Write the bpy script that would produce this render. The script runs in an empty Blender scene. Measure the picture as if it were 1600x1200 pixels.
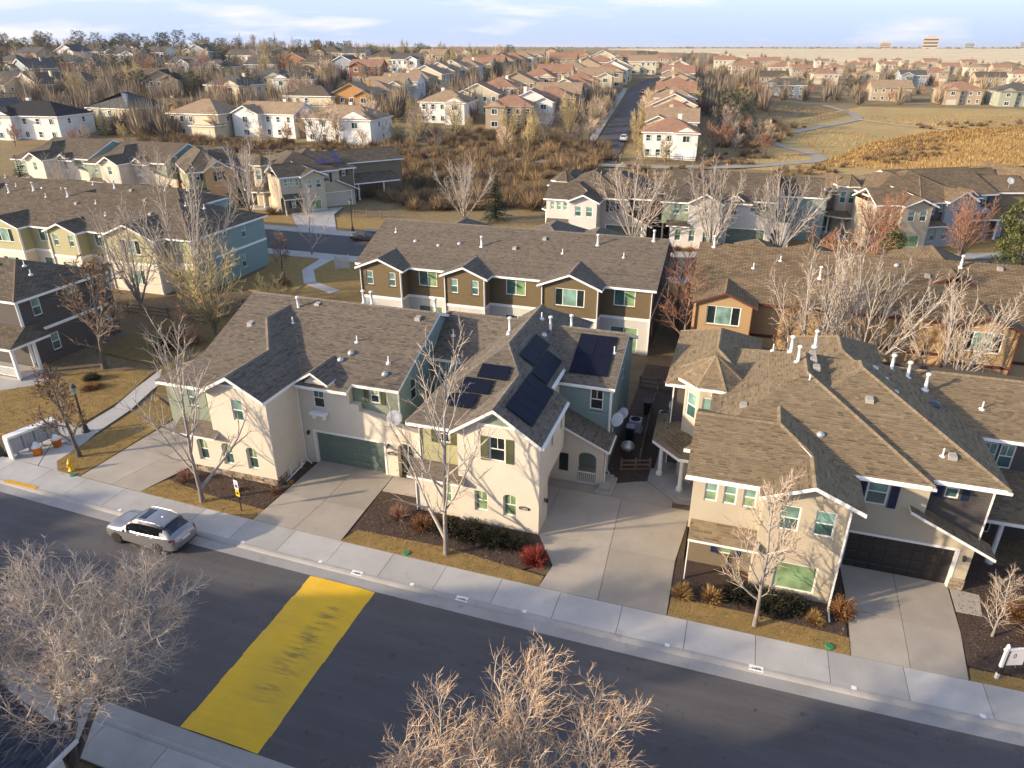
import bpy, math, random
from mathutils import Vector, Matrix
from math import radians, sin, cos, pi, hypot, atan2

SC = bpy.context.scene
COL = SC.collection
rnd = random.Random(11)

# ------------------------------------------------------------------ camera, sky, sun, exposure
cam_d = bpy.data.cameras.new('camera'); cam = bpy.data.objects.new('camera', cam_d); COL.objects.link(cam)
cam.location = (0, 0, 24.0)
cam.rotation_euler = (radians(90 - 25.4), 0, radians(18.0))
cam_d.sensor_width = 36; cam_d.lens = 36 * 1109 / 1600; cam_d.clip_start = 0.5; cam_d.clip_end = 40000
SC.camera = cam
SUN_AZ, SUN_EL = radians(35), radians(16.5)
to_sun = Vector((-cos(SUN_AZ) * cos(SUN_EL), -sin(SUN_AZ) * cos(SUN_EL), sin(SUN_EL)))
world = bpy.data.worlds.new('World'); SC.world = world; world.use_nodes = True
wn, wl = world.node_tree.nodes, world.node_tree.links
wn.clear()
w_out = wn.new('ShaderNodeOutputWorld'); w_bg = wn.new('ShaderNodeBackground')
sky = wn.new('ShaderNodeTexSky'); sky.sky_type = 'NISHITA'; sky.sun_disc = False
sky.sun_elevation = SUN_EL; sky.sun_rotation = atan2(to_sun.x, to_sun.y)
sky.altitude = 1700; sky.air_density = 1.0; sky.dust_density = 5.5; sky.ozone_density = 1.3
w_bg.inputs['Strength'].default_value = 0.15
# thin low clouds, the same all round the horizon
tc = wn.new('ShaderNodeTexCoord'); sep = wn.new('ShaderNodeSeparateXYZ'); wl.new(tc.outputs['Generated'], sep.inputs[0])
mp = wn.new('ShaderNodeMapping'); mp.inputs['Scale'].default_value = (3.2, 3.2, 22); wl.new(tc.outputs['Generated'], mp.inputs[0])
cn = wn.new('ShaderNodeTexNoise'); cn.inputs['Scale'].default_value = 1.7; cn.inputs['Detail'].default_value = 7; cn.inputs['Roughness'].default_value = 0.55
wl.new(mp.outputs[0], cn.inputs['Vector'])
cr = wn.new('ShaderNodeValToRGB'); cr.color_ramp.elements[0].position = 0.52; cr.color_ramp.elements[1].position = 0.70
wl.new(cn.outputs['Fac'], cr.inputs[0])
# pale blue haze bank along the whole horizon, thinning out by eight degrees
hz_ = wn.new('ShaderNodeMapRange'); hz_.interpolation_type = 'SMOOTHSTEP'; wl.new(sep.outputs['Z'], hz_.inputs['Value'])
hz_.inputs['From Min'].default_value = 0.0; hz_.inputs['From Max'].default_value = 0.16; hz_.inputs['To Min'].default_value = 0.9; hz_.inputs['To Max'].default_value = 0.0
mh = wn.new('ShaderNodeMix'); mh.data_type = 'RGBA'; wl.new(hz_.outputs[0], mh.inputs['Factor']); wl.new(sky.outputs[0], mh.inputs['A']); mh.inputs['B'].default_value = (1.75, 2.3, 3.35, 1)
mx = wn.new('ShaderNodeMix'); mx.data_type = 'RGBA'
wl.new(cr.outputs['Color'], mx.inputs['Factor']); wl.new(mh.outputs['Result'], mx.inputs['A'])
mx.inputs['B'].default_value = (3.2, 3.2, 3.25, 1)
wt = wn.new('ShaderNodeMix'); wt.data_type = 'RGBA'; wt.blend_type = 'MULTIPLY'; wt.inputs['Factor'].default_value = 1; wt.inputs['B'].default_value = (1.0, 0.98, 1.02, 1); wl.new(mx.outputs['Result'], wt.inputs['A']); wl.new(wt.outputs['Result'], w_bg.inputs['Color']); wl.new(w_bg.outputs[0], w_out.inputs[0])
sun_d = bpy.data.lights.new('sun', 'SUN'); sun_d.energy = 3.25; sun_d.angle = radians(1.1); sun_d.color = (1.0, 0.81, 0.57)
sun = bpy.data.objects.new('sun', sun_d); COL.objects.link(sun); sun.rotation_euler = to_sun.to_track_quat('Z', 'Y').to_euler()
sun.location = (-60, -40, 60)
SC.view_settings.view_transform = 'Standard'; SC.view_settings.look = 'None'
SC.view_settings.exposure = 1.17; SC.view_settings.gamma = 1.0
SC.cycles.max_bounces = 5; SC.cycles.diffuse_bounces = 3; SC.cycles.glossy_bounces = 2; SC.cycles.transmission_bounces = 2
SC.cycles.use_denoising = True

# ------------------------------------------------------------------ terrain
SY, CY = sin(radians(18)), cos(radians(18))
def smooth(a, b, x):
    t = max(0.0, min(1.0, (x - a) / (b - a))); return t * t * (3 - 2 * t)
def lerp_tab(tab, x):
    if x <= tab[0][0]: return tab[0][1]
    for (a, b), (c, d) in zip(tab, tab[1:]):
        if x <= c: return b + (d - b) * (x - a) / (c - a)
    return tab[-1][1]
SL = [(-.8, .078), (-.1, .068), (.2, .066), (.3, .045), (.38, .02), (.5, .014), (.8, .014)]
CAP = [(-.8, 27), (-.6, 26), (-.3, 21), (-.08, 17), (.2, 13), (.3, 10), (.4, 5.5), (.8, 5)]
def T(X, Y):
    """Ground height: the flat valley floor, the slope beyond the creek and the plain behind it."""
    df = -X * SY + Y * CY; r = X * CY + Y * SY
    if df < 120: return 0.0
    q = r / df
    a = lerp_tab(SL, q) * max(0, df - 150); k = lerp_tab(CAP, q)
    h = max(0, min(1, .5 + .5 * (k - a) / 4.)); z = k + (a - k) * h - 4. * h * (1 - h)
    z = max(z, 0) * smooth(140, 170, df)
    return z + (18 - k) * smooth(700, 2600, df)

# ------------------------------------------------------------------ materials
def new_mat(name):
    m = bpy.data.materials.new(name); m.use_nodes = True
    nt = m.node_tree; b = nt.nodes['Principled BSDF']; return m, nt, b
def rgb(c): return (c[0], c[1], c[2], 1)
def node(nt, t, **kw):
    n = nt.nodes.new(t)
    for k, v in kw.items():
        if k in n.inputs: n.inputs[k].default_value = v
        else: setattr(n, k, v)
    return n
def coords(nt, kind='Object'):
    return node(nt, 'ShaderNodeTexCoord').outputs[kind]
def mixc(nt, fac, a, b, blend='MIX'):
    m = node(nt, 'ShaderNodeMix', data_type='RGBA', blend_type=blend)
    for key, v in (('Factor', fac), ('A', a), ('B', b)):
        if hasattr(v, 'is_linked'): nt.links.new(v, m.inputs[key])
        else: m.inputs[key].default_value = v if key == 'Factor' else rgb(v)
    return m.outputs['Result']
def noise(nt, vec, scale, detail=4, rough=.6):
    n = node(nt, 'ShaderNodeTexNoise', Scale=scale, Detail=detail, Roughness=rough); nt.links.new(vec, n.inputs['Vector']); return n.outputs['Fac']
def ramp(nt, fac, p0, p1, c0=(0, 0, 0), c1=(1, 1, 1)):
    r = node(nt, 'ShaderNodeValToRGB'); e = r.color_ramp.elements
    e[0].position, e[1].position = p0, p1; e[0].color, e[1].color = rgb(c0), rgb(c1); nt.links.new(fac, r.inputs[0]); return r.outputs['Color']
def bump(nt, b, h, strength, dist=.02):
    n = node(nt, 'ShaderNodeBump', Strength=strength, Distance=dist); nt.links.new(h, n.inputs['Height']); nt.links.new(n.outputs[0], b.inputs['Normal'])
def worldpos(nt): return node(nt, 'ShaderNodeNewGeometry').outputs['Position']

def plain(name, c, rough=.6, var=.12, scale=2.5, metal=0, bumpy=0, bscale=40, spec=.4):
    """One colour with weathering: broad and fine noise in world space."""
    m, nt, b = new_mat(name); p = worldpos(nt)
    n1 = noise(nt, p, scale, 5); n2 = noise(nt, p, scale * 9, 3)
    dark = [x * (1 - var) for x in c]; lite = [min(1, x * (1 + var)) for x in c]
    c1 = mixc(nt, ramp(nt, n1, .3, .7), dark, lite); c2 = mixc(nt, .25, c1, mixc(nt, n2, dark, lite))
    nt.links.new(c2, b.inputs['Base Color'])
    b.inputs['Roughness'].default_value = rough; b.inputs['Metallic'].default_value = metal; b.inputs['Specular IOR Level'].default_value = spec
    if bumpy: bump(nt, b, noise(nt, p, bscale, 3), bumpy)
    return m
def siding(name, c, pitch=.17):
    """Painted lap siding: one shallow step per board."""
    m, nt, b = new_mat(name); p = worldpos(nt)
    s = node(nt, 'ShaderNodeSeparateXYZ'); nt.links.new(p, s.inputs[0])
    d = node(nt, 'ShaderNodeMath', operation='DIVIDE'); nt.links.new(s.outputs['Z'], d.inputs[0]); d.inputs[1].default_value = pitch
    fr = node(nt, 'ShaderNodeMath', operation='FRACT'); nt.links.new(d.outputs[0], fr.inputs[0])
    seam = ramp(nt, fr.outputs[0], .0, .10, [x * .45 for x in c], c)
    n1 = noise(nt, p, 1.3, 5); col = mixc(nt, ramp(nt, n1, .3, .75), seam, [x * .86 for x in c])
    nt.links.new(mixc(nt, .5, seam, col), b.inputs['Base Color']); b.inputs['Roughness'].default_value = .65; b.inputs['Specular IOR Level'].default_value = .3
    bump(nt, b, fr.outputs[0], .6, .02); return m
def tinted(name, stops, rough=.9, var=.15, scale=6, bumpy=0):
    """Colour by the per-face tint of the mesh (each shingle, twig or leaf has its own), plus fine noise."""
    m, nt, b = new_mat(name)
    at = node(nt, 'ShaderNodeAttribute', attribute_name='tint')
    r = node(nt, 'ShaderNodeValToRGB'); el = r.color_ramp.elements
    while len(el) < len(stops): el.new(.5)
    for e, (pp, c) in zip(el, stops): e.position = pp; e.color = rgb(c)
    nt.links.new(at.outputs['Fac'], r.inputs[0]); p = worldpos(nt)
    n = ramp(nt, noise(nt, p, scale, 4), .25, .75, (1 - var,) * 3, (1 + var,) * 3)
    nt.links.new(mixc(nt, 1.0, r.outputs[0], n, 'MULTIPLY'), b.inputs['Base Color'])
    b.inputs['Roughness'].default_value = rough; b.inputs['Specular IOR Level'].default_value = .2
    if bumpy: bump(nt, b, noise(nt, p, 60, 2), bumpy)
    return m
def shingle_far(name, c1, c2):
    """Shingle courses from the roof's own UVs (metres along eave and slope) for roofs too far to build each one."""
    m, nt, b = new_mat(name); uv = coords(nt, 'UV')
    bt = node(nt, 'ShaderNodeTexBrick', Scale=1.0); bt.inputs['Brick Width'].default_value = .5; bt.inputs['Row Height'].default_value = .2
    bt.inputs['Mortar Size'].default_value = .018; bt.inputs['Color1'].default_value = rgb(c1); bt.inputs['Color2'].default_value = rgb(c2)
    bt.inputs['Mortar'].default_value = rgb([x * .45 for x in c2]); nt.links.new(uv, bt.inputs['Vector'])
    n = ramp(nt, noise(nt, worldpos(nt), .7, 6), .25, .8, (.8,) * 3, (1.15,) * 3)
    nt.links.new(mixc(nt, 1.0, bt.outputs['Color'], n, 'MULTIPLY'), b.inputs['Base Color']); b.inputs['Roughness'].default_value = .95; b.inputs['Specular IOR Level'].default_value = .15
    bump(nt, b, bt.outputs['Fac'], -.35, .01); return m
def glass(name, c, rough=.06):
    m, nt, b = new_mat(name); p = worldpos(nt)
    nt.links.new(mixc(nt, ramp(nt, noise(nt, p, 1.1, 2), .35, .65), [x * .6 for x in c], [x * 1.25 for x in c]), b.inputs['Base Color'])
    b.inputs['Roughness'].default_value = rough; b.inputs['Specular IOR Level'].default_value = .75; return m

MT = {}
MT['white'] = plain('white_paint', (.80, .79, .76), .5, .05, 3)
MT['stucco'] = plain('cream_stucco', (.62, .56, .46), .9, .07, .8, bumpy=.35, bscale=55)
MT['stucco_grey'] = plain('grey_stucco', (.52, .50, .46), .9, .07, .8, bumpy=.3, bscale=55)
MT['stucco_tan'] = plain('tan_stucco', (.46, .40, .30), .9, .07, .8, bumpy=.35, bscale=55)
MT['stucco_gold'] = plain('gold_stucco', (.50, .34, .18), .9, .08, .8, bumpy=.3, bscale=55)
MT['stucco_brown'] = plain('brown_stucco', (.36, .24, .14), .9, .08, .8, bumpy=.3, bscale=55)
MT['stucco_blue'] = plain('slate_stucco', (.30, .31, .33), .9, .08, .8, bumpy=.3, bscale=55)
MT['green'] = siding('sage_siding', (.25, .29, .22)); MT['teal'] = siding('teal_siding', (.22, .31, .30))
MT['olive'] = siding('olive_siding', (.40, .38, .22)); MT['brown'] = siding('brown_siding', (.155, .115, .062))
MT['dark'] = siding('umber_siding', (.095, .085, .08)); MT['gold'] = siding('gold_siding', (.43, .29, .15)); MT['umber'] = siding('earth_siding', (.20, .16, .11))
MT['garage_green'] = plain('green_door_paint', (.13, .17, .14), .5, .06); MT['garage_dark'] = plain('dark_door_paint', (.035, .03, .027), .5, .08)
MT['garage_cream'] = plain('cream_door_paint', (.55, .5, .4), .5, .06); MT['red_trim'] = plain('maroon_paint', (.11, .035, .025), .6, .1)
MT['shutter_olive'] = plain('olive_shutter_paint', (.10, .105, .055), .5, .08); MT['shutter_navy'] = plain('navy_shutter_paint', (.018, .03, .07), .5, .08)
MT['glass_dark'] = glass('dark_glass', (.02, .03, .03)); MT['glass_teal'] = glass('teal_glass', (.06, .13, .12)); MT['glass_pale'] = glass('pale_blind_behind_glass', (.20, .33, .28), .1)
MT['glass_green'] = glass('green_blind_behind_glass', (.22, .33, .17), .1)
MT['metal'] = plain('galvanised_metal', (.55, .55, .54), .4, .1, 4, metal=.6); MT['dark_metal'] = plain('black_metal', (.03, .03, .032), .45, .1)
MT['asphalt'] = None
SHN = [(0, (.06, .05, .04)), (.25, (.107, .089, .07)), (.6, (.166, .138, .108)), (1, (.22, .182, .14))]
SHW = [(0, (.09, .068, .046)), (.25, (.15, .114, .073)), (.6, (.22, .166, .10)), (1, (.29, .222, .14))]
MT['shingle_near'] = tinted('brown_shingle', SHN, .95, .12, 9, .3); MT['shingle_warm'] = tinted('tan_shingle', SHW, .95, .12, 9, .3)
MT['roof_base'] = shingle_far('brown_shingle_courses', (.175, .14, .10), (.10, .08, .06)); MT['roof_warm'] = shingle_far('tan_shingle_courses', (.24, .175, .105), (.145, .105, .066))
MT['roof_red'] = shingle_far('terracotta_tile_courses', (.42, .235, .15), (.30, .175, .12)); MT['roof_grey'] = shingle_far('grey_shingle_courses', (.15, .14, .125), (.09, .085, .08))
MT['roof_tan'] = shingle_far('sand_shingle_courses', (.42, .30, .19), (.30, .22, .145)); MT['roof_black'] = shingle_far('black_shingle_courses', (.05, .048, .05), (.03, .03, .03))

# ------------------------------------------------------------------ mesh building
class MB:
    """Collects polygons; build() links them as one mesh object."""
    def __init__(s): s.v = []; s.f = []; s.m = []; s.t = []; s.uv = {}
    def poly(s, pts, mi=0, tint=0.5):
        n = len(s.v); s.v.extend([tuple(p) for p in pts]); s.f.append(tuple(range(n, n + len(pts)))); s.m.append(mi); s.t.append(tint)
    def mesh(s, verts, faces, mi=0, tint=.5):
        n = len(s.v); s.v.extend([tuple(p) for p in verts])
        for f in faces: s.f.append(tuple(i + n for i in f)); s.m.append(mi); s.t.append(tint)
    def box(s, x0, x1, y0, y1, z0, z1, mi=0, tint=.5):
        v = [(x0, y0, z0), (x1, y0, z0), (x1, y1, z0), (x0, y1, z0), (x0, y0, z1), (x1, y0, z1), (x1, y1, z1), (x0, y1, z1)]
        s.mesh(v, [(0, 3, 2, 1), (4, 5, 6, 7), (0, 1, 5, 4), (1, 2, 6, 5), (2, 3, 7, 6), (3, 0, 4, 7)], mi, tint)
    def cbox(s, x0, x1, y0, y1, z0, z1, c=.02, mi=0):
        """Box with its vertical and top edges chamfered."""
        o = [(x0 + c, y0), (x1 - c, y0), (x1, y0 + c), (x1, y1 - c), (x1 - c, y1), (x0 + c, y1), (x0, y1 - c), (x0, y0 + c)]
        cx, cy = (x0 + x1) / 2, (y0 + y1) / 2
        i = [(cx + (x - cx) * (1 - 2 * c / (x1 - x0)), cy + (y - cy) * (1 - 2 * c / (y1 - y0))) for x, y in o]
        v = [(x, y, z0) for x, y in o] + [(x, y, z1 - c) for x, y in o] + [(x, y, z1) for x, y in i]
        f = [tuple(range(7, -1, -1)), tuple(range(16, 24))]
        for k in range(8):
            j = (k + 1) % 8; f += [(k, j, 8 + j, 8 + k), (8 + k, 8 + j, 16 + j, 16 + k)]
        s.mesh(v, f, mi)
    def bar(s, a, b, w, h, mi=0, up=(0, 0, 1), tint=.5):
        """Rectangular bar from a to b, w across and h high."""
        a, b = Vector(a), Vector(b); d = (b - a).normalized(); u = Vector(up)
        if abs(d.dot(u)) > .98: u = Vector((1, 0, 0))
        x = d.cross(u).normalized() * (w / 2); y = x.cross(d).normalized() * (h / 2)
        v = [p + i * x + j * y for p in (a, b) for i, j in ((-1, -1), (1, -1), (1, 1), (-1, 1))]
        s.mesh(v, [(0, 1, 2, 3), (7, 6, 5, 4), (0, 4, 5, 1), (1, 5, 6, 2), (2, 6, 7, 3), (3, 7, 4, 0)], mi, tint)
    def prism(s, pts, z0, z1, mi=0, side=None, tint=.5):
        n = len(pts); v = [(x, y, z0) for x, y in pts] + [(x, y, z1) for x, y in pts]
        s.mesh(v, [tuple(range(n, 2 * n))], mi, tint)
        s.mesh(v, [(i, (i + 1) % n, n + (i + 1) % n, n + i) for i in range(n)] + [tuple(range(n - 1, -1, -1))], mi if side is None else side, tint)
    def tube(s, pts, rad, sides=6, mi=0, tint=.5, cap=True, tip=False):
        n0 = len(s.v); n = len(pts); P = [Vector(p) for p in pts]; ref = None
        for i, p in enumerate(P):
            d = (P[min(i + 1, n - 1)] - P[max(i - 1, 0)])
            if d.length < 1e-6: d = Vector((0, 0, 1))
            d.normalize()
            if ref is None: ref = Vector((1, 0, 0)) if abs(d.x) < .8 else Vector((0, 1, 0))
            x = (ref - d * ref.dot(d)).normalized(); y = d.cross(x); ref = x
            r = rad[i] if hasattr(rad, '__len__') else rad
            for k in range(sides):
                a = 2 * pi * k / sides; s.v.append(tuple(p + x * (r * cos(a)) + y * (r * sin(a))))
        for i in range(n - 1):
            for k in range(sides):
                a = n0 + i * sides + k; b = n0 + i * sides + (k + 1) % sides
                s.f.append((a, b, b + sides, a + sides)); s.m.append(mi); s.t.append(tint)
        if cap:
            s.f.append(tuple(n0 + k for k in range(sides - 1, -1, -1))); s.m.append(mi); s.t.append(tint)
            s.f.append(tuple(n0 + (n - 1) * sides + k for k in range(sides))); s.m.append(mi); s.t.append(tint)
    def lathe(s, prof, c=(0, 0, 0), sides=16, mi=0, axis='z'):
        n0 = len(s.v)
        for r, z in prof:
            for k in range(sides):
                a = 2 * pi * k / sides; q = (r * cos(a), r * sin(a), z)
                if axis == 'y': q = (q[0], q[2], q[1])
                if axis == 'x': q = (q[2], q[0], q[1])
                s.v.append((c[0] + q[0], c[1] + q[1], c[2] + q[2]))
        for i in range(len(prof) - 1):
            for k in range(sides):
                a = n0 + i * sides + k; b = n0 + i * sides + (k + 1) % sides
                s.f.append((a, b, b + sides, a + sides)); s.m.append(mi); s.t.append(.5)
        for ring, rev in ((0, True), (len(prof) - 1, False)):
            if prof[ring][0] > 1e-4:
                ks = range(sides - 1, -1, -1) if rev else range(sides)
                s.f.append(tuple(n0 + ring * sides + k for k in ks)); s.m.append(mi); s.t.append(.5)
    def data(s, name, mats, smooth=False):
        me = bpy.data.meshes.new(name); me.from_pydata(s.v, [], s.f)
        for m in mats: me.materials.append(m)
        if len(mats) > 1: me.polygons.foreach_set('material_index', s.m)
        if len(set(s.t)) > 1:
            a = me.attributes.new('tint', 'FLOAT', 'FACE'); a.data.foreach_set('value', s.t)
        if s.uv:
            u = me.uv_layers.new(name='UVMap')
            for pi_, uvs in s.uv.items():
                p = me.polygons[pi_]
                for k, li in enumerate(p.loop_indices): u.data[li].uv = uvs[k]
        if smooth: me.polygons.foreach_set('use_smooth', [True] * len(me.polygons))
        me.update(); return me
    def build(s, name, mats, parent=None, smooth=False, **props):
        if not isinstance(mats, (list, tuple)): mats = [mats]
        return link(name, s.data(name, mats, smooth), parent, **props)

INV = {}
def link(name, data, parent=None, loc=None, rz=0, **props):
    o = bpy.data.objects.new(name, data); COL.objects.link(o)
    if parent is not None:
        o.parent = parent
        if parent.name in INV: o.matrix_parent_inverse = INV[parent.name]
    if loc is not None: o.location = loc
    if rz: o.rotation_euler = (0, 0, rz)
    for k, v in props.items(): o[k] = v
    return o
def thing(name, label, category, loc=(0, 0, 0), rz=0, group=None, base=None):
    """An Empty at a thing's base. With base=(x,y,z) its parts are given in the coordinates of the plan, where that base point lies at base."""
    o = bpy.data.objects.new(name, None); COL.objects.link(o); o.empty_display_size = .3
    o.location = loc if base is None else Vector(base) + Vector(loc); o.rotation_euler = (0, 0, rz)
    if base is not None: INV[o.name] = Matrix.Translation(-Vector(base))
    o['label'] = label; o['category'] = category
    if group: o['group'] = group
    return o
def tag(o, label, category, group=None):
    o['label'] = label; o['category'] = category
    if group: o['group'] = group
    return o
def copy_tree(o, parent=None):
    c = o.copy(); COL.objects.link(c); c.parent = parent
    for ch in list(o.children): copy_tree(ch, c)
    return c
ORD = ['first', 'second', 'third', 'fourth', 'fifth', 'sixth', 'seventh', 'eighth', 'ninth', 'tenth', 'eleventh', 'twelfth', 'thirteenth', 'fourteenth', 'fifteenth', 'sixteenth', 'seventeenth', 'eighteenth', 'nineteenth', 'twentieth'] + ['twenty-' + w for w in ('first', 'second', 'third', 'fourth', 'fifth', 'sixth', 'seventh', 'eighth', 'ninth')] + ['thirtieth'] + ['thirty-' + w for w in ('first', 'second', 'third', 'fourth', 'fifth', 'sixth', 'seventh', 'eighth', 'ninth')]
# ------------------------------------------------------------------ house kit
def wall(mb, p0, p1, z0, z1, holes=(), mi=0, reveal=.12, top=None):
    """Wall from p0 to p1 (outside on the right-hand side), real openings with reveals, optional gable points above z1."""
    p0, p1 = Vector((p0[0], p0[1])), Vector((p1[0], p1[1])); L = (p1 - p0).length; d = (p1 - p0) / L; n = Vector((d.y, -d.x))
    def pt(s, z, q=0): return (p0.x + d.x * s - n.x * q, p0.y + d.y * s - n.y * q, z)
    ss = sorted({0, L} | {h[0] for h in holes} | {h[1] for h in holes}); zs = sorted({z0, z1} | {h[2] for h in holes} | {h[3] for h in holes})
    for a, b in zip(ss, ss[1:]):
        for c, e in zip(zs, zs[1:]):
            ms, mz = (a + b) / 2, (c + e) / 2
            if not any(h[0] < ms < h[1] and h[2] < mz < h[3] for h in holes): mb.poly([pt(a, c), pt(b, c), pt(b, e), pt(a, e)], mi)
    for h in holes:
        a, b, c, e = h[:4]; q = reveal
        mb.poly([pt(a, c), pt(a, e), pt(a, e, q), pt(a, c, q)], mi); mb.poly([pt(b, c), pt(b, c, q), pt(b, e, q), pt(b, e)], mi)
        mb.poly([pt(a, c), pt(a, c, q), pt(b, c, q), pt(b, c)], mi); mb.poly([pt(a, e), pt(b, e), pt(b, e, q), pt(a, e, q)], mi)
        if len(h) > 4 and h[4] == 'arch':           # fill the corners so that the head is a segment arch
            r = h[5] if len(h) > 5 else .25; m = (a + b) / 2; k = 8
            xs = [a + (b - a) * i / k for i in range(k + 1)]; zz = [e - r * (1 - math.sqrt(max(0, 1 - ((x - m) / ((b - a) / 2)) ** 2))) for x in xs]
            for i in range(k):
                mb.poly([pt(xs[i], zz[i]), pt(xs[i + 1], zz[i + 1]), pt(xs[i + 1], e), pt(xs[i], e)], mi)
                mb.poly([pt(xs[i], zz[i]), pt(xs[i], zz[i], q), pt(xs[i + 1], zz[i + 1], q), pt(xs[i + 1], zz[i + 1])], mi)
    if top: mb.poly([pt(0, z1), pt(L, z1)] + [pt(s_, z_) for s_, z_ in top], mi)

_wcache = {}
def window(parent, p0, p1, s0, s1, z0, z1, style='dh', inset=.08, panes=('glass_pale', 'glass_teal'), trim=0.0, frame='white', grid=False, label=None, sub=True):
    """A window unit placed on the wall p0-p1: frame, each pane a sub-part. inset<0 stands proud of the wall."""
    w, h = round(s1 - s0, 2), round(z1 - z0, 2); key = (w, h, style, trim, frame, grid, panes, sub)
    if key not in _wcache:
        mb = MB(); t = .07; dpt = .06
        def fr(x0, x1, a, b, y0=-dpt / 2, y1=dpt / 2): mb.box(x0, x1, y0, y1, a, b)
        fr(-w / 2, -w / 2 + t, 0, h); fr(w / 2 - t, w / 2, 0, h); fr(-w / 2 + t, w / 2 - t, 0, t); fr(-w / 2 + t, w / 2 - t, h - t, h)
        rects = []
        xi0, xi1, zi0, zi1 = -w / 2 + t, w / 2 - t, t, h - t
        if style == 'dh':
            zm = h * .5; fr(xi0, xi1, zm - .03, zm + .03); rects = [(xi0, xi1, zm + .03, zi1), (xi0, xi1, zi0, zm - .03)]
        elif style == 's2':
            fr(-.03, .03, zi0, zi1); rects = [(xi0, -.03, zi0, zi1), (.03, xi1, zi0, zi1)]
        elif style == 's3':
            a, b = xi0 + (xi1 - xi0) * .25, xi0 + (xi1 - xi0) * .75
            fr(a - .03, a + .03, zi0, zi1); fr(b - .03, b + .03, zi0, zi1); rects = [(xi0, a - .03, zi0, zi1), (a + .03, b - .03, zi0, zi1), (b + .03, xi1, zi0, zi1)]
        else: rects = [(xi0, xi1, zi0, zi1)]
        if grid:
            for r in rects[:1] if style == 'dh' and grid == 'top' else rects:
                xm = (r[0] + r[1]) / 2; mb.box(xm - .015, xm + .015, -.02, .02, r[2], r[3])
                if grid == 'full':
                    zq = (r[2] + r[3]) / 2; mb.box(r[0], xm - .015, -.018, .018, zq - .015, zq + .015); mb.box(xm + .015, r[1], -.018, .018, zq - .015, zq + .015)
        if trim:
            y0, y1 = -dpt / 2 - .02, .0
            for r in ((-w / 2 - trim, -w / 2, -trim * .6, h + trim), (w / 2, w / 2 + trim, -trim * .6, h + trim), (-w / 2, w / 2, h, h + trim), (-w / 2, w / 2, -trim * .6, 0)): mb.box(r[0], r[1], y0, y1, r[2], r[3])
            mb.box(-w / 2 - trim - .03, w / 2 + trim + .03, y0 - .03, y1, -trim * .6 - .05, -trim * .6)
        pm = []
        for i, r in enumerate(rects):
            q = mb if not sub else MB()
            if sub: q.box(r[0], r[1], -.012, .004, r[2], r[3]); pm.append(q.data('pane', [MT[panes[i % len(panes)]]]))
            else: mb.box(r[0], r[1], -.012, .004, r[2], r[3], 1 + i % len(panes))
        _wcache[key] = (mb.data('window', [MT[frame]] + ([] if sub else [MT[p] for p in panes])), pm)
    me, pm = _wcache[key]
    p0, p1 = Vector((p0[0], p0[1])), Vector((p1[0], p1[1])); d = (p1 - p0).normalized(); n = Vector((d.y, -d.x)); c = p0 + d * ((s0 + s1) / 2) - n * inset
    o = link('window', me, parent, (c.x, c.y, z0), atan2(d.y, d.x))
    if label: o['label'] = label
    for q in pm: link('pane', q, o)
    return o

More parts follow.
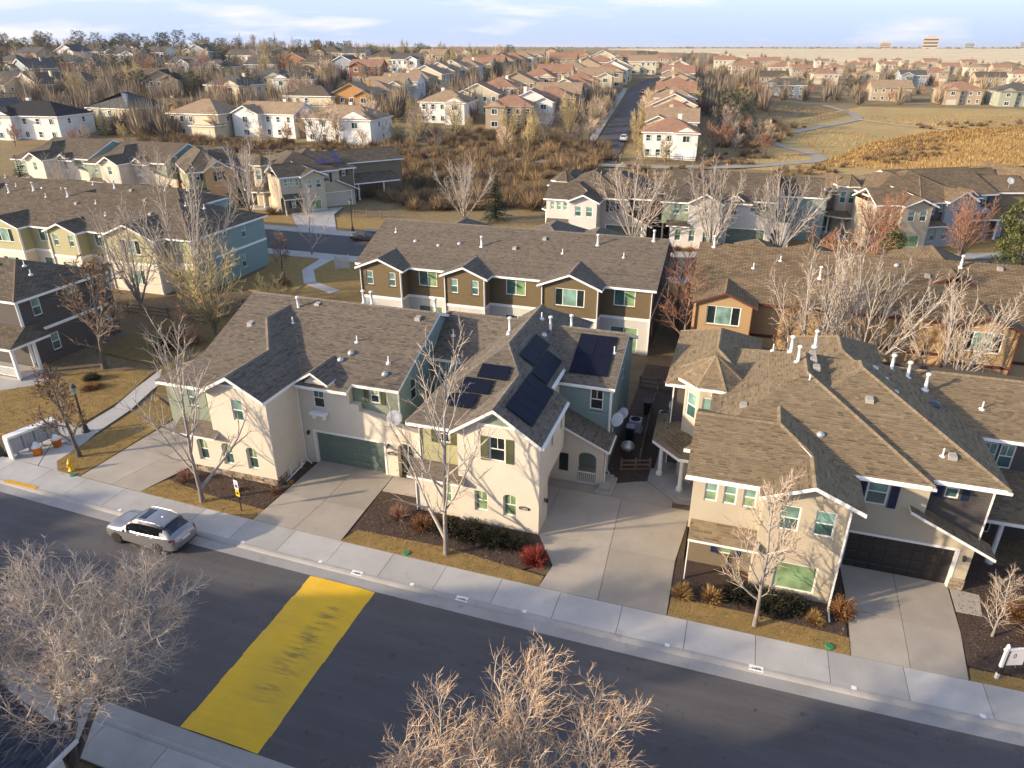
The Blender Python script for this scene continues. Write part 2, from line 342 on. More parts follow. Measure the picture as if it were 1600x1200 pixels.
def clip(poly, ax, val, keep_less):
    out = []; n = len(poly)
    for i in range(n):
        a, b = poly[i], poly[(i + 1) % n]; ia = (a[ax] <= val) == keep_less; ib = (b[ax] <= val) == keep_less
        if ia: out.append(a)
        if ia != ib:
            t = (val - a[ax]) / (b[ax] - a[ax]); out.append((a[0] + t * (b[0] - a[0]), a[1] + t * (b[1] - a[1])))
    return out
def roof(parent, planes, near=None, far='roof_base', ridges=(), thick=.2, name='roof', trim='white', rows=.15):
    """Roof slabs from planes (each a convex polygon, first edge its eave); white fascia and soffit, shingles laid course by course when near is given."""
    mb = MB(); sh = MB(); rr = random.Random(int(abs(planes[0][0][0]) * 77 + abs(planes[0][0][1]) * 13))
    for pl in planes:
        P = [Vector(p) for p in pl]; e = (P[1] - P[0]).normalized()
        nrm = Vector((0, 0, 0))
        for i in range(len(P)): a, b = P[i], P[(i + 1) % len(P)]; nrm += a.cross(b)
        nrm.normalize()
        if nrm.z < 0: P = [P[1], P[0]] + P[:1:-1]; nrm = -nrm; e = -e
        up = nrm.cross(e).normalized()
        if up.z < 0: up = -up
        o = P[0]; n0 = len(mb.f)
        mb.poly(P, 0); mb.uv[n0] = [((p - o).dot(e), (p - o).dot(up)) for p in P]
        Q = [p - Vector((0, 0, thick)) for p in P]; mb.poly(Q[::-1], 1)
        for i in range(len(P)): j = (i + 1) % len(P); mb.poly([P[j], P[i], Q[i], Q[j]], 1)
        if near:
            q2 = [((p - o).dot(e), (p - o).dot(up)) for p in P]; tmin, tmax = min(q[1] for q in q2), max(q[1] for q in q2)
            t = tmin - .02; row = 0
            while t < tmax:
                strip = clip(clip(q2, 1, t, False), 1, t + rows, True) if t > tmin else clip(q2, 1, t + rows, True)
                if len(strip) >= 3:
                    s0, s1 = min(q[0] for q in strip), max(q[0] for q in strip); s = s0 - rr.random() * .4; rowt = rr.gauss(0, .05)
                    while s < s1:
                        w = rr.choice((.18, .25, .3, .38)); tab = clip(clip(strip, 0, s, False), 0, s + w, True)
                        if len(tab) >= 3:
                            ti = max(0, min(1, .62 + rowt + rr.gauss(0, .09))); lift = .016 + .008 * rr.random(); dash = rr.random() < .38
                            fl = lambda a, b: o + e * a + up * b + nrm * (.004 + lift * (1 - (b - t) / rows))
                            if dash and t > tmin:
                                lo_ = clip(tab, 1, t + rows * .55, True); hi_ = clip(tab, 1, t + rows * .55, False)
                                if len(hi_) > 2: sh.poly([fl(a, b) for a, b in hi_], 0, ti)
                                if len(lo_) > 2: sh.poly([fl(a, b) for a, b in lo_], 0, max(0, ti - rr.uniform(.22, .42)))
                            else: sh.poly([fl(a, b) for a, b in tab], 0, ti)
                            V = [fl(a, b) for a, b in tab]
                            lo = [V[i] for i in range(len(V)) if tab[i][1] < t + .02 or tab[i][1] < tmin + .005]
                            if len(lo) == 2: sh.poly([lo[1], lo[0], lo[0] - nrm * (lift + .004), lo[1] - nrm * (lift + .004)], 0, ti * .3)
                        s += w
                t += rows; row += 1
    for a, b in ridges:
        a, b = Vector(a), Vector(b); L = (b - a).length; k = max(1, int(L / .3)); d = (b - a) / L; x = d.cross(Vector((0, 0, 1))).normalized() * .15
        tgt = sh if near else mb
        for i in range(k):
            p, q = a + d * (L * i / k), a + d * (L * (i + 1) / k + .03); hi = Vector((0, 0, .05)); lo = Vector((0, 0, .045 - .15 * .5))
            ti = .75 + rr.gauss(0, .12)
            for sgn in (1, -1):
                n0 = len(tgt.f); tgt.poly([p + hi, q + hi, q + sgn * x + lo, p + sgn * x + lo], 0, max(0, min(1, ti)))
                if not near: mb.uv[n0] = [(0, 0), (.3, 0), (.3, .1), (0, .1)]
    ob = mb.build(name, [MT[far], MT[trim]], parent)
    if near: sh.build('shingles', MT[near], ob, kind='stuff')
    return ob
def hip(x0, x1, y0, y1, z, k, axis, ends='gg', over=0, lift=0):
    """Planes and ridge lines of a gable ('g') or hip ('h') roof on a rectangle; the outline includes its overhang."""
    if axis == 'x':
        m = (y0 + y1) / 2; h = (y1 - y0) / 2; zr = z + h * k; a = x0 + (h if ends[0] == 'h' else 0); b = x1 - (h if ends[1] == 'h' else 0)
        A, B = (a, m, zr), (b, m, zr); pl = [[(x0, y0, z), (x1, y0, z), B, A], [(x1, y1, z), (x0, y1, z), A, B]]; rd = [(A, B)]
        if ends[0] == 'h': pl.append([(x0, y1, z), (x0, y0, z), A]); rd += [((x0, y0, z), A), ((x0, y1, z), A)]
        if ends[1] == 'h': pl.append([(x1, y0, z), (x1, y1, z), B]); rd += [((x1, y0, z), B), ((x1, y1, z), B)]
    else:
        m = (x0 + x1) / 2; h = (x1 - x0) / 2; zr = z + h * k; a = y0 + (h if ends[0] == 'h' else 0); b = y1 - (h if ends[1] == 'h' else 0)
        A, B = (m, a, zr), (m, b, zr); pl = [[(x1, y0, z), (x1, y1, z), B, A], [(x0, y1, z), (x0, y0, z), A, B]]; rd = [(A, B)]
        if ends[0] == 'h': pl.append([(x0, y0, z), (x1, y0, z), A]); rd += [((x0, y0, z), A), ((x1, y0, z), A)]
        if ends[1] == 'h': pl.append([(x1, y1, z), (x0, y1, z), B]); rd += [((x1, y1, z), B), ((x0, y1, z), B)]
    return pl, rd
def garage(parent, p0, p1, s0, s1, z0, z1, mat, depth=.22):
    """Sectional door: four sections of raised panels in a recess, with white jambs."""
    P0, P1 = Vector((p0[0], p0[1])), Vector((p1[0], p1[1])); d = (P1 - P0).normalized(); n = Vector((d.y, -d.x)); w = s1 - s0; h = z1 - z0
    c = P0 + d * ((s0 + s1) / 2) - n * depth; ang = atan2(d.y, d.x)
    mb = MB(); mb.box(-w / 2 - .12, -w / 2 + .002, -depth - .03, .05, 0, h + .12); mb.box(w / 2 - .002, w / 2 + .12, -depth - .03, .05, 0, h + .12); mb.box(-w / 2, w / 2, -depth - .03, .05, h - .002, h + .12)
    door = mb.build('garage_door', MT['white'], parent); door.location = (c.x, c.y, z0); door.rotation_euler = (0, 0, ang)
    sec = MB(); hh = h / 4; sec.box(-w / 2 + .006, w / 2 - .006, -.02, .03, .006, hh - .006); k = 8
    for i in range(k):
        a = -w / 2 + w * (i + .1) / k; b = -w / 2 + w * (i + .9) / k; y0, y1 = -.02, -.045
        o = [(a, y0, .09), (b, y0, .09), (b, y0, hh - .09), (a, y0, hh - .09)]; q = [(a + .03, y1, .12), (b - .03, y1, .12), (b - .03, y1, hh - .12), (a + .03, y1, hh - .12)]
        sec.poly(q); [sec.poly([o[j], o[(j + 1) % 4], q[(j + 1) % 4], q[j]]) for j in range(4)]
    me = sec.data('section', [MT[mat]])
    for i in range(4): link('section', me, door, (0, 0, i * hh))
    hb = MB(); hb.box(w * .22, w * .22 + .12, -.07, -.045, h * .28, h * .28 + .05); hb.build('handle', MT['dark_metal'], door)
    return door
def shutters(parent, p0, p1, s0, s1, z0, z1, mat, w=.36):
    P0, P1 = Vector((p0[0], p0[1])), Vector((p1[0], p1[1])); d = (P1 - P0).normalized(); n = Vector((d.y, -d.x)); h = z1 - z0
    key = ('shutter', mat, w, round(h, 2))
    if key not in _wcache:
        mb = MB(); mb.box(-w / 2, -w / 2 + .05, -.035, 0, 0, h); mb.box(w / 2 - .05, w / 2, -.035, 0, 0, h); mb.box(-w / 2 + .05, w / 2 - .05, -.035, 0, 0, .06); mb.box(-w / 2 + .05, w / 2 - .05, -.035, 0, h - .06, h); mb.box(-w / 2 + .05, w / 2 - .05, -.035, 0, h * .45, h * .45 + .06); mb.box(-w / 2 + .05, w / 2 - .05, -.012, 0, .06, h - .06)
        z = .08
        while z < h - .1: mb.box(-w / 2 + .05, w / 2 - .05, -.026, -.012, z, z + .03); z += .055
        _wcache[key] = mb.data('shutter', [MT[mat]])
    for s in (s0 - w / 2 - .03, s1 + w / 2 + .03):
        c = P0 + d * s + n * .004; link('shutter', _wcache[key], parent, (c.x, c.y, z0), atan2(d.y, d.x))
_vent = {}
def vents(parent, items):
    """Roof fittings: 'pipe' tall flue with cap, 'stub' small pipe, 'box' hooded vent, 'dome' round vent, 'can' cylinder skylight tube."""
    if not _vent:
        m = MB(); m.lathe([(.2, -.1), (.2, .02), (.09, .06), (.085, .85), (.14, .86), (.14, .95), (.05, 1.0), (.0, 1.0)], sides=12); _vent['pipe'] = m.data('flue', [MT['white']], True)
        m = MB(); m.lathe([(.16, -.1), (.16, .02), (.04, .06), (.035, .42), (0, .43)], sides=8); _vent['stub'] = m.data('vent_pipe', [MT['white']], True)
        m = MB(); m.mesh([(-.2, -.22, -.12), (.2, -.22, -.12), (.2, .22, -.12), (-.2, .22, -.12), (-.17, -.2, .14), (.17, -.2, .14), (.15, .15, .2), (-.15, .15, .2)], [(4, 5, 6, 7), (0, 1, 5, 4), (1, 2, 6, 5), (2, 3, 7, 6), (3, 0, 4, 7)]); _vent['box'] = m.data('hood_vent', [plain('weathered_vent', (.33, .31, .28), .6)])
        m = MB(); m.lathe([(.22, -.1), (.2, .06), (.13, .15), (0, .19)], sides=12); _vent['dome'] = m.data('dome_vent', [MT['metal']], True)
        m = MB(); m.lathe([(.27, -.2), (.26, .22), (.2, .3), (0, .34)], sides=16); _vent['can'] = m.data('sun_tunnel', [plain('dark_blue_tube', (.05, .07, .1), .3)], True)
    nm = {'pipe': 'flue', 'stub': 'vent_pipe', 'box': 'hood_vent', 'dome': 'dome_vent', 'can': 'sun_tunnel'}
    for k, x, y, z in items: link(nm[k], _vent[k], parent, (x, y, z))
def downpipe(parent, x, y, z0, z1, kick=(0, -.25)):
    mb = MB(); mb.bar((x, y, z1), (x, y, z0 + .15), .07, .07); mb.bar((x, y, z0 + .16), (x + kick[0], y + kick[1], z0 + .06), .07, .07); mb.build('downpipe', MT['white'], parent)
def eave_return(mb, pts, h=.12, w=.16, mi=0):
    for a, b in zip(pts, pts[1:]): mb.bar(a, b, w, h, mi)
# ------------------------------------------------------------------ ground, streets, pavements
def asphalt_mat(name, c):
    m, nt, b = new_mat(name); p = worldpos(nt)
    n1 = noise(nt, p, .22, 6, .65); n2 = noise(nt, p, 90, 2); n3 = noise(nt, p, 2.2, 5)
    mp_ = node(nt, 'ShaderNodeMapping', Scale=(.12, 1.6, 1)); nt.links.new(p, mp_.inputs[0]); streak = noise(nt, mp_.outputs[0], 1.2, 4)
    c1 = mixc(nt, ramp(nt, n1, .3, .72), [x * .78 for x in c], [x * 1.3 for x in c]); c2 = mixc(nt, ramp(nt, streak, .45, .75), c1, [x * 1.45 for x in c]); c3 = mixc(nt, .35, c2, mixc(nt, ramp(nt, n2, .35, .7), [x * .4 for x in c], [x * 2.0 for x in c]))
    c4 = mixc(nt, ramp(nt, n3, .62, .74), c3, [x * .6 for x in c]); nt.links.new(c4, b.inputs['Base Color']); b.inputs['Roughness'].default_value = .82; b.inputs['Specular IOR Level'].default_value = .35; bump(nt, b, n2, .5, .008); return m
def concrete_mat(name, c, stain=.5):
    m, nt, b = new_mat(name); p = worldpos(nt); oi = node(nt, 'ShaderNodeObjectInfo')
    n1 = noise(nt, p, .55, 6, .6); n2 = noise(nt, p, 45, 3); n3 = noise(nt, p, 1.9, 5)
    v = node(nt, 'ShaderNodeMapRange'); v.inputs['To Min'].default_value = .86; v.inputs['To Max'].default_value = 1.1; nt.links.new(oi.outputs['Random'], v.inputs['Value'])
    c1 = mixc(nt, ramp(nt, n1, .3, .7), [x * .84 for x in c], [x * 1.1 for x in c]); c2 = mixc(nt, ramp(nt, n3, .58, .78, (0, 0, 0), (stain,) * 3), c1, [c[0] * .62, c[1] * .58, c[2] * .52]); c3 = mixc(nt, .2, c2, mixc(nt, n2, [x * .5 for x in c], [x * 1.4 for x in c]))
    h = node(nt, 'ShaderNodeHueSaturation'); nt.links.new(v.outputs[0], h.inputs['Value']); nt.links.new(c3, h.inputs['Color'])
    nt.links.new(h.outputs[0], b.inputs['Base Color']); b.inputs['Roughness'].default_value = .9; b.inputs['Specular IOR Level'].default_value = .3; bump(nt, b, n2, .25, .006); return m
def earth_mat(name, cols, scales=(.05, .5, 6), bumpy=.6, bs=25, fine=.4):
    """Patches of the given colours at three scales."""
    m, nt, b = new_mat(name); p = worldpos(nt)
    c = mixc(nt, ramp(nt, noise(nt, p, scales[0], 5), .38, .62), cols[0], cols[1]); c = mixc(nt, ramp(nt, noise(nt, p, scales[1], 5), .42, .68), c, cols[2])
    c = mixc(nt, fine, c, mixc(nt, ramp(nt, noise(nt, p, scales[2], 4, .7), .3, .7), [x * .35 for x in cols[0]], [min(1, x * 1.7) for x in cols[1]]))
    nt.links.new(c, b.inputs['Base Color']); b.inputs['Roughness'].default_value = .98; b.inputs['Specular IOR Level'].default_value = .1; bump(nt, b, noise(nt, p, bs, 4), bumpy, .05); return m
MT['asphalt'] = asphalt_mat('asphalt', (.092, .086, .085)); MT['asphalt2'] = asphalt_mat('worn_asphalt', (.075, .068, .068))
MT['concrete'] = concrete_mat('pavement_concrete', (.45, .435, .41)); MT['drive'] = concrete_mat('driveway_concrete', (.40, .355, .295), .35); MT['gutter'] = concrete_mat('gutter_concrete', (.36, .345, .325), .8)
MT['joint'] = plain('dirty_joint', (.11, .10, .09), .95); MT['lawn'] = earth_mat('dormant_lawn', [(.29, .19, .075), (.36, .24, .09), (.19, .15, .058)], (.35, 1.6, 14), .8, 30)
MT['mulch'] = earth_mat('bark_mulch', [(.075, .052, .042), (.11, .08, .062), (.055, .038, .032)], (.6, 3, 16), 1.0, 18, .55)
MT['field'] = earth_mat('gold_field', [(.54, .36, .14), (.34, .27, .115), (.40, .25, .11)], (.03, .11, 1.5), .7, 3, .4)
MT['prairie'] = earth_mat('dry_prairie', [(.30, .215, .105), (.22, .175, .09), (.25, .165, .085)], (.03, .11, 1.5), .7, 3, .4)
MT['plain_path'] = plain('pale_dirt', (.5, .40, .26), .95, .15, .3); MT['soil'] = earth_mat('bare_soil', [(.15, .11, .07), (.2, .15, .09), (.12, .095, .06)], (.08, .6, 5), .6, 8)
def structure(name, mb, mat, smooth=False): return mb.build(name, mat, None, smooth, kind='structure')
def patch(name, pts, z, mat, thick=.3):
    mb = MB(); mb.prism(pts, z - thick, z); return structure(name, mb, MT[mat])

# open country: one sheet out to the horizon
g = MB(); RINGS = [0, 12, 30, 60, 90, 115] + list(range(122, 460, 7)) + [470, 490, 520, 560, 650, 800, 1000, 1300, 1700, 2200, 3000, 4500, 7000, 11000, 18000, 30000]; NA = 360
for r in RINGS:
    for k in range(NA):
        a = 2 * pi * k / NA; x, y = r * cos(a), r * sin(a); zz = T(x, y)
        if r > 450: zz += .8 * sin(x * .031 + 1.3) * cos(y * .027) * smooth(450, 560, r)
        if r > 1500: zz += 5 * sin(a * 7 + 1) * smooth(1500, 4000, r) + 4 * sin(a * 17) * smooth(3000, 7000, r)
        g.v.append((x, y, zz - .05))
for i in range(len(RINGS) - 1):
    for k in range(NA):
        a, b = i * NA + k, i * NA + (k + 1) % NA; g.f.append((a, b, b + NA, a + NA)); g.m.append(0); g.t.append(.5)
structure('ground', g, MT['prairie'], True)
cv = lambda x: .0006 * x * x if x < 0 else .0009 * x * x
def ribbon(name, y0, y1, z, mat, xs, z1=None, thick=.3):
    """Strip between two offsets that follows the slight bend of the street."""
    mb = MB(); z1 = z if z1 is None else z1
    for a, b in zip(xs, xs[1:]):
        q = [(a, y0 + cv(a), z), (b, y0 + cv(b), z), (b, y1 + cv(b), z1), (a, y1 + cv(a), z1)]; r = [(x, y, zz - thick) for x, y, zz in q]; mb.poly(q); mb.poly([q[0], r[0], r[1], q[1]]); mb.poly([q[2], r[2], r[3], q[3]])
    return structure(name, mb, MT[mat])
XS = list(range(-90, 61, 3))
patch('yard', [(-95, 20), (60, 20), (60, 76), (-95, 76)], .03, 'soil', .06)
patch('yard', [(-70, -16), (60, -16), (60, 12.5), (-70, 12.5)], .03, 'soil', .06)
ribbon('road', 14.1, 23.36, .05, 'asphalt', XS)
ribbon('gutter', 23.36, 24.0, .052, 'gutter', XS, .03); ribbon('gutter', 13.5, 14.1, .03, 'gutter', XS, .052)
kb = MB()
for a, b in zip(XS, XS[1:]):
    for s, base in ((1, 24.0), (-1, 13.5)):
        prof = [(0, .03), (.06, .10), (.16, .145), (.3, .15)]
        for (u, za), (v, zb) in zip(prof, prof[1:]):
            q = [(a, base + s * u + cv(a), za), (b, base + s * u + cv(b), za), (b, base + s * v + cv(b), zb), (a, base + s * v + cv(a), zb)]; kb.poly(q if s > 0 else q[::-1])
structure('kerb', kb, MT['gutter'], True)
def slab_row(name, y0, y1, z, xs, mat, skip=()):
    """Pavement: each cast panel its own slab on a dirty bed, with open joints."""
    mb = MB()
    for a, b in zip(xs, xs[1:]): mb.poly([(a, y0 + cv(a), z - .03), (b, y0 + cv(b), z - .03), (b, y1 + cv(b), z - .03), (a, y1 + cv(a), z - .03)])
    bed = structure(name, mb, MT['joint'])
    for i, (a, b) in enumerate(zip(xs, xs[1:])):
        s = MB(); e = .012; dz = rnd.uniform(-.003, .003); q = [(a + e, y0 + cv(a) + e), (b - e, y0 + cv(b) + e), (b - e, y1 + cv(b) - e), (a + e, y1 + cv(a) - e)]; s.prism(q, z - .1, z + dz); s.build('panel', MT[mat], bed)
    return bed
slab_row('sidewalk', 24.3, 26.15, .15, [-51 + 3 * i for i in range(29)], 'concrete'); slab_row('sidewalk', 11.75, 13.2, .15, [-48 + 3 * i for i in range(25)], 'concrete')
def slabs(name, quads, z, mat, thick=.12):
    """Driveway or walk from cast panels given as polygons; joints stay open over a dark bed."""
    allp = [p for q in quads for p in q]; mb = MB()
    for q in quads: mb.prism(q, z - thick - .05, z - .03)
    bed = structure(name, mb, MT['joint'])
    for q in quads:
        cx = sum(p[0] for p in q) / len(q); cy = sum(p[1] for p in q) / len(q); s = MB()
        s.prism([(x + .012 * (1 if cx > x else -1), y + .012 * (1 if cy > y else -1)) for x, y in q], z - thick, z + rnd.uniform(-.003, .003)); s.build('panel', MT[mat], bed)
    return bed
sy = lambda x: 26.16 + cv(x)
slabs('driveway', [[(-23.85, sy(-23.8)), (-21.2, sy(-21)), (-21.0, 29.3), (-23.75, 29.3)], [(-21.2, sy(-21)), (-18.2, sy(-18)), (-18.3, 29.3), (-21.0, 29.3)], [(-23.75, 29.3), (-21.0, 29.3), (-21.0, 33.2), (-23.65, 33.2)], [(-21.0, 29.3), (-18.3, 29.3), (-18.4, 33.2), (-21.0, 33.2)], [(-18.3, 31.3), (-15.9, 31.3), (-15.9, 33.0), (-18.38, 33.0)]], .15, 'drive')
slabs('driveway', [[(-7.15, sy(-7)), (-4.2, sy(-4)), (-4.4, 30.2), (-8.3, 30.2), (-6.9, 27.9)], [(-4.2, sy(-4)), (-.95, sy(-1)), (-1.0, 30.2), (-4.4, 30.2)], [(-8.3, 30.2), (-4.4, 30.2), (-4.6, 34.9), (-8.3, 34.9)], [(-4.4, 30.2), (-1.0, 30.2), (-.62, 34.9), (-4.6, 34.9)], [(-9.2, 31.9), (-8.3, 31.9), (-8.3, 34.9), (-9.2, 34.9)], [(-9.2, 34.9), (-6.3, 34.9), (-6.3, 35.8), (-9.2, 35.8)], [(-5.2, 34.9), (-1.7, 34.9), (-1.7, 35.5), (-3.4, 37.2), (-4.0, 37.0), (-5.2, 36.4)]], .15, 'drive')
slabs('driveway', [[(6.95, sy(7)), (9.3, sy(9)), (9.4, 29.2), (7.1, 29.2)], [(9.3, sy(9)), (11.5, sy(11)), (11.8, 29.2), (9.4, 29.2)], [(7.1, 29.2), (9.4, 29.2), (9.5, 32.6), (7.0, 32.6)], [(9.4, 29.2), (11.8, 29.2), (11.9, 32.6), (9.5, 32.6)], [(11.9, 30.6), (13.0, 30.6), (13.2, 32.2), (11.95, 32.3)]], .15, 'drive')
slabs('driveway', [[(-36.7, 27.0), (-34.2, 26.9), (-33.4, 30.5), (-36.6, 30.9)], [(-34.2, 26.9), (-31.9, 26.8), (-31.0, 30.2), (-33.4, 30.5)], [(-36.6, 30.9), (-33.4, 30.5), (-32.6, 36), (-36.4, 36)], [(-33.4, 30.5), (-31.0, 30.2), (-30.9, 36), (-32.6, 36)]], .15, 'drive')
slabs('footpath', [[(-40.3 + dx, 27.2), (-38.3 + dx, 27.0), (-39.6 + dx, 29.8), (-42 + dx, 29.8)] for dx in (0,)] + [[(-43, 27.2), (-40.35, 27.2), (-42.05, 29.8), (-44.5, 29.8)], [(-44.5, 29.85), (-39.7, 29.85), (-40.2, 31.6), (-44.6, 32.2)], [(-41.9, 31.7), (-40.2, 31.65), (-40.6, 35.0), (-42.1, 35.0)], [(-42.1, 35.05), (-40.6, 35.05), (-41.6, 38.3), (-43.1, 38.3)], [(-43.1, 38.35), (-41.6, 38.35), (-42.4, 42), (-43.9, 42)]], .13, 'concrete')
patch('mulch_bed', [(-30.9, 27.4), (-23.9, 27.4), (-23.7, 33.0), (-30.9, 30.2)], .13, 'mulch'); patch('mulch_bed', [(-18.1, 27.3), (-8.6, 27.0), (-7.2, 28.0), (-8.3, 30.3), (-15.6, 32), (-18.3, 31.2)], .13, 'mulch')
patch('mulch_bed', [(-1.0, 27.6), (6.9, 27.3), (7.05, 32.5), (6.2, 32.5), (-.9, 31)], .13, 'mulch'); patch('mulch_bed', [(11.65, 27.2), (20, 26.9), (20, 35), (12.6, 35), (11.9, 30.5)], .13, 'mulch'); patch('mulch_bed', [(-6.0, 36.4), (-3.3, 36.8), (-3.3, 55), (-6.1, 55)], .12, 'mulch')
patch('mulch_bed', [(-18, 33.4), (-15.4, 33.4), (-15.4, 38.7), (-18, 38.7)], .12, 'mulch')
def lawn(pts, z=.145): return patch('lawn', pts, z, 'lawn')
LAWNS = [[(-31.9, sy(-32)), (-28, sy(-28)), (-23.9, sy(-24)), (-23.8, 27.5), (-28, 27.8), (-31.3, 28.4)], [(-18.2, sy(-18)), (-13, sy(-13)), (-7.15, sy(-7)), (-7.1, 27.0), (-9, 27.2), (-12.5, 27.6), (-17.8, 27.5)],
         [(-.92, sy(-1)), (3, sy(3)), (6.92, sy(7)), (7.0, 27.3), (3, 27.5), (-.9, 27.5)], [(11.55, sy(11)), (20, sy(20)), (20, 27.2), (11.7, 27.0)], [(-39.6, 27.9), (-38.2, 26.75), (-36.8, 27.0), (-36.65, 35.5), (-40.4, 37.4), (-40.1, 34)],
         [(-58, 29.5), (-44.8, 29.5), (-44.7, 32.3), (-42.2, 32.0), (-42.5, 36), (-44, 41), (-50, 39.5), (-51, 36)], [(-44, 42), (-41, 38), (-36, 37.4), (-34, 40), (-34, 56), (-52, 56), (-52, 43)]]
MT['lawn_shade_olive'] = earth_mat('olive_lawn_painted_shade', [(.17, .125, .055), (.22, .16, .065), (.12, .10, .045)], (.3, 1.2, 12), .8, 30)  # darker olive-brown lawn, shade of the house rows put into its colour
for i_, q in enumerate(LAWNS): patch('lawn', q, .145, 'lawn_shade_olive' if i_ == 6 else 'lawn')
patch('driveway', [(-70, 26.9), (-50.5, 29), (-47.3, 31.2), (-47.4, 34.5), (-51.5, 37.8), (-70, 37.8)], .14, 'concrete')
# painted speed table across the street
m, nt, b = new_mat('worn_yellow_paint'); pz = worldpos(nt); mp_ = node(nt, 'ShaderNodeMapping', Scale=(.45, 3.2, 1)); nt.links.new(pz, mp_.inputs[0])
s3 = node(nt, 'ShaderNodeSeparateXYZ'); nt.links.new(pz, s3.inputs[0]); d1 = node(nt, 'ShaderNodeMath', operation='SUBTRACT'); nt.links.new(s3.outputs['X'], d1.inputs[0]); d1.inputs[1].default_value = -16.0
ab = node(nt, 'ShaderNodeMath', operation='ABSOLUTE'); nt.links.new(d1.outputs[0], ab.inputs[0]); band_ = ramp(nt, ab.outputs[0], .1, 1.25, (1, 1, 1), (0, 0, 0))
s4 = node(nt, 'ShaderNodeMath', operation='SUBTRACT'); nt.links.new(s3.outputs['Y'], s4.inputs[0]); s4.inputs[1].default_value = 19.2; ab2 = node(nt, 'ShaderNodeMath', operation='ABSOLUTE'); nt.links.new(s4.outputs[0], ab2.inputs[0]); band2 = ramp(nt, ab2.outputs[0], .3, .9, (1, 1, 1), (0, 0, 0))
ab2s = node(nt, 'ShaderNodeMath', operation='MULTIPLY'); nt.links.new(ab2.outputs[0], ab2s.inputs[0]); ab2s.inputs[1].default_value = .24; band2 = ramp(nt, ab2s.outputs[0], .55, .85, (1, 1, 1), (0, 0, 0))
skid = ramp(nt, noise(nt, mp_.outputs[0], 1.3, 9, .72), .47, .68); wear = mixc(nt, 1.0, mixc(nt, 1.0, skid, band_, 'MULTIPLY'), band2, 'MULTIPLY')
fine = ramp(nt, noise(nt, pz, 7, 6, .75), .62, .8, (0, 0, 0), (.45,) * 3); base = mixc(nt, ramp(nt, noise(nt, mp_.outputs[0], 1.2, 5), .3, .75), (.86, .53, .018), (.76, .45, .018))
c1 = mixc(nt, fine, base, (.26, .15, .02)); c1 = mixc(nt, ramp(nt, noise(nt, pz, 2.6, 9, .8), .63, .68), c1, (.10, .088, .07)); c1 = mixc(nt, ramp(nt, noise(nt, pz, .35, 3), .35, .7, (0, 0, 0), (.35,) * 3), c1, (.45, .30, .06)); c2 = mixc(nt, wear, c1, (.12, .095, .05)); nt.links.new(c2, b.inputs['Base Color']); b.inputs['Roughness'].default_value = .75
yb = MB(); X0, X1 = -18.25, -14.65; NP = 10
jit = [rnd.uniform(-.03, .03) for _ in range(12)]; jit2 = [rnd.uniform(-.03, .03) for _ in range(12)]
hz = lambda t: .054 + .045 * min(1, sin(pi * t) * 1.8)
for i in range(NP):
    a, c = i / NP, (i + 1) / NP; xa, xc = X0 + (X1 - X0) * a, X0 + (X1 - X0) * c
    for j in range(12):
        y0_, y1_ = 14.12 + 9.2 * j / 12, 14.12 + 9.2 * (j + 1) / 12; xa = X0 + (X1 - X0) * a + (jit[j] if i == 0 else 0); xc = X0 + (X1 - X0) * c + (jit2[j] if i == NP - 1 else 0); oy = lambda x: cv(x); yb.poly([(xa, y0_ + oy(xa), hz(a)), (xc, y0_ + oy(xc), hz(c)), (xc, y1_ + oy(xc), hz(c)), (xa, y1_ + oy(xa), hz(a))])
yo = yb.build('speed_hump', m, None, True); tag(yo, 'worn yellow painted speed hump crossing the dark street', 'speed hump')
# second street behind the rows, bending away to the right
c2 = lambda x: 82 + .003 * max(0, x + 40) ** 2
def ribbon2(name, a, b, z, mat):
    mb = MB(); xs = list(range(-150, 61, 5))
    for p, q in zip(xs, xs[1:]): mb.poly([(p, c2(p) + a, z), (q, c2(q) + a, z), (q, c2(q) + b, z), (p, c2(p) + b, z)]); mb.poly([(p, c2(p) + a, z), (p, c2(p) + a, z - .3), (q, c2(q) + a, z - .3), (q, c2(q) + a, z)]); mb.poly([(q, c2(q) + b, z), (q, c2(q) + b, z - .3), (p, c2(p) + b, z - .3), (p, c2(p) + b, z)])
    structure(name, mb, MT[mat])
ribbon2('road', -4.6, 4.6, .05, 'asphalt2'); ribbon2('sidewalk', 4.6, 7.0, .17, 'concrete'); ribbon2('sidewalk', -7.0, -4.6, .17, 'concrete')
ribbon2('lawn', 7.0, 15, .10, 'lawn'); ribbon2('lawn', -12, -7.0, .10, 'lawn')
slabs('footpath', [[(-49.5, 75), (-47.8, 75.2), (-47.6, 70.5), (-48.9, 70)], [(-48.9, 70), (-47.6, 70.5), (-44.8, 66.5), (-45.8, 65.6)], [(-45.8, 65.6), (-44.8, 66.5), (-40.5, 64.5), (-41, 63.3)]], .16, 'concrete')
slabs('driveway', [[(-62, 89), (-55.5, 89), (-61.5, 98.5), (-68, 96.5)], [(-68, 96.5), (-61.5, 98.5), (-63, 104), (-69.5, 98)]], .18, 'concrete'); slabs('driveway', [[(18.5, 98.6), (24, 100.5), (21.5, 106), (15.5, 104)]], .18, 'concrete'); slabs('driveway', [[(-6, 92.5), (2, 93.5), (2, 98), (-2.4, 98)]], .18, 'concrete')
patch('lawn', [(-54, 75.0), (-30, 75.0), (-34, 60), (-53, 62)], .12, 'lawn')
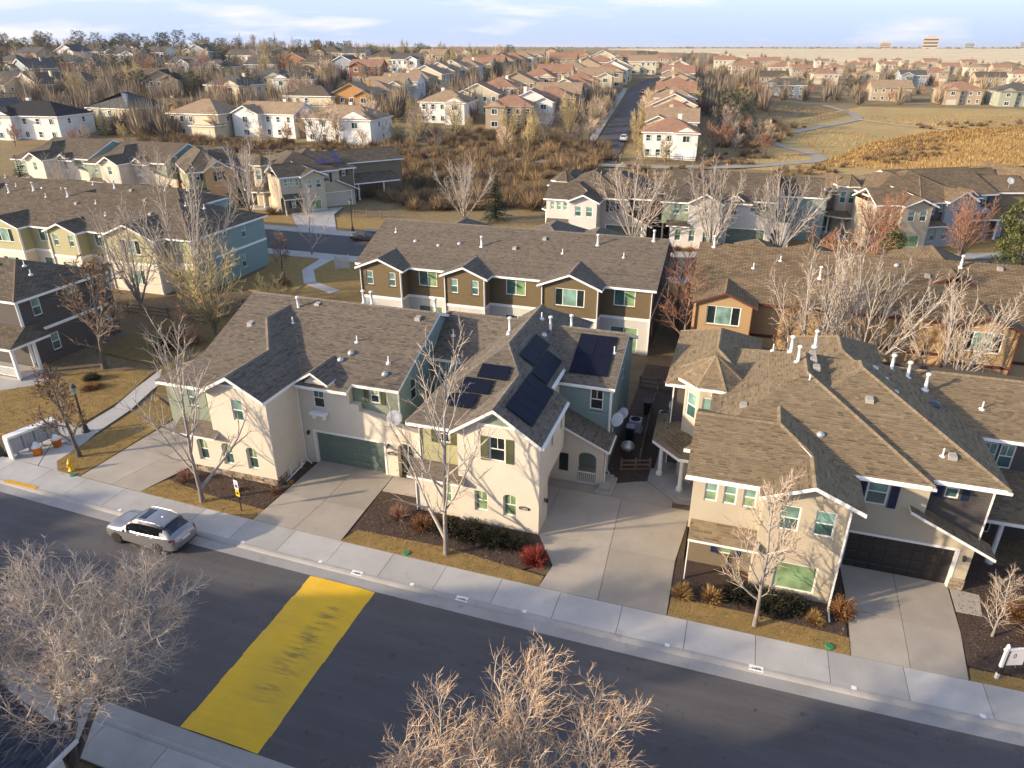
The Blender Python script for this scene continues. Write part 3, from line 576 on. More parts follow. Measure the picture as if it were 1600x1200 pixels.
# trail through the greenbelt
def trail(pts, w, mat, name='footpath', lift=.2):
    mb = MB(); P = [Vector(p) for p in pts]; out = []
    for i, p in enumerate(P):
        d = (P[min(i + 1, len(P) - 1)] - P[max(i - 1, 0)]).normalized(); n = Vector((-d.y, d.x)) * (w / 2); out.append((p + n, p - n))
    for (a, b), (c, d) in zip(out, out[1:]):
        mb.poly([(b.x, b.y, T(b.x, b.y) + lift), (d.x, d.y, T(d.x, d.y) + lift), (c.x, c.y, T(c.x, c.y) + lift), (a.x, a.y, T(a.x, a.y) + lift)])
    structure(name, mb, MT[mat], True)
def spline(pts, n=6):
    out = []; P = [Vector(p) for p in pts]
    for i in range(len(P) - 1):
        a, b, c, d = P[max(i - 1, 0)], P[i], P[i + 1], P[min(i + 2, len(P) - 1)]
        for k in range(n): t = k / n; out.append(.5 * ((2 * b) + (-a + c) * t + (2 * a - 5 * b + 4 * c - d) * t * t + (-a + 3 * b - 3 * c + d) * t ** 3))
    return out + [P[-1]]
MT['trail_concrete'] = concrete_mat('trail_concrete', (.36, .32, .26))
TRAIL = spline([(-140, 140), (-100, 152), (-66, 156), (-44, 158), (-22.8, 160), (-5, 166), (8, 176), (15, 184.5), (12, 196), (5.1, 205), (6, 222), (16, 245), (26, 265), (32.9, 284.7), (30, 310), (24, 330)], 8)
trail(TRAIL, 3.2, 'trail_concrete'); trail(spline([(32, 280), (50, 262), (75, 250), (110, 245), (150, 250)], 6), 2.2, 'plain_path')
trail(spline([(-31.5, 160), (-33, 172), (-36.6, 217), (-41.1, 265), (-44, 293), (-43, 330), (-36, 370)], 8), 7.0, 'asphalt2', 'road', .25); trail(spline([(-37.5, 172), (-42, 217), (-46.5, 265), (-49.5, 293)], 8), 1.8, 'concrete', 'sidewalk', .3)
# ------------------------------------------------------------------ the three townhouse designs of the street (plan coordinates = metres, x along the street, y away from it)
def stones(parent, p0, p1, z0, z1, seed=1):
    """Ledgestone veneer: irregular courses of stones, each with its own depth, joined."""
    rr = random.Random(seed); mb = MB(); P0, P1 = Vector((p0[0], p0[1])), Vector((p1[0], p1[1])); L = (P1 - P0).length; d = (P1 - P0) / L; n = Vector((d.y, -d.x)); z = z0
    while z < z1 - .05:
        h = min(rr.uniform(.1, .17), z1 - z); s = 0
        while s < L - .02:
            w = min(rr.uniform(.18, .45), L - s); q = rr.uniform(.05, .1); a, b = P0 + d * (s + .008), P0 + d * (s + w - .008)
            o = [Vector((a.x, a.y, z + .008)), Vector((b.x, b.y, z + .008)), Vector((b.x, b.y, z + h - .008)), Vector((a.x, a.y, z + h - .008))]; N = Vector((n.x, n.y, 0)) * q; t = rr.random()
            f = [v + N for v in o]; mb.poly(f, 0, t); [mb.poly([o[j], o[(j + 1) % 4], f[(j + 1) % 4], f[j]], 0, t) for j in range(4)]
            s += w
        z += h
    mb.build('stone_veneer', MT['stone'], parent, kind='stuff')
MT['stone'] = tinted('ledge_stone', [(0, (.16, .12, .09)), (.5, (.28, .22, .16)), (1, (.40, .34, .26))], .9, .25, 12, .4)
MT['solar'] = plain('solar_glass', (.010, .013, .026), .45, .1, 2, spec=.06); MT['concrete_porch'] = plain('porch_concrete', (.36, .34, .31), .9, .1, 2)
def trimline(parent, segs, w=.12, name='trim', mat='white', d=.05):
    for a, b in segs:
        mb = MB(); mb.bar(a, b, d, w) if abs(a[2] - b[2]) < 1e-3 else mb.bar(a, b, w, d)
        mb.build(name, MT[mat], parent)
def plaque(parent, x, y, z, text):
    mb = MB(); a = [(-.26, -.09), (.26, -.09), (.29, -.05), (.29, .06), (.15, .1), (0, .12), (-.15, .1), (-.29, .06), (-.29, -.05)]
    mb.mesh([(u, -.03, v) for u, v in a] + [(u, 0, v) for u, v in a], [tuple(range(9))] + [((i + 1) % 9, i, 9 + i, 9 + (i + 1) % 9) for i in range(9)])
    o = mb.build('number_plaque', MT['dark_metal'], parent); o.location = (x, y - .003, z); lettering(text, .17, o, (0, -.033, -.055), 'white')
def lettering(text, size, parent, loc, mat, flat=False, rz=0, name='lettering'):
    cu = bpy.data.curves.new(name, 'FONT'); cu.body = text; cu.size = size; cu.align_x = 'CENTER'; cu.extrude = .004; cu.resolution_u = 2; cu.materials.append(MT[mat])
    t_ = bpy.data.objects.new('text', cu); me = bpy.data.meshes.new_from_object(t_); bpy.data.objects.remove(t_); o = link(name, me, parent, loc); o.rotation_euler = (0 if flat else pi / 2, 0, rz); return o
def wall_lamp(parent, x, y, z, ang=0):
    mb = MB(); mb.box(-.05, .05, -.03, 0, -.1, .1); mb.bar((0, -.02, .08), (0, -.14, .1), .03, .03); mb.lathe([(.03, -.16), (.08, -.12), (.09, .04), (.05, .1), (.0, .13)], (0, -.14, 0), 8)
    o = mb.build('wall_lamp', MT['dark_metal'], parent); o.location = (x, y, z); o.rotation_euler = (0, 0, ang)

PAL = dict(stucco='stucco', side='green', side2='teal', door='garage_green', shutter='shutter_olive', trim='white', roof='roof_base', near=None, lower='stucco')
def house_a(label, off=(0, 0, 0), rz=0, group=None, full=False, **pal):
    """Gabled front wing with three small arched windows, recessed double garage, stepped parapet running to an arched gate."""
    p = dict(PAL); p.update(pal); N = p['near']
    h = thing('townhouse', label, 'house', off, rz, group, base=(-26, 33, 0)); st, sd = MT[p['stucco']], MT[p['side']]
    w = MB()
    fw = ((-30.7, 29.9), (-24.5, 29.9)); arch = [(.7, 1.45, .95, 2.45, 'arch', .2), (2.5, 3.25, .95, 2.45, 'arch', .2), (4.25, 5.0, .95, 2.45, 'arch', .2)]
    wall(w, *fw, 0, 3.0, arch, reveal=.24)
    uw = ((-28.55, 29.9), (-24.5, 29.9)); wall(w, *uw, 3.0, 5.95, [(1.68, 2.42, 4.2, 5.6)], top=[(4.05, 5.95), (2.03, 7.02), (0, 5.95)][1:2])
    wall(w, (-24.5, 29.9), (-24.5, 33.0), 0, 5.95); wall(w, (-28.55, 30.4), (-28.55, 29.9), 3.0, 5.95); wall(w, (-30.7, 40), (-30.7, 29.9), 0, 3.0)
    w.poly([(-30.7, 29.9, 3.0), (-28.55, 29.9, 3.0), (-28.55, 30.5, 3.0), (-30.7, 30.5, 3.0)])
    gw = ((-24.5, 33.0), (-18.2, 33.0)); wall(w, *gw, 0, 3.2, [(.86, 5.62, 0, 2.36)], reveal=.24)
    wall(w, (-24.5, 33.0), (-20.95, 33.0), 3.2, 5.72, [(1.05, 1.83, 4.1, 5.45)])
    wall(w, (-20.95, 33.0), (-20.95, 33.45), 3.2, 5.9)
    prof = [(-20.95, 4.72), (-20.35, 4.72), (-20.35, 4.3), (-19.6, 4.22), (-18.9, 4.05), (-18.35, 3.8), (-17.6, 3.6), (-16.6, 3.45), (-15.75, 3.4)]
    for (a, za), (b, zb) in zip(prof, prof[1:]):
        if b > a: w.poly([(a, 33.0, 3.2), (b, 33.0, 3.2), (b, 33.0, zb), (a, 33.0, za)]); w.poly([(a, 33.0, za), (b, 33.0, zb), (b, 33.44, zb), (a, 33.44, za)]); w.poly([(b, 33.44, 3.2), (a, 33.44, 3.2), (a, 33.44, za), (b, 33.44, zb)])
        else: w.poly([(a, 33.0, zb), (a, 33.44, zb), (a, 33.44, za), (a, 33.0, za)])
    ar = ((-18.2, 33.0), (-15.75, 33.0)); wall(w, *ar, 0, 3.2, [(.2, 1.3, 0, 2.55, 'arch', .5)], reveal=.44); w.poly([(-15.75, 33, 0), (-15.75, 33.44, 0), (-15.75, 33.44, 3.4), (-15.75, 33, 3.4)])
    w.build('wall', st, h)
    s = MB(); wall(s, (-32.0, 30.45), (-28.55, 30.45), 3.0, 5.8, [(1.55, 2.25, 4.35, 5.5), (2.85, 3.4, 4.6, 5.5)]); wall(s, (-32.0, 40), (-32.0, 30.45), 3.0, 5.8); s.build('siding', sd, h); s = MB()
    wall(s, (-20.95, 33.46), (-17.9, 33.46), 3.2, 6.0, [(1.18, 1.78, 4.75, 5.8)]); s.build('siding', sd, h)
    t = MB(); wall(t, (-17.9, 33.46), (-17.9, 45.6), 0, 6.0, [(1.7, 2.5, 4.3, 5.75)], top=[(6.1, 8.42)]); wall(t, (-17.9, 38.6), (-11.5, 38.6), 0, 6.0, [(.35, 1.5, 4.2, 5.65)]); wall(t, (-17.9, 45.6), (-32, 45.6), 0, 6.0); wall(t, (-32, 45.6), (-32, 40), 0, 6)
    t.build('siding', MT[p['side2']], h)
    for a in arch: window(h, *fw, *a[:4], 'dh', .2, ('glass_green', 'glass_teal'), grid='top')
    window(h, *uw, 1.68, 2.42, 4.2, 5.6, panes=('glass_pale', 'glass_teal')); window(h, (-24.5, 33.0), (-20.95, 33.0), 1.05, 1.83, 4.1, 5.45, panes=('glass_teal', 'glass_dark'), grid='top')
    window(h, (-32.0, 30.45), (-28.55, 30.45), 1.55, 2.25, 4.35, 5.5, trim=.1); window(h, (-32.0, 30.45), (-28.55, 30.45), 2.85, 3.4, 4.6, 5.5, trim=.1)
    gs = ((-20.95, 33.46), (-17.9, 33.46)); window(h, *gs, 1.18, 1.78, 4.75, 5.8, trim=.06, grid='top', panes=('glass_green', 'glass_dark')); shutters(h, *gs, 1.1, 1.86, 4.72, 5.8, p['shutter'], .3)
    window(h, (-17.9, 33.46), (-17.9, 45.6), 1.7, 2.5, 4.3, 5.75, trim=.1, panes=('glass_teal', 'glass_dark')); window(h, (-17.9, 38.6), (-11.5, 38.6), .35, .9, 4.2, 5.65, trim=.08); window(h, (-17.9, 38.6), (-11.5, 38.6), 1.0, 1.5, 4.2, 5.65, trim=.08)
    garage(h, *gw, .86, 5.62, .04, 2.36, p['door'])
    # window box on brackets
    mb = MB(); mb.cbox(-23.62, -22.5, 32.62, 32.98, 3.72, 3.92, .02); mb.cbox(-23.5, -23.3, 32.7, 32.98, 3.45, 3.72, .03); mb.cbox(-22.82, -22.62, 32.7, 32.98, 3.45, 3.72, .03); mb.build('window_box', MT['white'], h)
    # roofs
    roof(h, [[(-24.2, 29.35, 6.0), (-24.2, 40, 6.0), (-26.5, 40, 7.26), (-26.5, 29.35, 7.26)], [(-26.5, 33.5, 7.26), (-26.5, 40, 7.26), (-28.3, 40, 8.25), (-28.3, 36.1, 8.25)],
             [(-28.75, 34.5, 6.02), (-28.75, 29.35, 6.02), (-26.5, 29.35, 7.26), (-26.5, 34.5, 7.26)], [(-32.3, 30.05, 5.9), (-28.0, 30.05, 5.9), (-26.5, 33.5, 7.24), (-28.3, 36.1, 8.25)],
             [(-32.3, 40, 6.02), (-32.3, 30.05, 5.9), (-28.3, 36.1, 8.25), (-28.3, 40, 8.25)]], N, p['roof'], [((-26.5, 29.35, 7.26), (-26.5, 33.5, 7.26)), ((-26.5, 33.5, 7.26), (-28.3, 36.1, 8.25)), ((-28.3, 36.1, 8.25), (-28.3, 39, 8.25)), ((-32.3, 30.05, 5.9), (-28.3, 36.1, 8.25))])
    roof(h, [[(-31.8, 33.1, 6.0), (-17.7, 33.1, 6.0), (-17.7, 39.55, 8.6), (-31.8, 39.55, 8.6)], [(-17.7, 46, 6.0), (-31.8, 46, 6.0), (-31.8, 39.55, 8.6), (-17.7, 39.55, 8.6)], [(-24.4, 32.45, 5.74), (-20.75, 32.45, 5.74), (-20.75, 33.099, 5.9995), (-24.4, 33.099, 5.9995)]], N, p['roof'], [((-31.8, 39.55, 8.6), (-17.7, 39.55, 8.6))])
    pl, rd = hip(-24.0, -21.85, 32.25, 34.9, 6.12, .62, 'y'); roof(h, pl, N, p['roof'], rd, .14)
    roof(h, [[(-18.0, 38.2, 6.0), (-12, 38.2, 6.0), (-12, 41.3, 8.1), (-18.0, 41.3, 8.1)], [(-12, 45, 6.0), (-18, 45, 6.0), (-18, 41.3, 8.1), (-12, 41.3, 8.1)]], N, p['roof'], [((-18, 41.3, 8.1), (-12, 41.3, 8.1))])
    roof(h, [[(-31.2, 29.4, 2.95), (-28.2, 29.4, 2.95), (-28.2, 30.3, 3.5), (-31.2, 30.3, 3.5)]], N, p['roof'], (), .14)
    d = MB(); d.poly([(-23.65, 32.6, 5.9), (-22.2, 32.6, 5.9), (-22.925, 32.6, 6.65)]); d.poly([(-23.7, 32.7, 5.8), (-23.7, 34.2, 5.8), (-23.7, 34.2, 6.2), (-23.7, 32.7, 6.2)]); d.build('dormer_gable', st, h)
    g = MB(); g.mesh([(-27.35, 29.87, 6.5), (-25.65, 29.87, 6.5), (-26.5, 29.87, 7.0)], [(0, 1, 2)]); g.build('gable_vent', MT['green'], h)
    trimline(h, [((-27.5, 29.86, 6.44), (-25.5, 29.86, 6.44)), ((-17.86, 33.42, 3.9), (-17.86, 33.42, 5.85))])
    if full:
        stones(h, (-30.7, 29.89), (-24.5, 29.89), 0.02, .58, 4); stones(h, (-24.49, 29.9), (-24.49, 30.8), .02, .62, 5)
        vents(h, [('pipe', -27.6, 38.6, 8.0), ('box', -26.4, 39.1, 8.35), ('stub', -22.0, 36.3, 7.3), ('dome', -21.9, 35.3, 6.95), ('dome', -22.3, 34.7, 6.7), ('box', -18.9, 38.8, 8.3), ('stub', -19.2, 35.0, 6.8), ('dome', -19.0, 34.1, 6.45), ('box', -29.2, 35.6, 7.9), ('stub', -27.2, 37.2, 7.65), ('dome', -27.2, 38.4, 7.7), ('pipe', -24.6, 42, 7.7), ('pipe', -23.8, 41.7, 7.8), ('pipe', -18.5, 40.6, 8.2), ('stub', -16.9, 39.7, 7.1)])
        wall_lamp(h, -24.05, 32.98, 2.3); wall_lamp(h, -18.55, 32.98, 2.3); plaque(h, -18.35, 32.97, 1.75, '11874')
        downpipe(h, -24.46, 32.9, .1, 5.8, (.5, -.2)); g = MB(); [g.bar((-24.3, y, .05), (-24.3, y, .75), .07, .07) for y in (31.0, 32.1)]; g.bar((-24.3, 30.4, .12), (-24.3, 32.4, .3), .07, .07); g.build('drain_pipes', MT['white'], h)
    return h

def house_b(label, off=(0, 0, 0), rz=0, group=None, full=False, **pal):
    p = dict(PAL); p.update(pal); N = p['near']
    h = thing('townhouse', label, 'house', off, rz, group, base=(-11, 34, 0)); w = MB()
    fw = ((-12.85, 30.15), (-8.3, 30.15)); lo = [(.9, 1.65, .95, 2.25), (2.55, 3.3, .95, 2.35, 'arch', .18)]; up = [(1.8, 2.68, 4.3, 5.75)]
    wall(w, *fw, 0, 5.85, lo + up, reveal=.2, top=[(2.17, 7.3)])
    wall(w, (-15.5, 30.3), (-12.85, 30.3), 0, 2.95, [(1.6, 2.15, 1.0, 2.2)]); wall(w, (-12.85, 30.7), (-12.85, 30.15), 2.9, 5.85)
    wall(w, (-8.3, 30.15), (-8.3, 31.9), 0, 5.85); wall(w, (-8.3, 31.9), (-8.3, 35.4), 2.75, 5.85, [(.6, .9, 4.3, 5.3), (2.6, 2.9, 4.3, 5.3)]); wall(w, (-8.3, 31.9), (-9.2, 31.9), 0, 2.75); w.poly([(-8.3, 31.9, 2.75), (-8.3, 35.8, 2.75), (-9.2, 35.8, 2.75), (-9.2, 31.9, 2.75)])
    gw = ((-9.2, 31.9), (-9.2, 35.8)); wall(w, *gw, 0, 2.75, [(.3, 3.5, 0, 2.3)], reveal=.22); wall(w, (-9.2, 35.4), (-9.2, 38), 2.75, 6.0)
    wall(w, (-15.5, 44), (-15.5, 30.3), 0, 2.95)
    pw = ((-9.2, 35.8), (-5.95, 35.8)); wall(w, *pw, 0, 2.55, [(.55, 1.13, .8, 2.05), (1.72, 2.82, .12, 2.3, 'arch', .32)], reveal=.25, top=[(3.25, 2.75), (0, 4.25)]); w.poly([(-5.95, 35.8, 0), (-5.95, 36.15, 0), (-5.95, 36.15, 2.7), (-5.95, 35.8, 2.7)])
    w.build('wall', MT[p['stucco']], h)
    s = MB(); wall(s, (-15.3, 30.75), (-12.85, 30.75), 2.95, 5.9, [(1.1, 1.75, 4.55, 5.6)]); wall(s, (-15.3, 44), (-15.3, 30.75), 2.95, 5.9); s.build('siding', MT['olive'], h)
    t = MB(); wall(t, (-9.2, 37.6), (-6.1, 37.6), 0, 6.0, [(1.9, 2.7, 4.3, 5.65)]); wall(t, (-6.1, 37.6), (-6.1, 45.6), 0, 6.0, [(.8, 1.5, 4.3, 5.6), (4.4, 5.2, 4.3, 5.6), (1.0, 2.2, .9, 2.3), (4.6, 6.0, .9, 2.3)], top=[(4.0, 7.6)]); wall(t, (-6.1, 45.6), (-15.3, 45.6), 0, 6); t.build('siding', MT[p['side2']], h)
    window(h, *fw, 1.8, 2.68, 4.3, 5.75, panes=('glass_dark',), grid='top', inset=.1); shutters(h, *fw, 1.78, 2.7, 4.3, 5.75, p['shutter'], .42)
    for a in lo: window(h, *fw, *a[:4], 'dh', .17, ('glass_green', 'glass_green'), grid='top')
    window(h, (-15.5, 30.3), (-12.85, 30.3), 1.6, 2.15, 1.0, 2.2, trim=.05, panes=('glass_green', 'glass_green')); sw = ((-15.3, 30.75), (-12.85, 30.75)); window(h, *sw, 1.1, 1.75, 4.55, 5.6, trim=.06, grid='top', panes=('glass_dark',)); shutters(h, *sw, 1.04, 1.81, 4.5, 5.6, p['shutter'], .32)
    window(h, *pw, .55, 1.13, .8, 2.05, panes=('glass_dark',), frame='dark_metal'); window(h, (-9.2, 37.6), (-6.1, 37.6), 1.9, 2.7, 4.3, 5.65, trim=.12, panes=('glass_dark',), grid='top')
    rw = ((-6.1, 37.6), (-6.1, 45.6)); [window(h, *rw, a, b, c, d, trim=.1, panes=('glass_teal', 'glass_dark')) for a, b, c, d in ((.8, 1.5, 4.3, 5.6), (4.4, 5.2, 4.3, 5.6))]; [window(h, *rw, a, b, .9, 2.3, 's2', trim=.1, panes=('glass_dark',)) for a, b in ((1.0, 2.2), (4.6, 6.0))]
    sd = ((-8.3, 31.9), (-8.3, 35.4)); [window(h, *sd, a, a + .3, 4.3, 5.3, 'fix', panes=('glass_dark',), frame='dark_metal') for a in (.6, 2.6)]
    garage(h, *gw, .3, 3.5, .04, 2.3, 'garage_dark')
    rl = MB(); rl.bar((-7.46, 35.75, .98), (-6.4, 35.75, .98), .06, .06); rl.bar((-7.46, 35.75, .25), (-6.4, 35.75, .25), .05, .05); [rl.bar((-7.4 + i * .12, 35.75, .25), (-7.4 + i * .12, 35.75, .98), .03, .03) for i in range(9)]; rl.build('balustrade', MT['white'], h)
    st = MB(); st.cbox(-6.3, -5.2, 34.9, 36.9, 0, .26, .03); st.cbox(-6.1, -5.4, 35.3, 36.9, .26, .42, .03); st.cbox(-9.15, -6.3, 35.86, 37.5, 0, .3, .02); st.build('porch_step', MT['concrete_porch'], h)
    roof(h, [[(-8.1, 29.7, 5.85), (-8.1, 35.25, 5.85), (-10.68, 35.25, 7.57), (-10.68, 29.7, 7.57)], [(-9.1, 35.251, 6.517), (-9.1, 43.6, 6.517), (-10.68, 43.6, 7.57), (-10.68, 35.251, 7.57)], [(-10.68, 34.1, 7.57), (-10.68, 43.6, 7.57), (-12, 43.6, 8.45), (-12, 36.3, 8.45)],
             [(-13.1, 34.7, 5.95), (-13.1, 29.7, 5.95), (-10.68, 29.7, 7.57), (-10.68, 34.7, 7.57)], [(-15.7, 29.9, 5.96), (-13.0, 29.9, 5.96), (-10.68, 34.1, 7.57), (-12, 36.3, 8.45)], [(-15.7, 43.6, 5.96), (-15.7, 29.9, 5.96), (-12, 36.3, 8.45), (-12, 43.6, 8.45)]],
         N, p['roof'], [((-10.68, 29.7, 7.57), (-10.68, 34.1, 7.57)), ((-10.68, 34.1, 7.57), (-12, 36.3, 8.45)), ((-12, 36.3, 8.45), (-12, 43.6, 8.45)), ((-15.7, 29.9, 5.96), (-12, 36.3, 8.45))])
    pl, rd = hip(-12.2, -5.8, 37.2, 46, 6.0, .42, 'x'); roof(h, pl, N, p['roof'], rd)
    pl, rd = hip(-14.5, -9.3, 40.2, 47.5, 6.1, .62, 'y', 'hh'); roof(h, pl, N, p['roof'], rd)
    roof(h, [[(-5.62, 37.7, 2.78), (-5.62, 35.45, 2.78), (-9.22, 35.45, 4.42), (-9.22, 37.7, 4.42)]], N, p['roof'], (), .16)
    roof(h, [[(-15.75, 29.7, 2.72), (-12.45, 29.7, 2.72), (-12.45, 30.7, 3.3), (-15.75, 30.7, 3.3)]], N, p['roof'], (), .14)
    g = MB(); g.mesh([(-11.5, 30.12, 6.5), (-9.86, 30.12, 6.5), (-10.68, 30.12, 7.1)], [(0, 1, 2)]); g.build('gable_vent', MT['green'], h)
    trimline(h, [((-11.7, 30.11, 6.44), (-9.66, 30.11, 6.44)), ((-6.08, 37.56, .1), (-6.08, 37.56, 5.85)), ((-15.3, 30.7, 3.2), (-15.3, 30.7, 5.75)), ((-15.48, 30.27, .1), (-15.48, 30.27, 2.7))])
    if full:
        def panel(P, U, V):                                   # corner, edge along, edge up
            P, U, V = Vector(P), Vector(U), Vector(V); n = U.cross(V).normalized()
            if n.z < 0: n = -n
            mb = MB(); q = [P + n * .12, P + U + n * .12, P + U + V + n * .12, P + V + n * .12]; r = [v - n * .045 for v in q]
            mb.poly(q); mb.poly(r[::-1]); [mb.poly([q[i], r[i], r[(i + 1) % 4], q[(i + 1) % 4]]) for i in range(4)]
            for a in (.15, .85):
                c = P + U * a + V * .5 + n * .05; mb.bar(c - V * .45, c + V * .45, .05, .05, up=tuple(n))
            mb.build('solar_panel', MT['solar'], h)
        kr = .667; rx = lambda x: 5.85 + kr * (-8.1 - x)
        for i in range(4): panel((-8.9, 30.6 + i * 1.08, rx(-8.9)), (0, 1.05, 0), (-1.43, 0, 1.43 * kr))
        for i in range(2): panel((-9.36, 35.05 + i * 1.73, rx(-9.36)), (0, 1.7, 0), (-.93, 0, .93 * kr)); panel((-10.36, 35.85 + i * 1.73, rx(-10.36)), (0, 1.7, 0), (-.88, 0, .88 * kr))
        kf = .389; ry = lambda y: 5.96 + kf * (y - 29.9)
        for x, y in ((-12.93, 33.5), (-13.6, 32.38), (-14.1, 31.3)): panel((x, y, ry(y)), (1.7, 0, 0), (0, 1.0, kf))
        for i in range(2):
            for j in range(2): panel((-8.74 + i * 1.15, 37.95 + j * 1.57, 6 + .42 * (.75 + j * 1.57)), (1.12, 0, 0), (0, 1.54, 1.54 * .42))
        vents(h, [('pipe', -13.3, 40.5, 7.5), ('pipe', -10.8, 41.2, 7.6), ('pipe', -9.6, 41.9, 7.6), ('dome', -10.9, 40.0, 7.7), ('stub', -6.4, 39.9, 7.15), ('box', -11.0, 44.2, 7.0), ('stub', -11.5, 41.6, 8.2), ('dome', -12.9, 39.2, 7.85)])
        wall_lamp(h, -8.28, 31.2, 1.7, pi / 2); plaque(h, -9.1, 30.14, 1.68, '11872')
        g = MB(); gx = -8.05; g.bar((gx, 29.75, 5.72), (gx, 35.2, 5.72), .13, .13); g.bar((-9.05, 35.3, 6.35), (-9.05, 38.2, 6.35), .13, .13); g.bar((-5.78, 37.25, 5.88), (-9.0, 37.25, 5.88), .13, .13); g.bar((-5.6, 35.5, 2.68), (-5.6, 37.6, 2.68), .12, .12); g.build('gutter', MT['white'], h)
        downpipe(h, -6.0, 37.5, .1, 5.8, (.2, -.2)); downpipe(h, -5.85, 35.9, .1, 2.6, (.2, -.3))
    return h

def house_c(label, off=(0, 0, 0), rz=0, group=None, full=False, **pal):
    p = dict(PAL); p.update(pal); N = p['near']
    h = thing('townhouse', label, 'house', off, rz, group, base=(5, 34, 0)); w = MB()
    lw = ((-.6, 29.7), (2.6, 29.7)); lh = [(.57, 1.17, 4.45, 5.55), (1.44, 2.04, 4.45, 5.55), (2.32, 2.92, 4.45, 5.55)]; wall(w, *lw, 2.75, 5.75, lh); w.poly([(-.6, 29.7, 2.75), (-.6, 30.6, 2.75), (2.6, 30.6, 2.75), (2.6, 29.7, 2.75)])
    fw = ((2.6, 29.3), (6.3, 29.3)); fh = [(.8, 1.66, 3.85, 5.2), (2.3, 3.16, 3.85, 5.2), (1.02, 2.9, .5, 2.05)]; wall(w, *fw, 0, 5.6, fh, top=[(1.9, 6.55)])
    wall(w, (6.3, 29.3), (6.3, 32.4), 0, 5.7); wall(w, (2.6, 30.5), (2.6, 29.3), 0, 5.6); wall(w, (-.6, 36), (-.6, 29.7), 2.75, 5.8); wall(w, (-.6, 40), (-.6, 30.5), 0, 2.75)
    gw = ((6.3, 32.4), (12.5, 32.4)); wall(w, *gw, 0, 2.55, [(.75, 5.5, 0, 2.3)], reveal=.22); w.poly([(6.3, 32.4, 2.55), (12.5, 32.4, 2.55), (9.4, 32.4, 4.1), (6.3, 32.4, 4.1)]); wall(w, (6.3, 32.4), (10.0, 32.4), 4.1, 5.95, [(1.05, 2.0, 4.1, 5.5)]); w.poly([(9.4, 32.4, 4.1), (10.0, 32.4, 3.8), (10.0, 32.4, 4.1)])
    wall(w, (10.0, 32.4), (10.0, 33.0), 3.6, 5.95); wall(w, (12.5, 32.4), (12.5, 33.2), 0, 2.6)
    oc = [(-.4 + 1.6 * cos(radians(a)), 38.95 + 1.58 * sin(radians(a))) for a in range(-158, 203, 45)]
    for i in range(8):
        L = hypot(oc[i + 1][0] - oc[i][0], oc[i + 1][1] - oc[i][1]); hh = [(.2, L - .2, 4.5, 6.1)] if i in (0, 1, 2) else []; wall(w, oc[i], oc[i + 1], 0, 6.8, hh)
        for a in hh: window(h, oc[i], oc[i + 1], *a, panes=('glass_pale', 'glass_teal'))
    w.build('wall', MT[p['stucco']], h)
    s = MB(); ow = ((-.5, 30.5), (2.6, 30.5)); wall(s, *ow, 0, 2.75, [(1.55, 2.2, .95, 2.2)]); s.build('siding', MT[p['side']], h)
    t = MB(); uw = ((10.0, 33.0), (12.75, 33.0)); wall(t, *uw, 2.3, 5.95, [(.75, 1.35, 4.75, 5.8)]); wall(t, (12.75, 33.0), (12.75, 38), 0, 6.0); rw = ((12.75, 37.9), (24, 37.9)); wall(t, *rw, 0, 6.0, [(.65, 1.35, 4.15, 5.55), (1.45, 2.15, 4.15, 5.55), (1.2, 2.2, .1, 2.2)])
    wall(t, (-2.7, 46), (-2.7, 39.6), 0, 6.0); wall(t, (-2.7, 39.6), (-1.7, 39.6), 0, 6); wall(t, (24, 46.5), (-2.7, 46.5), 0, 6); wall(t, (24, 37.9), (24, 46.5), 0, 6); t.build('siding', MT[p['side2']], h)
    for a in lh: window(h, *lw, *a, panes=('glass_pale', 'glass_green'))
    for a in fh[:2]: window(h, *fw, *a, panes=('glass_pale', 'glass_teal'))
    window(h, *fw, *fh[2], 'fix', panes=('glass_green',)); window(h, *ow, 1.55, 2.2, .95, 2.2, panes=('glass_green', 'glass_green'), trim=.05); shutters(h, *ow, 1.5, 2.25, .95, 2.2, 'shutter_navy', .34)
    window(h, (6.3, 32.4), (10, 32.4), 1.05, 2.0, 4.1, 5.5, panes=('glass_pale', 'glass_teal')); shutters(h, (6.3, 32.4), (10, 32.4), 1.03, 2.02, 4.05, 5.5, 'shutter_navy', .38)
    window(h, *uw, .75, 1.35, 4.75, 5.8, trim=.05, panes=('glass_pale', 'glass_teal'), grid='top'); shutters(h, *uw, .68, 1.42, 4.72, 5.8, 'shutter_navy', .3)
    window(h, *rw, .65, 1.35, 4.15, 5.55, trim=.07, grid='top'); window(h, *rw, 1.45, 2.15, 4.15, 5.55, trim=.07, grid='top'); window(h, *rw, 1.2, 2.2, .1, 2.2, 'fix', panes=('glass_dark',))
    garage(h, *gw, .75, 5.5, .04, 2.3, p['door'])
    rw_ = p['roof']
    pl, rd = hip(-1.3, 9.9, 31.6, 45.6, 6.0, .45, 'y', 'hh'); pl[1] = [(-.35, 44.6, 6.4275), (-.35, 32.55, 6.4275), (4.3, 37.2, 8.52), (4.3, 40.0, 8.52)]; roof(h, pl, N, rw_, rd[:1] + [rd[2]])
    pl, rd = hip(1.0, 13.05, 32.25, 45.2, 6.02, .45, 'y', 'hh'); roof(h, pl, N, rw_, rd[:3])
    k = .43; e = 5.85; rz_ = lambda x: e + k * (6.75 - x)
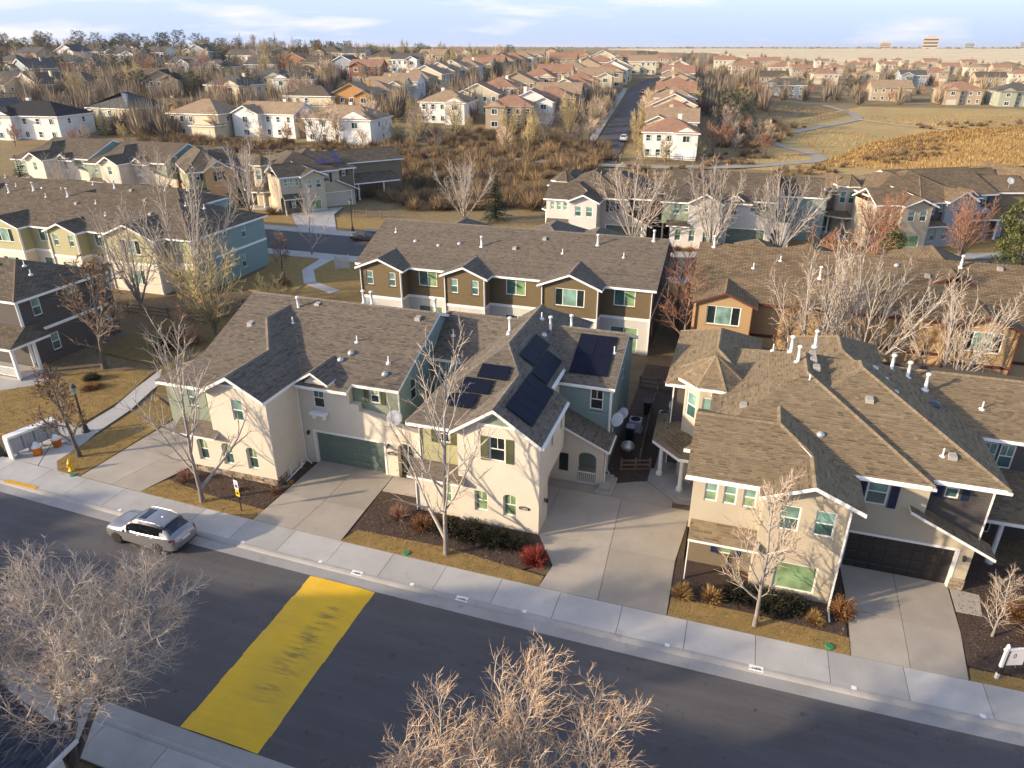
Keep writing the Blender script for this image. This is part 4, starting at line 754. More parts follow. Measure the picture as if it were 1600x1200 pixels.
    roof(h, [[(6.75, 28.6, e), (6.75, 37, e), (4.55, 37, rz_(4.55)), (4.55, 28.6, rz_(4.55))], [(4.55, 31.2, rz_(4.55)), (4.55, 37, rz_(4.55)), (3.05, 37, rz_(3.05)), (3.05, 32.9, rz_(3.05))], [(2.35, 31.9, e), (2.35, 28.6, e), (4.55, 28.6, rz_(4.55)), (4.55, 31.9, rz_(4.55))],
             [(-.95, 29.35, 5.9), (2.5, 29.35, 5.9), (4.55, 31.4, 6.79), (3.05, 32.9, 7.44), (-.95, 32.9, 7.44)], [(3.05, 36.4, 5.92), (-.95, 36.4, 5.92), (-.95, 32.9, 7.44), (3.05, 32.9, 7.44)]], N, rw_, [((4.55, 28.6, rz_(4.55)), (4.55, 31.3, rz_(4.55))), ((4.55, 31.4, 6.8), (3.05, 32.9, 7.45)), ((3.05, 32.9, 7.45), (3.05, 35.5, 7.45)), ((-.95, 32.9, 7.45), (3.05, 32.9, 7.45))])
    pl, rd = hip(-3.1, 2.3, 39.0, 48, 6.0, .55, 'y', 'hh'); roof(h, pl, N, rw_, rd)
    pl, rd = hip(4.0, 9.6, 41.5, 49.5, 5.9, .5, 'y', 'hh'); roof(h, pl, N, rw_, rd)
    pl, rd = hip(8.5, 24.3, 37.45, 45.7, 6.0, .40, 'x', 'gg'); roof(h, pl, N, rw_, rd)
    er = [(-.4 + 2.08 * cos(radians(a)), 38.95 + 2.05 * sin(radians(a)), 6.85) for a in range(-158, 203, 45)]; roof(h, [[er[i], er[i + 1], (-.4, 38.95, 8.15)] for i in range(8)], N, rw_, [(er[i], (-.4, 38.95, 8.15)) for i in range(8)], .18, 'turret_roof')
    roof(h, [[(-.5, 28.95, 2.6), (2.75, 28.95, 2.6), (2.75, 29.68, 3.3), (-.5, 29.68, 3.3)]], N, rw_, (), .13); roof(h, [[(13.25, 33.1, 2.5), (13.25, 31.85, 2.5), (9.3, 31.85, 4.38), (9.3, 33.1, 4.38)]], N, rw_, (), .15)
    roof(h, [[(-3.5, 41, 2.9), (-3.4, 37.5, 2.9), (-.6, 39.2, 3.7), (-.6, 41, 3.7)], [(-3.4, 37.5, 2.9), (-1.7, 35.8, 2.9), (-.6, 38.1, 3.7), (-.6, 39.2, 3.72)], [(-1.7, 35.8, 2.9), (-.62, 35.8, 2.9), (-.62, 38.1, 3.72)]], N, rw_, (), .2)
    roof(h, [[(13.0, 34.6, 2.95), (22, 34.6, 2.95), (22, 37.9, 4.1), (13.0, 37.9, 4.1)]], N, rw_, (), .2)
    trimline(h, [((12.72, 32.96, 2.7), (12.72, 32.96, 5.85)), ((-.45, 29.05, .1), (-.45, 29.05, 2.5))], .14)
    for x, y in ((-2.85, 38.0), (-1.5, 36.6), (14.3, 35.1), (19, 35.1)): co = MB(); co.lathe([(.2, 0), (.2, .2), (.13, .26), (.11, 2.5), (.17, 2.58), (.17, 2.72)], (x, y, .05 if x > 0 else .3), 12); co.build('column', MT['white'], h)
    po = MB(); po.prism([(-3.2, 41), (-3.2, 37.4), (-1.6, 35.9), (-.6, 35.9), (-.6, 41)], 0, .3); po.prism([(-3.45, 38.8), (-3.45, 37.3), (-1.7, 35.55), (-.6, 35.55), (-.6, 35.9), (-1.6, 35.9), (-3.2, 37.4), (-3.2, 38.8)], 0, .15); po.build('porch_floor', MT['concrete_porch'], h)
    if full:
        stones(h, (11.85, 32.37), (12.5, 32.37), .05, .75, 8)
        vents(h, [('pipe', 4.9, 41.5, 8.4), ('pipe', 3.6, 40.7, 8.2), ('pipe', 3.9, 39.0, 8.3), ('box', 4.7, 40.2, 8.4), ('box', 4.7, 39.3, 8.4), ('box', 4.8, 38.2, 8.4), ('stub', 2.7, 41.6, 7.8), ('box', 1.3, 34.9, 7.15), ('dome', 5.0, 33.5, 6.85), ('stub', 4.4, 36.7, 8.2), ('box', 7.3, 36.2, 7.8), ('stub', 10.4, 33.6, 6.6), ('box', 10.8, 33.6, 6.6), ('pipe', 8.9, 40.6, 7.8), ('pipe', 9.8, 40.7, 7.45), ('pipe', 10.6, 39.9, 7.2), ('can', 10.8, 38.3, 6.95), ('dome', 8.3, 38.6, 8.0), ('dome', 7.8, 39.3, 8.3), ('dome', 8.6, 37.3, 7.9), ('stub', 13.3, 39.3, 6.75)])
        plaque(h, .45, 30.49, 1.75, '11870'); wall_lamp(h, 12.15, 32.39, 2.0)
        g = MB(); g.bar((-.98, 29.3, 5.78), (2.4, 29.3, 5.78), .12, .12); g.bar((6.4, 31.55, 5.88), (9.95, 31.55, 5.88), .12, .12); g.bar((10.05, 32.2, 5.9), (13.1, 32.2, 5.9), .12, .12); g.build('gutter', MT['white'], h); downpipe(h, 6.2, 28.9, .1, 5.6, (0, -.9)); downpipe(h, -2.62, 39.5, .1, 5.85)
    return h
# ------------------------------------------------------------------ garden side of the townhouse rows, seen from behind
def row_house(label, x0, x1, y0, depth, bumps, upper, lower, side, trim='white', roofm='roof_base', near=None, band=3.2, wtrim=.1, hips='gg', zr=None, group=None, off=(0, 0, 0), rz=0, right_open=True, peaks=()):
    h = thing('townhouse_row', label, 'house', off, rz, group, base=((x0 + x1) / 2, y0 + depth / 2, 0))
    u, l, sd = MB(), MB(), MB(); k = .4; bd = 1.35
    segs = []; x = x0
    for a, b in bumps:
        if a > x: segs.append((x, a, 0))
        segs.append((a, b, 1)); x = b
    if x < x1: segs.append((x, x1, 0))
    tl = []
    for a, b, f in segs:
        y = y0 - bd * f; p0, p1 = (a, y), (b, y); L = b - a
        if f and L > 4: hh = [((L - 2.55) / 2, (L + 2.55) / 2, 4.2, 5.75, 's3')]; gh = [((L - 2.2) / 2, (L + 2.2) / 2, .9, 2.5, 's3')]
        elif f: hh = [(.55, 1.2, 4.35, 5.65, 'dh'), (L - 1.2, L - .55, 4.35, 5.65, 'dh')]; gh = [((L - 1.8) / 2, (L + 1.8) / 2, .9, 2.4, 's2')]
        elif L > 2.4: hh = [((L - 1.8) * .45, (L - 1.8) * .45 + 1.8, 4.25, 5.75, 's2')]; gh = [((L - 2.4) * .5, (L + 2.4) * .5, .15, 2.4, 's2')]
        else: hh = gh = []
        wall(u, p0, p1, band, 5.95, hh, top=[(L / 2, 5.95 + L / 2 * k)] if f else None); wall(l, p0, p1, 0, band, gh)
        for a_ in hh + gh: window(h, p0, p1, *a_[:4], a_[4], panes=(('glass_dark', 'glass_pale', 'glass_dark') if a_[4] == 's3' else ('glass_teal', 'glass_green') if a_[4] == 's2' else ('glass_pale', 'glass_teal')), trim=wtrim, frame=trim if trim == 'white' else 'white')
        tl.append(((a, y - .02, band), (b, y - .02, band)))
        if f:
            wall(u, (b, y), (b, y0), band, 5.95); wall(l, (b, y), (b, y0), 0, band); wall(u, (a, y0), (a, y), band, 5.95); wall(l, (a, y0), (a, y), 0, band)
            tl += [((b + .02, y, band), (b + .02, y0, band)), ((b, y - .02, .1), (b, y - .02, 5.85)), ((a, y - .02, .1), (a, y - .02, 5.85))]
            pl, rd = hip(a - .4, b + .4, y - .4, y0 + 3.2, 5.97, k, 'y'); roof(h, pl, near, roofm, rd[:1], .18, trim=trim)
    y1 = y0 + depth; m = depth / 2; zt = 5.95 + m * k
    rhs = [(1.2, 2.0, 4.2, 5.7), (4.6, 5.7, 5.0, 5.6), (8.2, 9.0, 4.2, 5.7)]; rls = [(2.0, 2.8, .9, 2.4), (7.5, 8.3, .9, 2.4)]
    wall(sd, (x1, y0), (x1, y1), 0, 5.95, rhs + rls, top=[(m, zt)] if hips[1] == 'g' else None); wall(sd, (x0, y1), (x0, y0), 0, 5.95, top=[(m, zt)] if hips[0] == 'g' else None); wall(sd, (x1, y1), (x0, y1), 0, 5.95)
    for a in rhs + rls: window(h, (x1, y0), (x1, y1), *a, trim=wtrim, style='s2' if a[3] - a[2] < 1 else 'dh')
    tl += [((x1 + .02, y0, band), (x1 + .02, y1, band)), ((x1 + .02, y0 - .02, .1), (x1 + .02, y0 - .02, 5.85))]
    u.build('siding', MT[upper], h); l.build('wall', MT[lower], h); sd.build('siding', MT[side], h)
    trimline(h, tl, .24, 'trim', trim, .06)
    pl, rd = hip(x0 - .4, x1 + .4, y0 - .4, y1 + .4, 5.97, k, 'x', hips); roof(h, pl, near, roofm, rd, trim=trim)
    for px0, px1, py0, py1, pz, ax, en in peaks: pl, rd = hip(px0, px1, py0, py1, pz, .5, ax, en); roof(h, pl, near, roofm, rd, trim=trim)
    rr = random.Random(int(x0)); L = x1 - x0
    vents(h, [(rr.choice(('pipe', 'stub', 'stub', 'box', 'dome')), x0 + L * (i + .5) / 11 + rr.uniform(-.6, .6), y0 + t, 5.97 + k * (t + .4)) for i in range(11) for t in [rr.uniform(m * .35, m * .95)]])
    return h
house_a('cream stucco townhouse with green garage door beside the silver car', full=True, near='shingle_near')
house_b('cream stucco townhouse with black solar panels on its roof', full=True, near='shingle_near')
house_c('tan stucco townhouse with octagonal turret and dark brown garage door', full=True, near='shingle_warm', stucco='stucco_tan', side='umber', side2='dark', door='garage_dark', roof='roof_warm')
row_house('long brown townhouse row with white trim behind the solar panel house', -33.3, -6.35, 57.0, 12.6, [(-32.6, -28.6), (-24.3, -20.6), (-15.4, -10.6)], 'brown', 'stucco_grey', 'dark', near='shingle_near', peaks=((-21, -15, 64.5, 73, 6.6, 'y', 'hh'), (-16.2, -10.4, 63.8, 72, 6.5, 'y', 'hh'), (-30, -25.5, 63.5, 72, 6.6, 'y', 'hh')))
row_house('golden tan townhouse row with maroon trim behind the turret house', -2.9, 26.0, 56.4, 13, [(-2.6, 1.6), (15.2, 19.5)], 'gold', 'stucco_gold', 'umber', trim='red_trim', roofm='roof_warm', hips='gg', peaks=((-.5, 3.6, 64.5, 69, 7.4, 'y', 'hh'), (3.0, 9.5, 62.5, 72, 6.3, 'y', 'hh'), (12.5, 19.5, 60, 73, 6.6, 'y', 'gh')))
row_house('pale olive townhouse row with teal end wall by the second street', -86, -54.3, 59.0, 12.4, [(-81, -76.3), (-72, -68.1), (-64.2, -57.8)], 'olive', 'stucco', 'teal', hips='gh')
row_house('olive rear townhouse row behind the pale olive row', -108, -66, 71.6, 7.5, [(-100, -95.5), (-84, -79.5)], 'olive', 'stucco', 'teal', hips='hh')
row_house('dark umber end townhouse with pale blue window trim at the left edge', -72, -53.7, 38.6, 8.4, [], 'dark', 'dark', 'dark', hips='hh', band=3.0)
house_c('grey townhouse with small turret beyond the brown row', (-24.6, 62.7, 0), stucco='stucco_grey', side='green', side2='dark', roof='roof_base')
house_a('pale grey townhouse with three arched windows beyond the second street', (21.7, 64.9, 0), stucco='stucco_grey')
house_c('taupe townhouse with navy shutters turned along the curving second street', (15, 73.0, 0), radians(18), stucco='stucco_tan', side2='umber', roof='roof_warm')
house_a('slate blue and tan townhouse with white flower boxes beyond the white trees', (51.5, 76.5, 0), radians(30), stucco='stucco_blue', side='dark', side2='umber', shutter='shutter_navy', roof='roof_warm')
house_b('apricot stucco townhouse at the right end of the curving row', (51.0, 86, 0), radians(38), stucco='stucco_gold', side2='gold', roof='roof_warm')
house_a('cream townhouse with teal gable end beside the dark spruce', (-94.3, 68, 0), stucco='stucco', roof='roof_base')
house_a('cream townhouse with teal gable end between two bare white trees', (-77.6, 68, 0), stucco='stucco', roof='roof_base')
house_b('ochre stucco townhouse with black shutters beside a tall white tree', (-74, 66.5, 0), radians(48), stucco='stucco_gold', side2='umber', roof='roof_base', shutter='garage_dark')
MT['solar_violet'] = plain('violet_solar_glass', (.05, .04, .09), .3, .1, 2, spec=.5)
j = house_c('taupe townhouse with cream garage and purple solar panels on the hip roof', (-73.5, 68.5, 0), radians(52), stucco='stucco_tan', side='umber', side2='umber', door='garage_cream', roof='roof_base')
for sx, sy_, nx, ny in ((7.0, 33.2, 2, 1), (10.2, 33.6, 1, 2), (2.2, 30.0, 0, 0)):
    for i in range(nx):
        for q in range(ny):
            mb = MB(); k = .45; x, y = sx + i * 1.15, sy_ + q * 1.6; z = 6.02 + k * (y - (31.6 if sx < 9 else 32.25)) + .14; P4 = [Vector((x, y, z)), Vector((x + 1.1, y, z)), Vector((x + 1.1, y + 1.5, z + 1.5 * k)), Vector((x, y + 1.5, z + 1.5 * k))]; Q4 = [v - Vector((0, 0, .05)) for v in P4]; mb.poly(P4); mb.poly(Q4[::-1]); [mb.poly([P4[a], Q4[a], Q4[(a + 1) % 4], P4[(a + 1) % 4]]) for a in range(4)]; mb.build('solar_panel', MT['solar_violet'], j)
# ------------------------------------------------------------------ trees and shrubs
BARK = {'white': [(0, (.20, .17, .15)), (.3, (.38, .34, .30)), (.6, (.47, .41, .34)), (.85, (.42, .33, .25)), (1, (.36, .24, .16))],
        'tan': [(0, (.09, .07, .06)), (.3, (.26, .21, .165)), (.6, (.60, .51, .40)), (.85, (.60, .45, .31)), (1, (.52, .31, .16))],
        'pale': [(0, (.07, .06, .055)), (.3, (.22, .19, .16)), (.6, (.56, .50, .43)), (.85, (.58, .49, .39)), (1, (.50, .36, .24))],
        'red': [(0, (.13, .10, .085)), (.3, (.24, .17, .13)), (.6, (.33, .19, .125)), (.85, (.34, .155, .085)), (1, (.30, .12, .06))],
        'grey': [(0, (.11, .09, .08)), (.3, (.2, .17, .145)), (.6, (.27, .225, .185)), (.85, (.29, .22, .165)), (1, (.25, .175, .12))],
        'gold': [(0, (.15, .12, .08)), (.3, (.28, .22, .13)), (.6, (.42, .34, .18)), (.85, (.45, .36, .18)), (1, (.38, .29, .13))]}
for k_, v_ in BARK.items(): MT['bark_' + k_] = tinted(k_ + '_bark', v_, .9, .2, 5)
MT['needle'] = tinted('dark_needles', [(0, (.012, .02, .012)), (.5, (.032, .05, .024)), (1, (.075, .095, .04))], .8, .25, 3); MT['needle_olive'] = tinted('olive_needles', [(0, (.02, .032, .012)), (.5, (.06, .075, .025)), (1, (.15, .15, .05))], .8, .25, 3)  # olive is the lighter needle colour of the pines
MT['leaf_brown'] = tinted('withered_leaves', [(0, (.09, .045, .022)), (.5, (.22, .105, .045)), (1, (.36, .19, .08))], .9, .2, 6); MT['leaf_red'] = tinted('crimson_twigs', [(0, (.12, .02, .018)), (.5, (.27, .045, .035)), (1, (.38, .10, .06))], .8, .2, 6)
MT['leaf_gold'] = tinted('dry_stalks', [(0, (.13, .075, .03)), (.5, (.28, .17, .06)), (1, (.44, .30, .12))], .95, .2, 6); MT['leaf_dark'] = tinted('juniper_sprays', [(0, (.014, .014, .01)), (.5, (.035, .035, .02)), (1, (.075, .065, .035))], .9, .2, 6)
MT['thicket'] = tinted('willow_thicket', [(0, (.10, .07, .045)), (.4, (.20, .14, .085)), (.75, (.30, .20, .10)), (1, (.38, .26, .12))], .95, .25, .25)
def stroke(rr, p, d, L, n, wob, trop):
    pts = [p.copy()]; d = d.normalized()
    for i in range(n):
        d = (d + Vector((rr.gauss(0, wob), rr.gauss(0, wob), rr.gauss(0, wob) * .7 + trop))).normalized(); p = p + d * (L / n); pts.append(p)
    return pts
def at(pts, t):
    f = t * (len(pts) - 1); i = min(int(f), len(pts) - 2); q = f - i; return pts[i].lerp(pts[i + 1], q), (pts[i + 1] - pts[i]).normalized()
def side_dir(rr, d, ang, az):
    x = d.cross(Vector((0, 0, 1)));
    if x.length < .05: x = Vector((1, 0, 0))
    x.normalize(); y = d.cross(x); return (d * cos(ang) + (x * cos(az) + y * sin(az)) * sin(ang)).normalized()
def bare_tree(seed, H=8, spread=1.0, stems=1, n1=11, n2=8, n3=6, tw=.012, r0=.13, clear=.2, lean=0, ang=(35, 60), leaves=0, up=.10, n4=0, tilts=(.10, .26), wig=1.0):
    """Trunk mesh (trunk and main limbs) and crown mesh (branches and twigs) of a leafless tree."""
    rr = random.Random(seed); tr, cr = MB(), MB(); gold = 2.39996
    tops = []
    for s in range(stems):
        a = s * gold + rr.random(); tilt = (tilts[0] + (tilts[1] - tilts[0]) * ((s + .5) / stems) ** .6) * (stems > 1); d = Vector((sin(tilt) * cos(a) + lean, sin(tilt) * sin(a), cos(tilt)))
        Ls = H * (.80 if stems == 1 else rr.uniform(.66, .82)); pts = stroke(rr, Vector((0, 0, -.15)), Vector((d.x * .25, d.y * .25, 1)) if stems > 1 else d, Ls * .12, 1, 0, 0)[:1]; pts += stroke(rr, pts[0] + (Vector((0, 0, Ls * .07)) if stems > 1 else d * (Ls * .12)), d, Ls * .93, 7, .05 * wig, .025); R = r0 * (1 if stems == 1 else .68); rad = [R * (1 - .82 * (i / 8) ** .8) + tw for i in range(9)]; rad[0] *= 1.35
        for i in range(8): tr.tube(pts[i:i + 2], rad[i:i + 2], 7, tint=.05 + .35 * i / 8, cap=False)
        for k in range(n1):
            t = clear + (1 - clear) * ((k + .5 * rr.random()) / n1) ** .9; p, dd = at(pts, min(t, .98)); az = k * gold + rr.random() * .6
            L1 = H * .46 * spread * (1 - .55 * t) * rr.uniform(.8, 1.15); A = radians(rr.uniform(*ang)) * (1.1 - .45 * t); d1 = side_dir(rr, dd, A, az)
            r1 = max(tw * 1.6, rad[min(int(t * 8), 8)] * .55); b1 = stroke(rr, p, d1, L1, 5, .10 * wig, up); (tr if r1 > .035 else cr).tube(b1, [r1 * (1 - .7 * i / 5) for i in range(6)], 5, tint=.35 + .15 * t, cap=False)
            for m in range(n2):
                t2 = .18 + .82 * (m + rr.random() * .7) / n2; p2, e2 = at(b1, min(t2, .99)); L2 = L1 * .52 * (1.1 - .55 * t2) * rr.uniform(.7, 1.2); d2 = side_dir(rr, e2, radians(rr.uniform(25, 50)), m * gold + rr.random())
                b2 = stroke(rr, p2, d2, L2, 3, .13 * wig, up * .9); r2 = max(tw * 1.25, r1 * .42); cr.tube(b2, [r2, r2 * .8, r2 * .6, tw * .8], 4, tint=.55 + .12 * rr.random(), cap=False)
                for q in range(n3):
                    t3 = .2 + .8 * (q + rr.random() * .7) / n3; p3, e3 = at(b2, min(t3, .99)); L3 = max(.28, L2 * .5 * rr.uniform(.6, 1.25)); d3 = side_dir(rr, e3, radians(rr.uniform(20, 48)), q * gold + rr.random() * 2); b3 = stroke(rr, p3, d3, L3, 2, .15 * wig, up * .8)
                    cr.tube(b3, [tw, tw * .8, tw * .35], 3, tint=.72 + .28 * rr.random(), cap=False)
                    for z in range(n4):
                        p4, e4 = at(b3, rr.uniform(.2, .95)); b4 = stroke(rr, p4, side_dir(rr, e4, radians(rr.uniform(20, 55)), rr.random() * 6.3), L3 * rr.uniform(.4, .7), 1, .1, .05); cr.tube(b4, [tw * .8, tw * .3], 3, tint=.8 + .2 * rr.random(), cap=False)
                    if leaves and rr.random() < leaves:
                        for z in range(3):
                            c = at(b3, rr.random())[0]; u = Vector((rr.gauss(0, 1), rr.gauss(0, 1), rr.gauss(0, 1))).normalized() * .07; v = Vector((rr.gauss(0, 1), rr.gauss(0, 1), rr.gauss(0, 1))).normalized() * .06; cr.poly([c - u, c - v, c + u, c + v], 1, rr.random())
    return tr, cr
def tree_kind(name, bark, **kw):
    tr, cr = bare_tree(**kw); mats = [MT['bark_' + bark]] + ([MT['leaf_brown']] if kw.get('leaves') else [])
    return (tr.data('trunk', mats[:1], True), cr.data('crown', mats, False), name)
def plant_tree(kind, loc, rz, sc, label, group=None, name=None, cat='tree'):
    o = thing(name or kind[2], label, cat, loc, rz, group); o.scale = (sc, sc, sc) if not hasattr(sc, '__len__') else sc
    link('trunk', kind[0], o); link('crown', kind[1], o); return o
def spruce(seed, H=9, R=2.4, whorls=22, per=9, mat='needle', nd=5):
    rr = random.Random(seed); tr, cr = MB(), MB(); tr.tube([(0, 0, -.1), (0, 0, H * .5), (0, 0, H * .97)], [.16, .09, .02], 6, tint=.1)
    for w in range(whorls):
        t = w / whorls; z = H * (.06 + .92 * t); r = R * (1 - t) ** .85 * rr.uniform(.85, 1.1) + .12
        for k in range(max(4, int(per * (1 - t * .4)))):
            a = k * 2 * pi / per + w * .7 + rr.gauss(0, .2); L = r * rr.uniform(.75, 1.12); d = Vector((cos(a), sin(a), rr.uniform(-.28, .05))); s = Vector((-sin(a), cos(a), 0)); ti = rr.random()
            for q in range(nd):
                f = (q + .6) / nd; c = Vector((0, 0, z)) + d * (L * f) + Vector((0, 0, -.12 * f * f * L)); h = (.20 + .26 * (1 - f)) * min(1, r) * 1.2
                for sg in (1, -1): e = c + s * (sg * h * rr.uniform(.7, 1.3)) + d * (h * .8) + Vector((0, 0, rr.uniform(-.16, .06))); cr.poly([c - d * (L / nd * .55), c + d * (L / nd * .5), e], 0, max(0, min(1, ti * .6 + .4 * f * rr.random())))
    return tr.data('trunk', [MT['bark_grey']], True), cr.data('crown', [MT[mat]]), 'spruce_tree'
def pine(seed, H=8, R=3, clumps=70, blades=34, mat='needle_olive'):
    rr = random.Random(seed); tr, cr = MB(), MB(); top = stroke(rr, Vector((0, 0, -.1)), Vector((0, 0, 1)), H * .9, 6, .06, .05); tr.tube(top, [.2 - .028 * i for i in range(7)], 7, tint=.1)
    for k in range(clumps):
        t = .2 + .8 * (k + .5) / clumps; a = k * 2.4; rad = R * (1 - (abs(t - .45) / .62) ** 2) ** .5 * rr.uniform(.35, 1) if abs(t - .45) < .6 else .3; c = Vector((rad * cos(a), rad * sin(a), H * t)); p, _ = at(top, min(.95, t * .9)); tr.tube([p, c], [.045, .02], 4, tint=.2, cap=False)
        for b_ in range(blades):
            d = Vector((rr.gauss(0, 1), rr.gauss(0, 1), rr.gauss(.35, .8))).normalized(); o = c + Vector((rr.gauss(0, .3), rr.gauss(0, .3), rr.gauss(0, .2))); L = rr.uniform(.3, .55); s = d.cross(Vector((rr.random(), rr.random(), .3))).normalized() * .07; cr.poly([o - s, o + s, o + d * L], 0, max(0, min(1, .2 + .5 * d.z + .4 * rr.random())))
    return tr.data('trunk', [MT['bark_grey']], True), cr.data('crown', [MT[mat]]), 'pine_tree'
def shrub_mesh(seed, R=.7, H=.8, n=420, mat='leaf_gold', twig=.012, leaf=0, flat=.0):
    """Dome of fine upright stems, optionally with small leaves at their ends."""
    rr = random.Random(seed); mb = MB()
    for i in range(n):
        a = rr.random() * 2 * pi; e = math.asin(rr.random() ** .8) * .98 + .02; d = Vector((cos(a) * cos(e) * R, sin(a) * cos(e) * R, sin(e) * H)); L = rr.uniform(.75, 1.05) * (1 + .1 * sin(3 * a + seed)); st = d * rr.uniform(.05, .5) * Vector((1, 1, 1)).length * .4; st.z = abs(st.z) * .6
        mid = st.lerp(d * L, .55) + Vector((rr.gauss(0, .04), rr.gauss(0, .04), .05)); s = Vector((rr.gauss(0, 1), rr.gauss(0, 1), rr.gauss(0, 1))).cross(d).normalized() * twig * (1 + rr.random()); ti = rr.random() * .7 + .3 * sin(e)
        mb.poly([st - s, st + s, mid + s * .8, mid - s * .8], 0, ti); mb.poly([mid - s * .8, mid + s * .8, d * L], 0, ti)
        if leaf:
            for q in range(2): c = mid.lerp(d * L, rr.random()) + Vector((rr.gauss(0, .03), rr.gauss(0, .03), rr.gauss(0, .03))); u = Vector((rr.gauss(0, 1), rr.gauss(0, 1), rr.gauss(0, 1))).normalized() * leaf; v = u.cross(Vector((rr.random(), rr.random(), 1))).normalized() * leaf * .7; mb.poly([c - u, c - v, c + u, c + v], 0, max(0, min(1, ti + rr.gauss(0, .2))))
    return mb.data('shrub', [MT[mat]])
K = {}
K['street'] = tree_kind('bare_tree', 'white', seed=3, H=8.5, stems=1, n1=14, n2=6, n3=4, tw=.012, r0=.11, spread=1.08, ang=(30, 62), clear=.12)
K['small'] = tree_kind('bare_tree', 'white', seed=21, H=6.5, stems=1, n1=14, n2=7, n3=5, tw=.014, r0=.085, spread=.85, ang=(40, 75), clear=.14)
K['crossing'] = tree_kind('bare_tree', 'tan', seed=5, H=7.0, stems=9, n1=11, n2=8, n3=6, n4=3, tw=.0062, r0=.15, spread=.95, ang=(22, 50), up=.12, clear=.3, wig=1.2, tilts=(.0, .62))
K['corner'] = tree_kind('bare_tree', 'pale', seed=8, H=8.2, stems=4, n1=15, n2=10, n3=7, n4=3, tw=.0066, r0=.2, spread=1.1, ang=(28, 58), up=.11, clear=.52, wig=1.3, tilts=(.1, .42))
K['oak'] = tree_kind('bare_tree', 'red', seed=71, H=8, stems=1, n1=14, n2=8, n3=6, tw=.016, r0=.14, spread=1.15, ang=(35, 70), clear=.2)
K['leafy'] = tree_kind('brown_leaved_tree', 'grey', seed=9, H=6.5, stems=1, n1=12, n2=8, n3=6, tw=.014, r0=.12, spread=1.0, leaves=.5)
K['vase'] = tree_kind('bare_tree', 'white', seed=31, H=10, stems=7, n1=8, n2=5, n3=4, tw=.013, r0=.17, spread=.78, ang=(16, 34), up=.05, clear=.25, tilts=(.08, .62), wig=.7)
K['vase2'] = tree_kind('bare_tree', 'white', seed=34, H=10, stems=8, n1=8, n2=5, n3=3, tw=.013, r0=.14, spread=.75, ang=(15, 32), up=.05, clear=.28, tilts=(.1, .78), wig=.7)
K['redvase'] = tree_kind('bare_tree', 'red', seed=41, H=8, stems=7, n1=8, n2=6, n3=5, tw=.016, r0=.14, spread=.8, ang=(18, 38), clear=.22, tilts=(.1, .66), up=.05, wig=.8)
K['goldvase'] = tree_kind('bare_tree', 'gold', seed=44, H=9, stems=5, n1=9, n2=7, n3=5, tw=.017, r0=.17, spread=.85, ang=(20, 42), clear=.22, tilts=(.08, .5), up=.06)
K['far1'] = tree_kind('bare_tree', 'grey', seed=51, H=10, stems=2, n1=9, n2=6, n3=5, tw=.035, r0=.2, spread=1.1, ang=(30, 60)); K['far2'] = tree_kind('bare_tree', 'red', seed=52, H=9, stems=2, n1=9, n2=6, n3=5, tw=.04, r0=.18, spread=1.15, ang=(30, 62))
K['far3'] = tree_kind('bare_tree', 'gold', seed=53, H=10, stems=3, n1=8, n2=6, n3=5, tw=.035, r0=.2, spread=.95, ang=(22, 48)); K['far4'] = tree_kind('bare_tree', 'tan', seed=54, H=9, stems=2, n1=9, n2=6, n3=5, tw=.04, r0=.2, spread=1.2, ang=(35, 65))
K['spruce'] = spruce(61, 8, 2.1); K['spruce_far'] = spruce(62, 9, 2.6, 13, 8, 'needle', 4); K['pine'] = pine(63, 8, 3.0, 90, 60); K['pine_far'] = pine(64, 8, 3.4, 45, 26, 'needle'); K['pine_far2'] = pine(65, 7, 3.6, 45, 26, 'needle_olive')
# ------------------------------------------------------------------ planting near the houses
plant_tree(K['street'], (-27.7, 27.1, .14), .4, (1.15, 1.15, 1.36), 'bare white-barked tree leaning before the arched windows of the garage house')
plant_tree(K['street'], (-12.4, 27.1, .14), 2.3, (1.15, 1.15, 1.46), 'bare white tree with reddish twigs before the solar panel house')
plant_tree(K['small'], (2.95, 26.75, .14), 1.1, (1.1, 1.1, 1.3), 'slender pale tree in the bed below the turret house')
plant_tree(K['leafy'], (-38.7, 28.8, .14), 0, (1.1, 1.1, 1.0), 'brownish bare tree on the lawn beside the mailboxes')
plant_tree(K['leafy'], (-48.5, 40.5, .1), 2, (1.75, 1.75, 1.45), 'tree holding brown leaves before the dark end townhouse')
plant_tree(K['small'], (13.1, 29.4, .13), 2.0, (.62, .62, .6), 'small bare shrub-like tree beside the for-sale post')
plant_tree(K['crossing'], (-3.7, 10.7, .1), .9, (1.75, 1.75, 1.14), 'dense bare orange-tipped tree at the bottom edge of the photo')
tc_ = plant_tree(K['corner'], (-20.6, 11.6, .1), 2.6, (1.28, 1.28, .95), 'wide bare tree with dark trunks in the bottom corner beside the blue roof'); tc_.rotation_euler = (Matrix.Rotation(-.2, 3, 'X') @ Matrix.Rotation(2.6, 3, 'Z')).to_euler()
plant_tree(K['vase'], (-50.6, 54.0, .08), .5, (1.3, 1.3, 1.6), 'tallest bare grey tree before the olive row')
plant_tree(K['goldvase'], (-44.7, 49.5, .08), 1.5, (1.05, 1.05, 1.15), 'yellowish bare tree near the teal end wall')
plant_tree(K['vase'], (-56.5, 53.0, .08), 2.5, (1.0, 1.0, 1.2), 'bare grey tree before the second gable of the olive row')
plant_tree(K['leafy'], (-43.0, 44.0, .1), .7, (.9, .9, .8), 'low russet tree on the olive lawn behind the garage house')
plant_tree(K['goldvase'], (-41.5, 53.5, .08), 2.9, (.6, .6, .62), 'low golden multi-stemmed tree behind the garage house')
